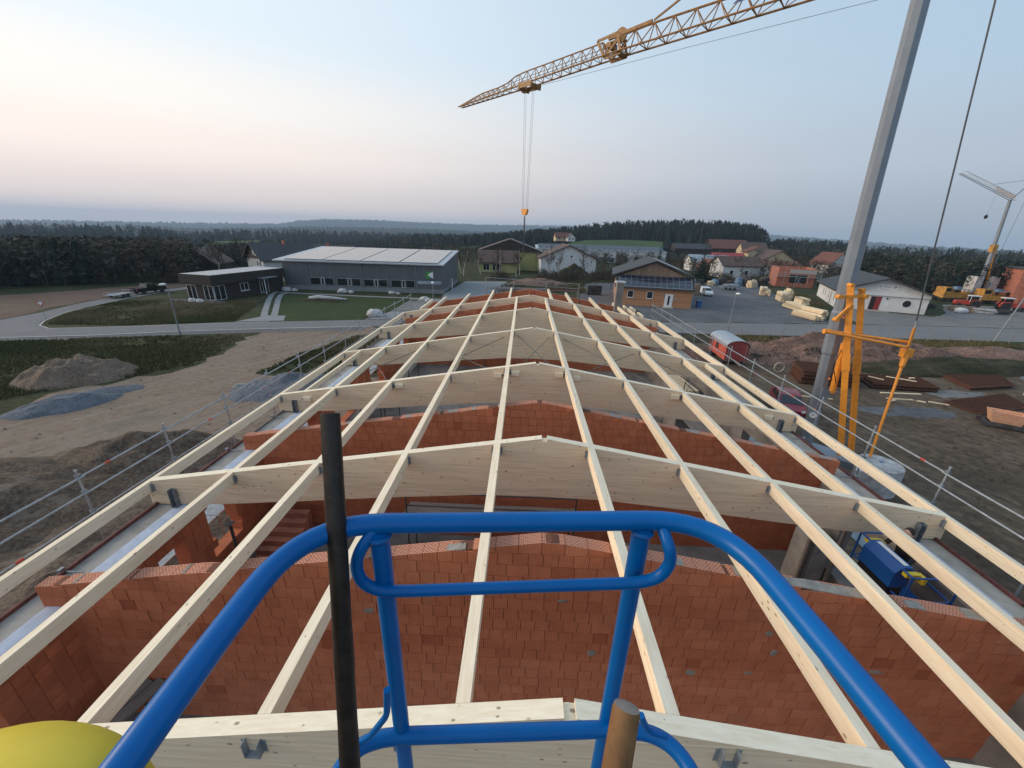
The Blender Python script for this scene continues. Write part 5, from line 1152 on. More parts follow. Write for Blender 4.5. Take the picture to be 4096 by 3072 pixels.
# ---- dark timber wing
Wg = thing('timber_wing', 'low dark timber clad wing with flat white edged roof left of the grey hall', 'building', (-53.4, 64.4, 0), math.radians(79.5))
b = MB(); b.prism([(0, 0), (16.0, 0), (16.0, 4.2), (0, 4.2)], 0, 5.6, 'y'); b.build('wall', 'clad_dark', Wg)
MB().box(-.5, 16.0, -.55, 6.0, 4.203, 4.42).build('roof', 'stone_pale', Wg)
MB().box(-.52, 16.0, -.57, -.50, 2.75, 4.44).box(-.57, -.5, -.5, 6.05, 2.75, 4.44).build('fascia', 'clad_dark', Wg)
for z in np.arange(.25, 4.2, .32): MB().box(.0, 15.9, -.012, -.001, z, z + .02).box(-.012, -.001, 0, 5.6, z, z + .02).build('cladding_board', 'roof_dark', Wg)
window(Wg, .05, 2.2, .15, 2.6, 0, mull=1, sill=False); window(Wg, .05, 2.0, .15, 2.6, 0, axis='x', mull=1, sill=False); window(Wg, 3.6, 5.5, .15, 2.6, 0, axis='x', mull=1, sill=False)
window(Wg, 5.4, 7.2, 1.1, 2.5, 0, mull=1)
MB().box(9.0, 12.6, -1.9, -.01, 3.0, 3.15).build('canopy', 'galv_dark', Wg); MB().tube([(9.3, -1.75, 0), (9.3, -1.75, 3.0)], .06, 8).build('canopy_post', 'frame_white', Wg)
window(Wg, 9.8, 11.9, .1, 2.6, 0, mull=2, sill=False)
# ---- timber house with solar lean-to
T = thing('larch_house', 'larch clad house with gabled roof and solar panelled lean-to', 'house', (17.4, 76.6, 0), math.atan2(-2.8, 13.8))
TW = 14.1; MB().box(0, TW, 0, 19, 0, 3.3).build('wall', 'clad_larch', T)
MB().prism([(0.3, 5.3), (TW - .3, 5.3), (TW / 2, 8.0)], 2.6, 19, 'y').build('gable', 'clad_grey', T); MB().box(.3, TW - .3, 2.61, 18.9, 3.303, 5.297).build('upper_wall', 'clad_grey', T)
for i in range(48):
    x = .35 + i * .278
    if x < TW - .4: z1 = 5.3 + 2.7 * (1 - abs(x + .1 - TW / 2) / (TW / 2 - .3)); MB().box(x, x + .22, 2.575, 2.597, 5.25, max(5.3, z1 - .06)).build('board', 'clad_grey', T)
MB().prism([(-.6, 3.32), (2.55, 5.35), (2.55, 5.55), (-.6, 3.52)], -.25, TW + .25, 'x').build('lean_to_roof', 'roof_dark', T)
MB().prism([(-.9, 5.2), (TW / 2, 8.15), (TW / 2, 8.4), (-.9, 5.45)], 1.9, 19.6, 'y').prism([(TW + .9, 5.2), (TW / 2, 8.15), (TW / 2, 8.4), (TW + .9, 5.45)], 1.9, 19.6, 'y').build('roof', 'roof_dark', T)
arr = MB().add([(0, 0, 0)], []); pf = MB().prism([(-.45, 3.54 + .10), (2.35, 5.35 + .10), (2.35, 5.35 + .16), (-.45, 3.54 + .16)], .5, TW - .25, 'x').build('solar_frame', 'frame_grey', T)
for i in range(12):
    for j in range(3):
        x0 = .55 + i * 1.105; y0 = -.42 + j * .92; z = lambda y: 3.54 + .17 + (y + .45) * (1.81 / 2.8)
        MB().add([(x0, y0, z(y0)), (x0 + 1.065, y0, z(y0)), (x0 + 1.065, y0 + .885, z(y0 + .885)), (x0, y0 + .885, z(y0 + .885))], [(0, 1, 2, 3)]).build('solar_panel', 'panel_dark', pf)
kk = 2.95 / (TW / 2 + .9); rz_ = lambda x: 8.4 - (x - TW / 2) * kk + .05
MB().hexa([(TW / 2 + .4, 2.8, rz_(TW / 2 + .4)), (TW - 1.4, 2.8, rz_(TW - 1.4)), (TW - 1.4, 15.5, rz_(TW - 1.4)), (TW / 2 + .4, 15.5, rz_(TW / 2 + .4))] + [(a, y, z + .1) for a, y, z in ((TW / 2 + .4, 2.8, rz_(TW / 2 + .4)), (TW - 1.4, 2.8, rz_(TW - 1.4)), (TW - 1.4, 15.5, rz_(TW - 1.4)), (TW / 2 + .4, 15.5, rz_(TW / 2 + .4)))]).build('pale_roof_panels', 'zinc', T)
for z in np.arange(.15, 3.25, .125): MB().box(.02, TW - .02, -.014, -.002, z, z + .105).build('board', 'clad_larch', T)
for x0 in (2.3, 5.9): window(T, x0, x0 + 1.15, 1.5, 2.85, -.016, mull=0)
o = MB().box(9.3, 10.75, -.09, -.016, .15, 2.55).build('door', 'frame_white', T); MB().box(9.85, 10.2, -.11, -.092, .5, 2.2).build('pane', 'glass_dark', o); MB().box(10.5, 10.6, -.16, -.092, 1.2, 1.3).build('handle', 'galvanised', o)
MB().box(9.1, 10.95, -1.1, -.02, 0, .14).build('door_step', 'concrete', T); MB().box(11.0, 11.35, -.12, -.016, 1.5, 1.8).build('letter_box', 'galvanised', T); MB().box(8.9, 9.12, -.12, -.016, 2.1, 2.5).build('lamp', 'galvanised', T)
MB().tube([(TW + .05, -.2, 0), (TW + .05, -.2, 3.3)], .06, 8).build('downpipe', 'galv_dark', T)
# ---- white workshop house on the right
Wh = thing('white_house', 'white rendered hall with dark gable roof, red door and round window', 'house', (64.9, 83.2, 0), math.radians(-26))
WW, WD = 14.4, 20.5
MB().prism([(0, 0), (WW, 0), (WW, 3.6), (WW / 2, 6.2), (0, 3.6)], 0, WD, 'y').build('wall', 'render_white', Wh)
k = 2.6 / (WW / 2)
MB().prism([(-.9, 3.6 - .9 * k + .03), (WW / 2, 6.23), (WW / 2, 6.5), (-.9, 3.6 - .9 * k + .3)], -1.3, WD + .6, 'y').prism([(WW + .9, 3.6 - .9 * k + .03), (WW / 2, 6.23), (WW / 2, 6.5), (WW + .9, 3.6 - .9 * k + .3)], -1.3, WD + .6, 'y').build('roof', 'roof_dark', Wh)
MB().box(.0, WW, -.35, -.003, 3.0, 3.6).build('lintel_band', 'render_white', Wh)
o = MB().box(5.6, 7.3, -.05, -.003, .1, 2.75).build('door', 'door_red', Wh); MB().box(5.65, 6.4, -.065, -.052, .15, 2.7).build('door_leaf', 'black_paint', o); MB().box(7.1, 7.18, -.12, -.05, 1.1, 1.2).build('handle', 'galvanised', o)
MB().box(3.2, 8.6, -1.6, -.02, .0, .12).build('door_step', 'concrete', Wh)
rw = MB().tube([(11.3, .02, 1.75), (11.3, -.05, 1.75)], .72, 24).build('round_window', 'render_white', Wh); MB().tube([(11.3, .0, 1.75), (11.3, -.06, 1.75)], .64, 24).build('pane', 'glass_dark', rw)
for y0 in (13.2, 10.8, 6.9, 1.4):
    window(Wh, y0, y0 + .75, 1.0, 2.5, 0, axis='x', mull=0)
MB().box(-.05, .0, 4.6, 5.7, 0, 2.6).build('side_door', 'frame_grey', Wh)
for y0 in (3.3, 9.2): MB().box(-.06, .0, y0, y0 + .12, 0, 3.5).build('pilaster', 'render_white', Wh)
MB().box(8.0, 8.25, -.12, -.004, 2.35, 2.6).build('lamp', 'black_paint', Wh)
ws = thing('gable_sign', 'pale rectangular sign high on the white gable', 'sign', (64.9, 83.2, 0), math.radians(-26))
MB().box(6.0, 9.2, -.06, -.004, 3.95, 5.2).build('board', 'frame_white', ws)
MB().tube([(8.7, -.05, 4.75), (8.7, -.075, 4.75)], .27, 16).build('ring_mark', 'sign_pale', ws); MB().box(6.9, 8.2, -.075, -.062, 4.65, 4.82).box(6.5, 8.0, -.075, -.062, 4.2, 4.3).box(6.25, 6.6, -.075, -.062, 4.62, 4.85).build('print', 'sign_pale', ws)
# ---- brick shell with scaffold
Bx = thing('brick_shell', 'small unfinished orange block house with arched opening inside scaffolding', 'house', (73.5, 119.0, 0), math.radians(-16))
MB().box(0, 9.5, 0, .4, 0, 1.2).box(0, 3.2, 0, .4, 1.2, 5.2).box(7.8, 9.5, 0, .4, 1.2, 5.2).box(3.2, 7.8, 0, .4, 3.6, 5.2).box(0, .4, .4, 8, 0, 5.4).box(9.1, 9.5, .4, 8, 0, 5.4).box(.4, 9.1, 7.6, 8, 0, 5.4).build('wall', 'brick_plain', Bx)
MB().box(2.9, 9.55, -.03, .43, 3.9, 5.0).build('lintel', 'concrete', Bx); MB().box(3.3, 7.7, .42, .5, 1.2, 3.6).build('opening', 'glass_dark', Bx)  # dark panel behind the hole stands in for the shaded inside
sc = thing('scaffold', 'small grey scaffold round the unfinished orange block house', 'scaffold', (73.5, 119.0, 0), math.radians(-16))
for x in (-1.2, 1.5, 4.5, 7.5, 10.6): MB().tube([(x, -1.1, 0), (x, -1.1, 5.8)], .05, 6).build('post', 'galvanised', sc)
for y in (1.5, 4.5, 7.5): MB().tube([(10.6, y, 0), (10.6, y, 6.2)], .05, 6).tube([(-1.2, y, 0), (-1.2, y, 6.0)], .05, 6).build('post', 'galvanised', sc)
MB().box(-1.3, 10.7, -1.2, -.4, 3.0, 3.1).build('deck', 'galvanised', sc)
for z in (3.6, 4.1): MB().tube([(-1.2, -1.1, z), (10.6, -1.1, z)], .04, 6).tube([(10.6, -1.1, z), (10.6, 7.5, z)], .04, 6).build('rail', 'galvanised', sc)
MB().tube([(4.5, -1.1, 3), (6.8, -1.1, 0)], .05, 6).tube([(4.6, -1.1, 0), (5.6, -1.1, 3)], .05, 6).build('brace', 'galvanised', sc)
# ---- village houses
house('lime_house', 'pale lime green house with dark gable roof behind the gable scaffold', (-16.0, 141, 0), .06, 20.5, 16, 6.5, 3.6, 'render_lime', 'roof_brown', 1.0)
lg = thing('gable_boarding', 'dark boarded gable front under the roof of the lime green house', 'gable', (-16.0, 141, 0), .06); MB().prism([(-.6, 6.3), (21.1, 6.3), (10.25, 10.0)], -.85, -.4, 'y').build('boarding', 'clad_dark', lg)
o = thing('roof_glazing', 'bright pale sheet roof on the right slope of the lime green house', 'roof sheet', (-16.0, 141, 0), .06)
MB().hexa([(11.0, -.6, 10.2), (20.6, -.6, 6.85), (20.6, 15, 6.85), (11.0, 15, 10.2), (11.0, -.6, 10.34), (20.6, -.6, 6.99), (20.6, 15, 6.99), (11.0, 15, 10.34)]).build('sheet', 'stone_pale', o)
h_ = house('lime_annex', 'low lime green annex with brown hipped roof and tall dark windows', (-15.2, 131.5, 0), .06, 12.0, 9, 3.6, 3.0, 'render_lime', 'roof_brown', .9, 'x', windows=[(1.2, 3.2, .6, 2.8), (4.2, 7.2, .6, 2.8)], mull=1)
window(h_, 2.0, 4.8, .8, 3.0, 12.0, axis='x', sgn=1, mull=3)
house('white_gable_house', 'white gable house behind a bare tree, solar panels on its roof', (4.6, 127.5, 0), .03, 17.4, 18, 5.4, 3.8, 'render_white', 'roof_brown', .9, windows=[(9.2, 9.9, 5.6, 6.3)], mull=0)
o = thing('roof_solar', 'blue solar panels on the right roof slope of the white gable house', 'solar panels', (4.6, 127.5, 0), .03)
for i in range(5):
    for j in range(6):
        f = lambda x: 9.52 - (x - 8.7) * .437; x0 = 9.4 + i * 1.65; y0 = .2 + j * 2.4
        MB().add([(x0, y0, f(x0)), (x0 + 1.55, y0, f(x0 + 1.55)), (x0 + 1.55, y0 + 2.25, f(x0 + 1.55)), (x0, y0 + 2.25, f(x0))], [(0, 1, 2, 3)]).build('solar_panel', 'panel_dark', o)
Lw = thing('white_works', 'long low white works building with rows of blue solar panels', 'building', (5.0, 198, -2.9), .0)
MB().prism([(0, 0), (22, 0), (22, 9.2), (0, 8.2)], 0, 62, 'x').build('wall', 'render_white', Lw); MB().prism([(-.4, 8.2), (22, 9.3), (22, 9.6), (-.4, 8.5)], -.3, 62.3, 'x').build('roof', 'zinc', Lw)
for i in range(22):
    for j in range(2): x0 = 1 + i * 2.75; MB().hexa([(x0, 1 + j * 6, 8.6), (x0 + 2.5, 1 + j * 6, 8.6), (x0 + 2.5, 5.5 + j * 6, 10.4), (x0, 5.5 + j * 6, 10.4), (x0, 1 + j * 6, 8.7), (x0 + 2.5, 1 + j * 6, 8.7), (x0 + 2.5, 5.5 + j * 6, 10.5), (x0, 5.5 + j * 6, 10.5)]).build('solar_panel', 'panel_dark', Lw)
for x0 in (1.5, 4.5, 8, 36, 42.5, 47.5, 53, 57): window(Lw, x0, x0 + 1.5, 3.2, 5.2, 0, frame='frame_grey')
MB().box(23.5, 24.0, -.25, 0, 0, 8.2).box(35, 35.3, -.3, -.003, 0, 8.2).build('pilaster', 'frame_white', Lw); MB().box(29, 34, -.1, -.002, .2, 4.6).build('gate', 'frame_grey', Lw)
house('old_house', 'house with broad dark roof and black gable behind the timber wing', (-79, 112, 0), -.65, 11, 18, 4.0, 3.6, 'render_white', 'roof_dark', 1.0, 'y', windows=[(6.6, 7.6, 2.0, 3.3), (8.4, 9.4, 2.0, 3.3)], chimney=(6, 8, .9))
gb = thing('gable_boarding', 'black boarded gable with two small white windows behind the timber wing', 'gable', (-79, 112, 0), -.65); MB().prism([(-.4, 3.95), (11.4, 3.95), (5.5, 7.55)], -.35, -.02, 'y').build('boarding', 'clad_dark', gb); window(gb, 5.8, 6.5, 4.8, 5.9, -.35, mull=0, sill=False, glass='frame_white'); window(gb, 7.3, 8.0, 4.6, 5.6, -.35, mull=0, sill=False, glass='frame_white')
house('barn', 'dark boarded barn with steep roof behind the timber wing', (-90, 100, 0), .3, 9, 12, 2.6, 3.6, 'clad_dark', 'roof_brown', .5)
house('old_house', 'low dark roofed house just left of the grey hall', (-66, 116, 0), .1, 14, 10, 3.8, 3.4, 'render_cream', 'roof_dark', .8, 'x', windows=[(2, 3.2, 1, 2.4), (6, 7.2, 1, 2.4)], chimney=(7, 4, .8))
def vill(u, v, y, w_, d_, h, rh, wall, roof, label, rz=0.0, ridge='x', win=True, name='village_house', dz=0.0):
    p = PY(u, v, y); return house(name, label, (p.x, y, float(ground_z(np.array(p.x), np.array(y))) + dz), rz, w_, d_, h, rh, wall, roof, .6, ridge, windows=[(w_ * .2, w_ * .2 + 1.2, 1.2, 2.6), (w_ * .6, w_ * .6 + 1.2, 1.2, 2.6)] if win else (), mull=0)
vill(1200, 530, 330, 10, 7, 3, 3.2, 'render_cream', 'roof_red', 'lone farmhouse with orange red roof above the green meadow', .2, dz=8.5)
vill(1225, 528, 325, 6, 7, 3, 2.8, 'render_white', 'roof_brown', 'white gabled farmhouse beside the lone red roofed one above the meadow', .1, 'y', dz=8.5)
vill(1495, 580, 165, 15, 9, 3.4, 2.6, 'render_white', 'zinc', 'flat white shed with pale blue roof left of the crimson roof', .0)
vill(1545, 585, 172, 13, 9, 3.6, 3.2, 'brick_plain', 'roof_crimson', 'house with a bright crimson roof', .1)
vill(1520, 590, 150, 6, 6, 2.8, 2.4, 'clad_dark', 'roof_red', 'small dark garden house with red gable roof', .1, 'y', False)
vill(1535, 560, 250, 22, 12, 4, 4.5, 'clad_dark', 'roof_red', 'long barn with rusty red roof under the spruce wood', .05, dz=4)
vill(1600, 563, 240, 13, 10, 3.5, 4.0, 'render_cream', 'roof_brown', 'brown roofed house right of the rusty red barn', -.1, dz=4)
vill(1455, 560, 250, 22, 10, 3, 2.5, 'clad_dark', 'roof_dark', 'low dark shed roof left of the rusty red barn', .0, dz=4, win=False)
tw = PY(1608, 585, 178); t = thing('stair_tower', 'narrow cream tower with tilted red roof', 'tower', (tw.x, 178, 0), .2)
MB().box(0, 3.2, 0, 3.2, 0, 8.2).build('wall', 'render_cream', t); MB().obox((1.6, 1.6, 8.7), (6.0, 4.4, .3), 0, 0, -.38).build('roof', 'roof_red', t)
vill(1638, 590, 170, 15, 10, 4.5, 4.2, 'render_cream', 'roof_brown', 'cream house with dark balcony gable right of the tower', .05, 'y')
vill(1615, 597, 160, 20, 8, 3.2, 1.6, 'render_white', 'roof_red', 'long low shed with pale pink roof before the cream house', .0)
vill(1555, 612, 140, 13, 9, 4.2, 2.6, 'render_white', 'roof_brown', 'white house half hidden by bare trees behind the gravel yard', .05)
vill(1780, 610, 185, 11, 10, 4.2, 4.5, 'render_white', 'roof_red', 'white gable house behind the roof of the white hall', .2, 'y')
vill(1800, 600, 205, 16, 10, 4, 4.5, 'render_cream', 'roof_red', 'house with orange red roof left of the crane mast', .1)
vill(1880, 592, 230, 18, 10, 4, 4.2, 'render_cream', 'roof_red', 'house with long rusty roof right of the crane mast', .05)
vill(1945, 600, 230, 15, 10, 4, 4.5, 'render_cream', 'roof_brown', 'brown roofed house between dark trees right of the mast', .3)
br_ = PY(2200, 640, 92); t = thing('brick_building', 'dark red brick building cut off by the right picture edge', 'building', (br_.x + 1, 94, 0), -.5)
MB().box(0, 9, 0, 9, 0, 8.2).build('wall', 'brick_plain', t); MB().box(-.3, 9.3, -.3, 9.3, 8.203, 8.5).build('roof', 'roof_dark', t); window(t, 1.5, 3.0, 5.2, 6.6, 0, mull=0)

# ================================================================== STREET FURNITURE
def street_lamp(label, c, h, globe=False):
    t = thing('street_lamp', label, 'street lamp', c)
    MB().tube([(0, 0, 0), (0, 0, h * .35), (0, 0, h)], [.09, .075, .05], 10).build('pole', 'galv_dark', t, smooth=True); MB().lathe([(.13, 0), (.13, .5), (.09, .55)], (0, 0, 0), 10).build('base', 'galv_dark', t)
    if globe: ellipsoid('lamp_head', (0, 0, h + .2), (.27, .27, .27), 'white_paint', t, 16, 10, world=False)
    else:
        MB().tube([(0, 0, h), (0, -.35, h + .08)], .04, 8).build('arm', 'galv_dark', t); ellipsoid('lamp_head', (0, -.5, h + .10), (.26, .42, .13), 'white_paint', t, 18, 10, world=False)
street_lamp('tall street lamp beside the road on the left', (-41.6, 42.6, 0), 5.9); street_lamp('tall street lamp between gravel yard and red wagon', (28.2, 52.6, 0), 5.8)
street_lamp('short path lamp with white globe before the grey hall', (-17.9, 74.0, 0), 3.0, True)
t = thing('yield_sign', 'white triangular yield sign with red border at the road junction', 'sign', (-64.4, 48.0, 0), .95)
MB().tube([(0, 0, 0), (0, 0, 2.4)], .03, 8).build('post', 'galvanised', t); MB().prism([(-.45, 2.35), (.45, 2.35), (0, 1.55)], -.06, -.035, 'y').build('border', 'red_paint', t); MB().prism([(-.30, 2.27), (.30, 2.27), (0, 1.74)], -.075, -.061, 'y').build('face', 'white_paint', t)
for i in range(14):
    x = 29.5 + i * 3.0; y = 51.9 + (x - 29) * .055; t_ = MB().tube([(0, 0, 0), (.12, .02, 1.25)], .045, 6)
    o = t_.build('fence_post', 'old_plank'); o.location = (x, y, 0); o.rotation_euler = (random.gauss(0, .06), random.gauss(.12, .06), 0); tag(o, 'leaning wooden fence post along the verge behind the reddish spoil bank', 'post', 'fence posts along the verge')
t = thing('utility_pole', 'slanted dark utility pole with stay at the right edge of the road', 'pole', (67.5, 55.0, 0)); MB().tube([(0, 0, 0), (2.2, .4, 8.2)], [.12, .08], 8).build('pole', 'galv_dark', t); MB().tube([(1.2, 0, 0), (1.9, .3, 6.5)], .02, 6).build('stay_wire', 'galv_dark', t)
# boulders by the hall and lawn
def boulder(label, c, r, seed):
    o = ellipsoid('boulder', (0, 0, r * .35), (r * 1.25, r * .9, r * .75), 'stone_pale', None, 12, 7, wob=.16, world=False, seed=seed); o.location = c; tag(o, label, 'boulder', None)
for i, (p, r, lb) in enumerate((((-49.2, 78.6), .75, 'pale boulder at the left end of the hall'), ((-47.7, 78.9), .5, 'smaller pale boulder at the left end of the hall'), ((-37.7, 78.8), .8, 'large pale boulder under the second hall window'), ((-35.9, 78.9), .5, 'flat pale boulder under the third hall window'), ((-27.6, 79.3), .6, 'brownish boulder under the last hall window'), ((-26.3, 79.1), .4, 'low boulder beside the brownish one'), ((-19.2, 72.5), .75, 'upright boulder before the path lamp'), ((-18.2, 71.6), .6, 'wide pale boulder beside the path lamp'), ((-23.2, 57.2), 1.0, 'grey boulder at the lawn corner beside the concrete slab'), ((-56.6, 63.4), .6, 'white boulder before the timber wing window'), ((-55.2, 63.2), .55, 'second white boulder before the timber wing'))): boulder(lb, (p[0], p[1], 0), r, i)
o = MB().tube([(-39.4, 68.9, .4), (-37.5, 68.3, .75), (-34.2, 68.5, .55), (-32.6, 68.9, .4)], [.28, .34, .26, .15], 8).build('white_sheeting', 'stone_pale', None, smooth=True); tag(o, 'pale rolled sheeting lying on the flower bed in the lawn', 'sheeting')

# ================================================================== VEHICLES
def wheel(t, c, r=.36, w_=.24, axis='x', m='rubber'):
    o = MB().lathe([(r * .6, -w_ / 2), (r * .95, -w_ / 2), (r, -w_ * .3), (r, w_ * .3), (r * .95, w_ / 2), (r * .6, w_ / 2)], c, 18, axis=axis).build('wheel', m, t, smooth=True)
    MB().lathe([(r * .58, -w_ * .45), (r * .58, w_ * .45)], c, 14, axis=axis).build('rim', 'galvanised', o)
def car(name, label, cat, loc, rz, prof, glass, w_, body, wheels, r=.36, lights=True):
    """side profile in (y forward, z); extruded across x and tapered at the top"""
    t = thing(name, label, cat, loc, rz); b = MB(); n = len(prof); zmax = max(p[1] for p in prof); V = []
    for s in (-1, 1):
        for (y, z) in prof: k = 1 - .16 * max(0, (z - .95) / (zmax - .95)); V.append((s * w_ / 2 * k, y, z))
    tr = tessellate_polygon([[Vector((p[0], p[1], 0)) for p in prof]])
    b.add(V, [tuple(q) for q in tr] + [tuple(i + n for i in reversed(q)) for q in tr] + [(i, (i + 1) % n, n + (i + 1) % n, n + i) for i in range(n)]); b.build('body', body, t, smooth=True)
    for (pts, kind) in glass:
        if kind == 'side':
            for s in (-1, 1):
                g = MB(); VV = [(s * (w_ / 2 * (1 - .16 * max(0, (z - .95) / (zmax - .95))) + .012), y, z) for y, z in pts]; g.add(VV, [tuple(range(len(VV)))]); g.build('side_window', 'glass_dark', t)
        else:
            (y0, z0), (y1, z1) = pts; k0 = w_ / 2 * (1 - .16 * max(0, (z0 - .95) / (zmax - .95))) - .08; k1 = w_ / 2 * (1 - .16 * max(0, (z1 - .95) / (zmax - .95))) - .08; off = .014 if kind == 'front' else -.014
            MB().add([(-k0, y0 + off, z0 + .012), (k0, y0 + off, z0 + .012), (k1, y1 + off, z1 + .012), (-k1, y1 + off, z1 + .012)], [(0, 1, 2, 3)]).build('windscreen' if kind == 'front' else 'rear_window', 'glass_dark', t)
    for y in wheels:
        for s in (-1, 1): wheel(t, (s * (w_ / 2 - .08), y, r), r)
    if lights:
        ys = [p[0] for p in prof]
        for s in (-1, 1): MB().box(s * w_ * .36 - .12, s * w_ * .36 + .12, max(ys) - .02, max(ys) + .02, .68, .84).build('headlight', 'white_paint', t); MB().box(s * w_ * .40 - .08, s * w_ * .40 + .08, min(ys) - .02, min(ys) + .02, .75, .95).build('tail_light', 'red_paint', t)
    return t
PICK = [(-2.6, .45), (2.55, .42), (2.65, .75), (2.45, 1.02), (1.15, 1.12), (.45, 1.75), (-.75, 1.78), (-.95, 1.12), (-2.6, 1.10)]
car('pickup_truck', 'black pickup truck driving up the side road', 'pickup', (-70.6, 70.6, .02), math.radians(-10), PICK, [([(1.0, 1.15), (.42, 1.66), (-.65, 1.68), (-.8, 1.15)], 'side'), ([(1.12, 1.14), (.50, 1.70)], 'front'), ([(-.94, 1.15), (-.78, 1.72)], 'rear')], 1.85, 'black_paint', (1.65, -1.65), .38)
t = thing('car_trailer', 'empty flat car trailer hitched behind the black pickup', 'trailer', (-71.0, 65.2, .02), math.radians(4))
MB().box(-1.0, 1.0, -2.0, 1.8, .52, .60).build('bed', 'galvanised', t); MB().bar((0, 1.8, .5), (0, 3.0, .5), .1, .1).build('drawbar', 'galvanised', t)
for y in (-.5, .35):
    for s in (-1, 1): wheel(t, (s * 1.08, y, .3), .3, .2)
for y in (-1.95, 1.75): MB().tube(arc([(-.9, y, .6), (-.9, y, 1.05), (.9, y, 1.05), (.9, y, .6)], .1), .03, 6).build('end_rail', 'galvanised', t)
for s in (-1, 1): MB().box(s * 1.08 - .14, s * 1.08 + .14, -.95, .8, .62, .68).build('mudguard', 'galvanised', t)
VAN = [(-1.9, .40), (1.95, .40), (2.05, .8), (1.85, 1.05), (1.2, 1.25), (.55, 1.80), (-1.85, 1.86), (-1.98, 1.2)]
car('white_van', 'small white van parked at the corner of the larch house', 'van', (42.6, 93.6, .02), math.radians(176), VAN, [([(1.05, 1.22), (.52, 1.68), (-.3, 1.70), (-.3, 1.2)], 'side'), ([(1.22, 1.27), (.58, 1.78)], 'front'), ([(-1.95, 1.2), (-1.88, 1.75)], 'rear')], 1.75, 'white_paint', (1.3, -1.3), .32)
car('maroon_car', 'maroon car half hidden behind the right scaffold beside the crane mast', 'car', (20.9, 27.2, .02), math.radians(160), [(-2.0, .4), (2.0, .4), (2.1, .75), (1.3, .98), (.5, 1.45), (-1.2, 1.48), (-2.0, 1.0)], [([(1.1, 1.0), (.48, 1.38), (-1.1, 1.40), (-1.6, 1.02)], 'side'), ([(1.3, 1.0), (.54, 1.42)], 'front'), ([(-1.95, 1.03), (-1.25, 1.44)], 'rear')], 1.75, 'maroon_paint', (1.3, -1.25), .31)
t = thing('flat_trailer', 'grey flat trailer with crumpled load in the gravel yard', 'trailer', (54.2, 106.0, .02), .05)
MB().box(-2.6, 2.6, -1.0, 1.0, .7, .85).build('bed', 'galvanised', t); MB().bar((2.6, 0, .6), (4.0, 0, .55), .12, .12).build('drawbar', 'galv_dark', t)
for x in (-.6, .6):
    for s in (-1, 1): wheel(t, (x, s * 1.0, .35), .35, .2, 'y')
lo = ellipsoid('load', (0, 0, 1.1), (2.4, .95, .45), 'tarp_grey', t, 18, 8, wob=.2, world=False, seed=5)
# red showman-style site wagon
Wn = thing('site_wagon', 'red site wagon with rounded grey tin roof left of the reddish spoil bank', 'wagon', (22.6, 41.0, 0), math.radians(-4))
aw, al = 2.3, 4.6; pr_ = [(-aw / 2, .55), (aw / 2, .55), (aw / 2, 2.15)] + [(aw / 2 * math.cos(PI * k / 10), 2.15 + .55 * math.sin(PI * k / 10)) for k in range(1, 10)] + [(-aw / 2, 2.15)]
MB().prism(pr_, -al / 2 + .05, al / 2 - .05, 'y').build('body', 'wagon_red', Wn)
MB().prism([(p[0] * 1.0, p[1]) for p in pr_], -al / 2 - .01, -al / 2 + .048, 'y').build('end_wall', 'maroon_wagon', Wn)
ro = MB(); q = [(aw / 2 + .08, 2.08)] + [((aw / 2 + .08) * math.cos(PI * k / 12), 2.15 + .62 * math.sin(PI * k / 12)) for k in range(0, 13)] + [(-aw / 2 - .08, 2.08)]
q2 = [(x * .97, z - .05) for x, z in reversed(q)]; ro.prism(q + q2, -al / 2 - .15, al / 2 + .15, 'y'); ro.build('roof', 'zinc', Wn)
for y0 in (-.3, 1.3): o = MB().box(-aw / 2 - .04, -aw / 2 - .003, y0, y0 + .75, 1.25, 2.0).build('window', 'clad_dark', Wn); MB().box(-aw / 2 - .07, -aw / 2 - .041, y0 - .05, y0 + .02, 1.2, 2.05).box(-aw / 2 - .07, -aw / 2 - .041, y0 + .73, y0 + .8, 1.2, 2.05).build('frame', 'red_paint', o)
for i in range(9): MB().box(-aw / 2 - .02, -aw / 2 - .002, -al / 2 + .1 + i * .5, -al / 2 + .12 + i * .5, .6, 2.1).build('board_joint', 'maroon_wagon', Wn)
for x in (-.9, .9): MB().box(x - .03, x + .03, -al / 2 - .04, -al / 2 - .011, .6, 2.3).build('corner_strip', 'galvanised', Wn)
MB().box(-.9, .9, -al / 2 + .2, al / 2 - .2, .38, .548).build('chassis', 'galv_dark', Wn); MB().bar((0, -al / 2, .45), (0, -al / 2 - 1.4, .4), .1, .1).build('drawbar', 'galv_dark', Wn)
for s in (-1, 1):
    for y in (-1.5, 1.5): wheel(Wn, (s * .95, y, .36), .36, .2)
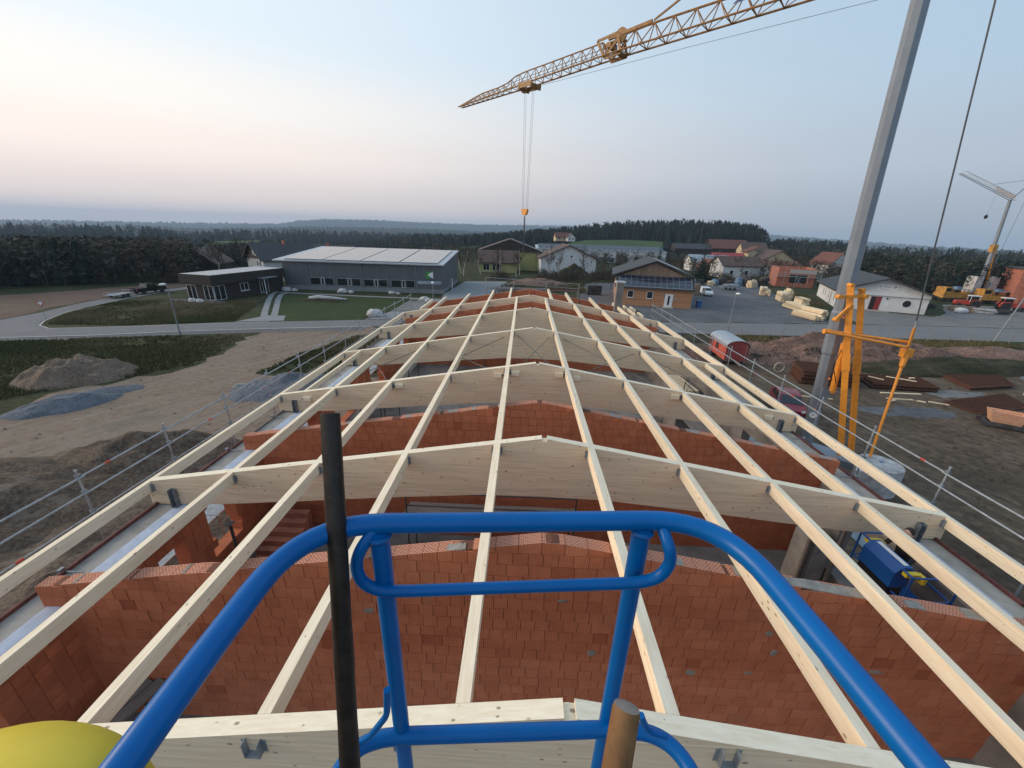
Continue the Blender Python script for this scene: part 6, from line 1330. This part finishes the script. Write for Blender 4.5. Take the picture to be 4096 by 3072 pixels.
# tractors and machines at the far right
def tractor(label, loc, rz, paint, roof):
    t = thing('tractor', label, 'tractor', loc, rz)
    MB().prism([(.3, .75), (2.6, .75), (2.7, 1.2), (2.5, 1.55), (.3, 1.65)], -.38, .38, 'x').build('bonnet', paint, t); MB().box(-.55, .55, -1.2, .35, .7, 1.25).build('body', paint, t)
    for s in (-1, 1):
        wheel(t, (s * .85, -.7, .85), .85, .45); wheel(t, (s * .75, 1.95, .5), .5, .32); MB().prism([(-1.6, 1.35), (-1.3, 1.8), (-.2, 1.85), (.15, 1.4), (-.2, 1.72), (-1.2, 1.68)], s * .65 - .2, s * .65 + .2, 'x').build('mudguard', paint, t)
        for y in (-1.25, .35): MB().bar((s * .62, y, 1.25), (s * .55, y * .85, 2.6), .07, .07).build('cab_post', 'white_paint' if roof == 'white_paint' else paint, t)
    MB().box(-.58, .58, -1.1, .28, 1.3, 2.5).build('cab_glass', 'glass_dark', t); MB().box(-.72, .72, -1.3, .45, 2.55, 2.72).build('cab_roof', roof, t)
    MB().tube([(.25, 1.3, 1.6), (.25, 1.3, 2.5)], .05, 8).build('exhaust', 'rubber', t)
tractor('red tractor with white cab nearest the yellow machine', (98.0, 88.5, 0), math.radians(70), 'red_paint', 'white_paint'); tractor('orange red tractor with pale flat roof at the far right', (103.5, 86.0, 0), math.radians(-110), 'red_paint', 'frame_white')
def machine(label, loc, rz, L):
    t = thing('yellow_machine', label, 'machine', loc, rz)
    MB().box(-L / 2, L / 2, -1.2, 1.2, .9, 2.0).build('deck', 'machine_ochre', t); MB().box(-L / 2 + .2, -L / 2 + 2.0, -1.1, 1.1, 2.003, 3.4).build('cab', 'machine_ochre', t); MB().box(-L / 2 + .4, -L / 2 + 1.7, -1.13, -1.102, 2.4, 3.2).build('cab_window', 'glass_dark', t)
    for x in np.linspace(-L / 2 + .8, L / 2 - .8, 3):
        for s in (-1, 1): wheel(t, (x, s * 1.0, .5), .5, .35, 'y')
    for x in np.linspace(-L / 2 + 2.4, L / 2 - .2, 4): MB().box(x - .05, x + .05, -1.15, -1.05, 2.003, 2.9).build('stanchion', 'machine_ochre', t)
    MB().box(-L / 2 + 2.2, L / 2, -1.2, 1.2, 2.9, 3.0).build('canopy', 'frame_grey', t); MB().box(.4, 1.6, -.6, .5, 3.003, 3.5).build('crate', 'tarp_blue', t)
machine('ochre yellow crane carrier behind the white hall', (104, 99, 0), .1, 6.5); machine('ochre yellow machine with grey canopy right of the crane carrier', (111, 96.5, 0), -.1, 6.0)
# second, distant crane
FC = thing('tower_crane', 'distant folded tower crane with pale jib at the right picture edge', 'crane', (111.2, 100, 0))
def fc_(x, z): return (x - 111.2, 0, z)
MB().tube([fc_(111.0, 1), fc_(110.5, 12.4)], [.48, .42], 8).build('mast', 'mast_grey', FC); MB().tube([fc_(110.4, 12.4), fc_(109.4, 22.9)], [.36, .30], 8).build('mast_section', 'mast_grey', FC); MB().obox(fc_(110.4, 12.4), (1.0, 1.0, 1.7)).build('mast_joint', 'machine_ochre', FC)
MB().bar(fc_(112.6, 3), fc_(110.9, 12), .3, .3).build('strut', 'crane_orange', FC); MB().box(-2.5, 2.5, -1.4, 1.4, 1.2, 2.2).build('platform', 'machine_ochre', FC)
for s in (-1, 1): MB().box(s * 1.9 - .8, s * 1.9 + .8, -1.2, 1.2, 2.203, 6.0).build('ballast', 'stone_pale', FC)
a0, a1 = Vector(fc_(110.0, 22.7)), Vector(fc_(95.9, 27.9)); nrm = Vector((.34, 0, .94)); N = 22; off = lambda k: nrm * (1.1 if k < N - 2 else .3)
for o_ in (-.45, .45): MB().tube([a0 + Vector((0, o_, 0)), a1 + Vector((0, o_ * .5, 0))], .07, 5).build('jib_chord', 'frame_white', FC)
MB().tube([a0 + off(0), a0.lerp(a1, .92) + nrm * .9, a1], .06, 5).build('jib_chord', 'frame_white', FC)
for k in range(N):
    p, q_ = a0.lerp(a1, k / N), a0.lerp(a1, (k + .5) / N); br = MB()
    for o_ in (-.45, .45): br.tube([p + Vector((0, o_, 0)), q_ + off(k)], .04, 4).tube([q_ + off(k), a0.lerp(a1, (k + 1) / N) + Vector((0, o_, 0))], .04, 4)
    br.build('jib_brace', 'frame_white' if k > 7 else 'machine_ochre', FC)
MB().tube([fc_(109.6, 23), fc_(112.8, 27.2)], .10, 6).tube([fc_(112.8, 27.2), a0.lerp(a1, .42) + nrm * 1.1], .04, 5).tube([fc_(112.8, 27.2), fc_(112.2, 3)], .04, 5).build('tie', 'galv_dark', FC)
MB().tube([a0.lerp(a1, .3), fc_(105.6, 19.5)], .02, 4).build('hoist_rope', 'galv_dark', FC); ellipsoid('hook_block', fc_(105.6, 19.2), (.35, .3, .45), 'rubber', FC, 10, 7, world=False)

# ================================================================== STACKS IN THE YARDS
def timber_stack(label, c, rz, L, W_, H_, n=3, seed=0, base='plank_wood'):
    t = thing('timber_stack', label, 'timber stack', (c[0], c[1], 0), rz); rr = random.Random(seed)
    for x in (-L * .32, L * .32): MB().box(x - .08, x + .08, -W_ / 2, W_ / 2, 0, .12).build('bearer', 'old_plank', t)
    nw = max(2, int(W_ / .34)); 
    for k in range(n):
        z0 = .123 + H_ * k / n
        for i in range(nw):
            if k == n - 1 and rr.random() < .2: continue
            y0 = -W_ / 2 + W_ * i / nw; e = rr.uniform(-.25, .25); MB().box(-L / 2 + e, L / 2 + rr.uniform(-.2, .2), y0 + .02, y0 + W_ / nw - .02, z0, z0 + H_ / n - .03).build('beam', 'plank_wood', t)
timber_stack('largest fresh timber stack, nearest to the road', (49.6, 68.4), 1.72, 5.2, 1.5, .9, 3, 1); timber_stack('tall fresh timber stack behind the one nearest the road', (51.6, 69.8), 1.72, 4.6, 1.3, 1.5, 5, 2)
timber_stack('long low fresh timber stack in the middle of the row', (53.2, 77.2), 1.45, 7.5, 1.6, 1.1, 3, 3); timber_stack('small fresh timber pile on the middle stack row', (55.6, 79.6), 1.4, 3.4, 1.3, 2.0, 5, 4)
timber_stack('wrapped pale timber stack at the far end of the row', (57.4, 88.6), 1.25, 4.6, 1.8, 1.9, 4, 5); timber_stack('small fresh timber stack behind the wrapped one', (60.2, 91.4), 1.3, 3.2, 1.2, 2.4, 5, 6)
timber_stack('weathered brown timber stack by the brick shell', (58.8, 98.2), 1.1, 4.6, 2.2, 1.8, 3, 7); timber_stack('short timber stack at the back of the yard', (63.5, 113), .6, 3.0, 1.6, 1.8, 4, 8)
rr = random.Random(9)
junk = ['tarp_blue', 'scrap_dark', 'tarp_grey', 'scrap_dark', 'plank_wood', 'tarp_blue', 'scrap_dark', 'roof_brown', 'tarp_blue', 'scrap_dark', 'tub_grey', 'scrap_dark', 'scrap_dark']
desc = {'tarp_blue': 'heap covered with blue sheeting', 'scrap_dark': 'dark stack of building scrap', 'tarp_grey': 'heap covered with grey sheeting', 'plank_wood': 'pale stack of boards', 'roof_brown': 'brown stack of roof tiles', 'tub_grey': 'grey crate stack'}
for i in range(13):
    x = 45.0 + i * 2.05; y = 117.5 + 1.2 * math.sin(i * 1.3); w_, h_ = rr.uniform(1.2, 2.2), rr.uniform(1.0, 2.6)
    if junk[i] in ('tarp_blue', 'tarp_grey'):
        o = ellipsoid('covered_heap', (0, 0, h_ * .35), (w_ * .75, w_ * .6, h_ * .65), junk[i], None, 14, 8, wob=.13, world=False, seed=i)
    else:
        b = MB()
        for k in range(5): b.obox((rr.uniform(-.5, .5), rr.uniform(-.4, .4), h_ * (k + .5) / 5), (w_ * rr.uniform(.6, 1.1), w_ * rr.uniform(.6, 1.0), h_ / 5.2), rr.uniform(-.3, .3))
        o = b.build('scrap_stack', junk[i])
    o.location = (x, y, 0); tag(o, desc[junk[i]] + ', %s from the left along the yard back' % ['first', 'second', 'third', 'fourth', 'fifth', 'sixth', 'seventh', 'eighth', 'ninth', 'tenth', 'eleventh', 'twelfth', 'last'][i], 'heap', 'heaps along the back of the gravel yard')
o = MB().obox((0, 0, .9), (1.6, 1.6, 1.8), .2).obox((.1, .1, 2.2), (1.2, 1.2, .8), .4).build('crate_stack', 'clad_grey'); o.location = (39.8, 93.5, 0); tag(o, 'brown crate stack beside the white van', 'crates')
o = MB().box(-.4, .4, -.4, .4, 0, 1.2).box(-.45, .45, -.45, .45, 1.203, 1.3).build('blue_bin', 'sign_blue'); o.location = (33.8, 76.3, 0); tag(o, 'blue wheeled bin at the right corner of the larch house', 'bin')
b = MB()
for k in range(6): b.box(-1.6 + rr.uniform(-.1, .1), 1.6, -.8, .8, k * .36, k * .36 + .3)
o = b.build('stone_stack', 'scrap_dark'); o.location = (15.3, 88.5, 0); tag(o, 'dark stacked slabs left of the larch house', 'stack')
# rusty reinforcing mats on the building site
def mat_stack(label, poly, h, n, seed):
    cx = sum(p[0] for p in poly) / len(poly); cy = sum(p[1] for p in poly) / len(poly); t = thing('mesh_stack', label, 'mesh stack', (cx, cy, 0)); rr = random.Random(seed)
    for k in range(n):
        dx, dy = rr.uniform(-.15, .15), rr.uniform(-.15, .15); MB().prism([(p[0] - cx + dx, p[1] - cy + dy) for p in poly], h * k / n + .01, h * (k + 1) / n - .015, 'z').build('steel_mat', 'rust_mesh', t)
    P = [Vector((p[0] - cx, p[1] - cy, 0)) for p in poly]
    if len(P) == 4:
        b = MB()
        for k in range(24): f = (k + .5) / 24; b.tube([P[0].lerp(P[1], f) + Vector((0, 0, h + .012)), P[3].lerp(P[2], f) + Vector((0, 0, h + .012))], .018, 4)
        for k in range(16): f = (k + .5) / 16; b.tube([P[0].lerp(P[3], f) + Vector((0, 0, h + .03)), P[1].lerp(P[2], f) + Vector((0, 0, h + .03))], .018, 4)
        b.build('mesh_wires', 'rust_mesh', t)
mat_stack('high stack of rusty steel mats behind the orange struts', [(26.2, 33.6), (31.2, 33.0), (32.2, 36.2), (27.2, 36.8)], 1.3, 8, 1); mat_stack('long low rusty mats with planks on top right of the high stack', [(32.6, 33.2), (38.2, 32.6), (39.0, 35.6), (33.4, 36.0)], .5, 4, 2)
mat_stack('rusty steel mats lying tilted near the grey gravel heap', [(42.2, 33.6), (47.4, 34.8), (49.5, 37.8), (43.2, 37.4)], .35, 3, 3); mat_stack('single large rusty mat nearest to the peach tub', [(36.3, 30.2), (36.9, 27.7), (43.0, 29.6), (44.4, 32.8)], .16, 2, 4)
for i, (x, y, z, a, L) in enumerate(((34.0, 34.6, .52, -.9, 1.2), (36.4, 34.6, .52, -.6, 2.2), (37.8, 35.0, .52, .2, .6), (33.0, 30.4, .02, -.1, 2.4), (31.8, 30.0, .02, .4, 1.1), (34.2, 30.2, .02, -.6, 1.0), (35.6, 29.8, .02, -.5, 1.3), (34.2, 31.9, .02, 0, 3.6), (24.6, 30.2, .02, -.2, 4.0))):
    o = MB().box(-L / 2, L / 2, -.09, .09, 0, .07).build('loose_plank', 'plank_wood'); o.location = (x, y, z); o.rotation_euler = (0, 0, a)
    tag(o, ['short curved offcut on the long low mats', 'long thin plank on the long low mats', 'square block on the long low mats', 'plank lying on the dirt before the long mats', 'short thick offcut left of the tie rod foot', 'short pale offcut on the dirt beside the tie rod', 'white offcut left of the single large mat', 'long lath below the long low mats', 'long weathered board behind the right scaffold'][i], 'plank')
def tub(label, c, rz, mat, L=1.4, W_=.8, H_=.65, frame=None):
    t = thing('mortar_tub', label, 'tub', (c[0], c[1], 0), rz); z0 = .35 if frame else 0; b = MB(); a, d = L / 2, W_ / 2; k = .75
    o_ = [(-a * k, -d * k, z0), (a * k, -d * k, z0), (a * k, d * k, z0), (-a * k, d * k, z0), (-a, -d, z0 + H_), (a, -d, z0 + H_), (a, d, z0 + H_), (-a, d, z0 + H_)]
    i_ = [(x * .93, y * .9, max(z, z0 + .06)) for x, y, z in o_]
    b.add(o_ + i_, [(3, 2, 1, 0), (0, 1, 5, 4), (1, 2, 6, 5), (2, 3, 7, 6), (3, 0, 4, 7), (8, 9, 10, 11), (12, 13, 9, 8), (13, 14, 10, 9), (14, 15, 11, 10), (15, 12, 8, 11), (4, 5, 13, 12), (5, 6, 14, 13), (6, 7, 15, 14), (7, 4, 12, 15)]); b.build('trough', mat, t)
    if frame: MB().box(-a - .3, a + .5, -d - .1, -d + .05, .1, .4).box(-a - .3, a + .5, d - .05, d + .1, .1, .4).box(-a, -a + .1, -d, d, 0, .34).box(a - .1, a, -d, d, 0, .34).build('skid', frame, t)
tub('peach coloured concrete skip on a dark skid at the right', (36.3, 25.6), -.55, 'tub_peach', 2.0, 1.1, .85, 'scrap_dark'); tub('pale grey mortar tub on the gravel right of the track', (-23.0, 26.6), .1, 'tub_grey', 1.4, .8, .5)
t = thing('concrete_ring', 'pale concrete ring at the right edge beside the rusty mats', 'ring', (47.0, 32.4, 0)); MB().lathe([(.85, 0), (.85, .6), (.70, .6), (.70, .05)], (0, 0, 0), 28).build('ring', 'stone_pale', t)
o = ellipsoid('white_sack', (0, 0, .5), (1.2, .9, .6), 'render_white', None, 14, 8, wob=.1, world=False, seed=4); o.location = (88.5, 80.6, 0); tag(o, 'white bulk sack before the red tractors', 'sack')
for i, (x, y, L, mt, lb) in enumerate(((92, 84, 5, 'old_plank', 'long grey log before the red tractor'), (90.5, 82.2, 4, 'clad_grey', 'weathered beam pile behind the white sack'), (93.5, 81.4, 4, 'stone_pale', 'pale slab pile right of the white sack'), (96.5, 80.6, 3.5, 'scrap_dark', 'dark scrap pile at the end of the slab row'), (86, 86.5, 5, 'scrap_dark', 'dark hedge of scrap beside the white hall corner'))):
    b = MB()
    for k in range(4): b.obox((rr.uniform(-.4, .4), rr.uniform(-.5, .5), .25 + k * .2), (L * rr.uniform(.7, 1), .5, .35), rr.uniform(-.25, .25))
    o = b.build('material_pile', mt); o.location = (x, y, 0); o.rotation_euler = (0, 0, -.4); tag(o, lb, 'pile')
t = thing('cable_ring', 'pale coiled hose hanging by the spoil bank behind the scaffold', 'hose', (26.0, 36.8, 0)); MB().tube([(.5 * math.cos(q), 0, .6 + .5 * math.sin(q)) for q in np.linspace(0, 2 * PI, 20)], .05, 6, caps=False).build('coil', 'tub_grey', t)

# ================================================================== TREES
def bare_tree(seed, h=7.0, spread=.32, birch=False):
    rr = random.Random(seed); tr = MB(); cr = MB()
    def grow(p, d, L, r, lev):
        n = 3 if lev < 2 else 2; pts = [p]; q = p; dd = d
        for i in range(n): dd = (dd + Vector((rr.gauss(0, .14), rr.gauss(0, .14), .05))).normalized(); q = q + dd * L / n; pts.append(q)
        rs = [r * (1 - .6 * i / n) for i in range(n + 1)]
        (tr if lev == 0 else cr).tube(pts, rs, 5 if lev == 0 else 3, caps=False, t=rr.random())
        if lev < 3:
            k = (9, 5, 3)[lev]
            for i in range(k):
                f = rr.uniform(.28 if lev == 0 else .2, 1.0); j = min(n - 1, int(f * n)); b0 = pts[j].lerp(pts[j + 1], f * n - j); a = rr.uniform(0, 6.28); up = 1.1 if birch else .75
                d2 = (Vector((math.cos(a), math.sin(a), up)) + dd * .3).normalized(); grow(b0, d2, L * rr.uniform(.32, .5) * (1.15 - .5 * f if lev == 0 else 1), max(.012, r * .42), lev + 1)
        if lev >= 2:
            for i in range(4):
                c = pts[-1].lerp(pts[0], rr.uniform(0, .6)); e = Vector((rr.gauss(0, 1), rr.gauss(0, 1), rr.gauss(.3, .8))).normalized() * rr.uniform(.25, .55); s_ = e.cross(Vector((rr.random(), rr.random(), rr.random()))).normalized() * .025
                cr.add([c - s_, c + s_, c + e], [(0, 1, 2)], 0, rr.random())
    grow(Vector((0, 0, 0)), Vector((0, 0, 1)), h * .85, .014 * h + .03, 0)
    return tr, cr
def tree_proto(name, label, loc, seed, h, group, birch=False):
    t = thing(name, label, 'tree', loc, 0, group); tr, cr = bare_tree(seed, h, birch=birch); tr.t = []; tr.build('trunk', 'birch_bark' if birch else 'bark', t); cr.build('crown', 'twig', t); return t
def spruce_tree(name, label, loc, seed, h, group=None):
    t = thing(name, label, 'tree', loc, 0, group); rr = random.Random(seed); c = MB()
    MB().tube([(0, 0, 0), (0, 0, h * .95)], [.02 * h, .01], 7).build('trunk', 'bark', t)
    for k in range(26):
        f = k / 26; z = h * (.08 + .9 * f); R = h * .24 * (1 - f) ** .8 + .1
        for j in range(max(5, int(13 * (1 - f)))):
            a = rr.uniform(0, 6.28); L = R * rr.uniform(.65, 1.15); ca, sa = math.cos(a), math.sin(a); wd = .10 * h * .1 + L * .22; dz = -L * .25
            c.add([(0, 0, z + .1), (ca * L * .55 - sa * wd, sa * L * .55 + ca * wd, z + dz * .4), (ca * L, sa * L, z + dz), (ca * L * .55 + sa * wd, sa * L * .55 - ca * wd, z + dz * .4)], [(0, 1, 2), (0, 2, 3)], 0, rr.random())
    c.build('crown', 'needle', t); return t
def bush(name, label, loc, seed, r, h, mat, group=None, n=420):
    t = thing(name, label, 'bush', loc, 0, group); rr = random.Random(seed); c = MB(); st = MB()
    for k in range(n):
        a = rr.uniform(0, 6.28); e = math.acos(rr.uniform(0, 1)); q = rr.uniform(.35, 1) ** .5; p = Vector((math.cos(a) * math.sin(e) * r * q, math.sin(a) * math.sin(e) * r * q, math.cos(e) * h * q)) * rr.uniform(.8, 1.1)
        d = Vector((rr.gauss(0, 1), rr.gauss(0, 1), rr.gauss(.4, 1))).normalized() * rr.uniform(.15, .4); s_ = d.cross(Vector((rr.random(), rr.random(), rr.random()))).normalized() * rr.uniform(.04, .12); c.add([p - s_, p + s_, p + d], [(0, 1, 2)], 0, rr.random())
    for k in range(7): a = k * .9; st.tube([(0, 0, 0), (math.cos(a) * r * .6, math.sin(a) * r * .6, h * .7)], [.05, .015], 4)
    st.build('stems', 'bark', t); c.build('foliage', mat, t); return t
def near(x): return ['before the lime green annex', 'before the lime green house corner', 'at the olive spoil heap', 'left of the larch house roof', 'behind the larch house ridge', 'behind the white van', 'behind the covered heaps of the yard', 'behind the short timber stack', 'behind the orange block shell', 'right of the orange block shell'][min(9, max(0, int((x + 16) / 11.6)))]
birch_g, tree_g, bush_g = 'bare birches between the houses', 'bare trees in the belt behind the houses', 'scrubby bushes in the belt behind the houses'
protoB = [tree_proto('birch_tree', 'bare pale stemmed birch before the lime green house', (-14 + i * 6, 124 + i, 0), 40 + i, 9.0, birch_g, True) for i in range(3)]
protoT = [tree_proto('bare_tree', 'bare brown tree in the belt behind the houses', (24 + i * 5, 122 + i * 2, 0), 60 + i, 8.0, tree_g) for i in range(4)]
big = tree_proto('bare_tree', 'broad bare tree spreading before the white gable house', (17.5, 117.5, 0), 81, 9.5, tree_g)
rr = random.Random(21)
for (x, y) in ((-9.5, 121), (-3, 120), (-18.5, 118), (6.5, 118.5), (9.5, 119.5), (-20, 124), (-84, 104), (-87, 98), (-92, 106), (-78, 99)): clone(rr.choice(protoB), loc=(x, y, 0), rz=rr.uniform(0, 6), scale=rr.uniform(.7, 1.15), label='bare pale stemmed birch standing before a dark roofed house')
for i in range(30):
    x = rr.uniform(20, 98); y = 124 + rr.uniform(-3, 16) + (x - 20) * .10
    clone(rr.choice(protoT), loc=(x, y, 0), rz=rr.uniform(0, 6), scale=rr.uniform(.55, .95), label='bare brown tree ' + near(x))
for i in range(34):
    p = PY(rr.uniform(1470, 1760), 590, rr.uniform(138, 190)); clone(rr.choice(protoT), loc=(p.x, p.y, 0), rz=rr.uniform(0, 6), scale=rr.uniform(.6, .9), label='bare brown tree among the village houses')
for i in range(16):
    u = rr.uniform(1850, 2190); p = G(u, 615 + rr.uniform(-8, 12)); clone(rr.choice(protoT), loc=(p.x, p.y, 0), rz=rr.uniform(0, 6), scale=rr.uniform(.6, 1.0))
for i in range(22):
    x = rr.uniform(-105, -72); y = 92 + rr.uniform(0, 22) - (x + 72) * -.25; clone(rr.choice(protoT + protoB[:1]), loc=(x, y, 0), rz=rr.uniform(0, 6), scale=rr.uniform(.7, 1.15), label='bare tree at the near edge of the wood behind the field', group='bare trees at the wood edge')
for i in range(14):
    x = rr.uniform(13, 23); y = rr.uniform(96, 121); clone(rr.choice(protoT), loc=(x, y, 0), rz=rr.uniform(0, 6), scale=(.35, .35, rr.uniform(.4, .62)), label='thin bare sapling beside the gravel drive left of the larch house', group='saplings beside the gravel drive')
spruce_tree('spruce_tree', 'slim dark spruce behind the larch house roof', (41.5, 128, 0), 3, 10.5); spruce_tree('spruce_tree', 'broad dark spruce right of the slim one behind the larch house', (53.5, 124, 0), 5, 11.0)
spruce_tree('spruce_tree', 'small dark spruce before the crimson roofed house', (79, 150, 0), 7, 7.5); spruce_tree('spruce_tree', 'dark spruce at the wood edge behind the timber wing', (-81, 95, 0), 8, 8.5)
bs = [bush('scrub_bush', 'low brown scrub bush in the belt behind the houses', (20 + i * 4, 116, 0), 90 + i, 1.9, 2.3, 'twig' if i < 2 else 'leaf_olive', bush_g) for i in range(3)]
for i in range(75):
    x = rr.uniform(-16, 100); y = (112 if x < 20 else 121 + (x - 20) * .10) + rr.uniform(-2, 9); clone(rr.choice(bs), loc=(x, y, 0), rz=rr.uniform(0, 6), scale=(rr.uniform(.8, 1.5), rr.uniform(.8, 1.5), rr.uniform(.7, 1.4)), label='low scrub bush ' + near(x))
for i in range(40):
    u = rr.uniform(1780, 2205); p = G(u, 625 + rr.uniform(-12, 10)); clone(rr.choice(bs), loc=(p.x, p.y, 0), rz=rr.uniform(0, 6), scale=rr.uniform(.9, 1.7), label='dark scrub bush behind the white hall and the machines', group='bushes behind the white hall')
for i in range(30):
    x = rr.uniform(-110, -74); y = 86 + rr.uniform(0, 8) + (x + 74) * .55; clone(rr.choice(bs), loc=(x, y, 0), rz=rr.uniform(0, 6), scale=rr.uniform(.8, 1.5), label='brown scrub bush at the foot of the wood beyond the ploughed field', group='bushes at the foot of the wood')

# things that share a look are told apart by their order from the left
ORD = 'first second third fourth fifth sixth seventh eighth ninth tenth eleventh twelfth thirteenth fourteenth fifteenth sixteenth seventeenth eighteenth nineteenth twentieth'.split()
ORD += ['twenty ' + q for q in ORD[:9]] + ['thirtieth'] + ['thirty ' + q for q in ORD[:9]] + ['fortieth'] + ['forty ' + q for q in ORD[:9]] + ['fiftieth']
same = {}
for o in list(COL.objects):
    if o.parent is None and o.get('category') in ('tree', 'bush', 'post') and o.get('group'): same.setdefault(o['label'], []).append(o)
for lb, os_ in same.items():
    if len(os_) > 1:
        for i, o in enumerate(sorted(os_, key=lambda q: proj(q.location)[0])): o['label'] = ' '.join(lb.split()[:11]) + ', ' + ORD[min(i, 49)] + ' from the left'
# loose stones and clods: uncountable
def stones(name, label, poly_boxes, n, mat, lo, hi, seed):
    rng = np.random.default_rng(seed); T = np.array([(1, 0, 0), (-.5, .87, 0), (-.5, -.87, 0), (.1, 0, .9), (-.3, .2, .6)]); Fa = np.array([(0, 1, 4), (1, 2, 4), (2, 0, 3), (0, 4, 3), (4, 2, 3)]); Vs = []; Fs = []; k = 0
    for (x0, x1, y0, y1, w_) in poly_boxes:
        m = int(n * w_); c = rng.uniform((x0, y0), (x1, y1), (m, 2)); c = c[fbm(c[:, 0] * .5, c[:, 1] * .5, 5, 3) > rng.uniform(.3, .6, m)]
        for q in c:
            a = rng.uniform(0, 6.28); s_ = lo + (hi - lo) * rng.uniform() ** 3; V = T * rng.uniform(.6, 1.3, (5, 3)) * s_; Vs.append(np.column_stack([V[:, 0] * math.cos(a) - V[:, 1] * math.sin(a) + q[0], V[:, 0] * math.sin(a) + V[:, 1] * math.cos(a) + q[1], V[:, 2] + .02])); Fs.append(Fa + k); k += 5
    o = link(name, np_mesh(name, np.concatenate(Vs), np.concatenate(Fs), mat)); o['kind'] = 'stuff'; o['label'] = label
stones('stones', 'loose stones strewn over the sandy track', [(-36, -12, 14, 46, 1.0)], 1500, 'track', .03, .13, 3)
stones('clods', 'dark clods strewn over the dirt of the building site', [(12, 48, 4, 38, 1.0)], 3600, 'dark_soil', .04, .20, 4)
stones('stones', 'loose stones strewn over the gravel yard', [(16, 52, 62, 112, 1.0)], 700, 'yard_gravel', .04, .12, 6)

# ================================================================== HAZE
hz_b = MB().box(-7000, 7000, -900, 6200, -150, 125).mesh('haze', 'mortar'); hz_b.materials.clear()
hm = bpy.data.materials.new('haze'); hm.use_nodes = True; hm.node_tree.nodes.clear()
ho = hm.node_tree.nodes.new('ShaderNodeOutputMaterial'); hv = hm.node_tree.nodes.new('ShaderNodeVolumePrincipled')
hv.inputs['Color'].default_value = (0.58, 0.77, 1.0, 1); hv.inputs['Density'].default_value = 0.00018; hv.inputs['Anisotropy'].default_value = 0.0
hm.node_tree.links.new(hv.outputs[0], ho.inputs['Volume']); hz_b.materials.append(hm)
hzo = link('haze', hz_b); hzo['kind'] = 'stuff'; hzo['label'] = 'thin blue evening haze over the land'
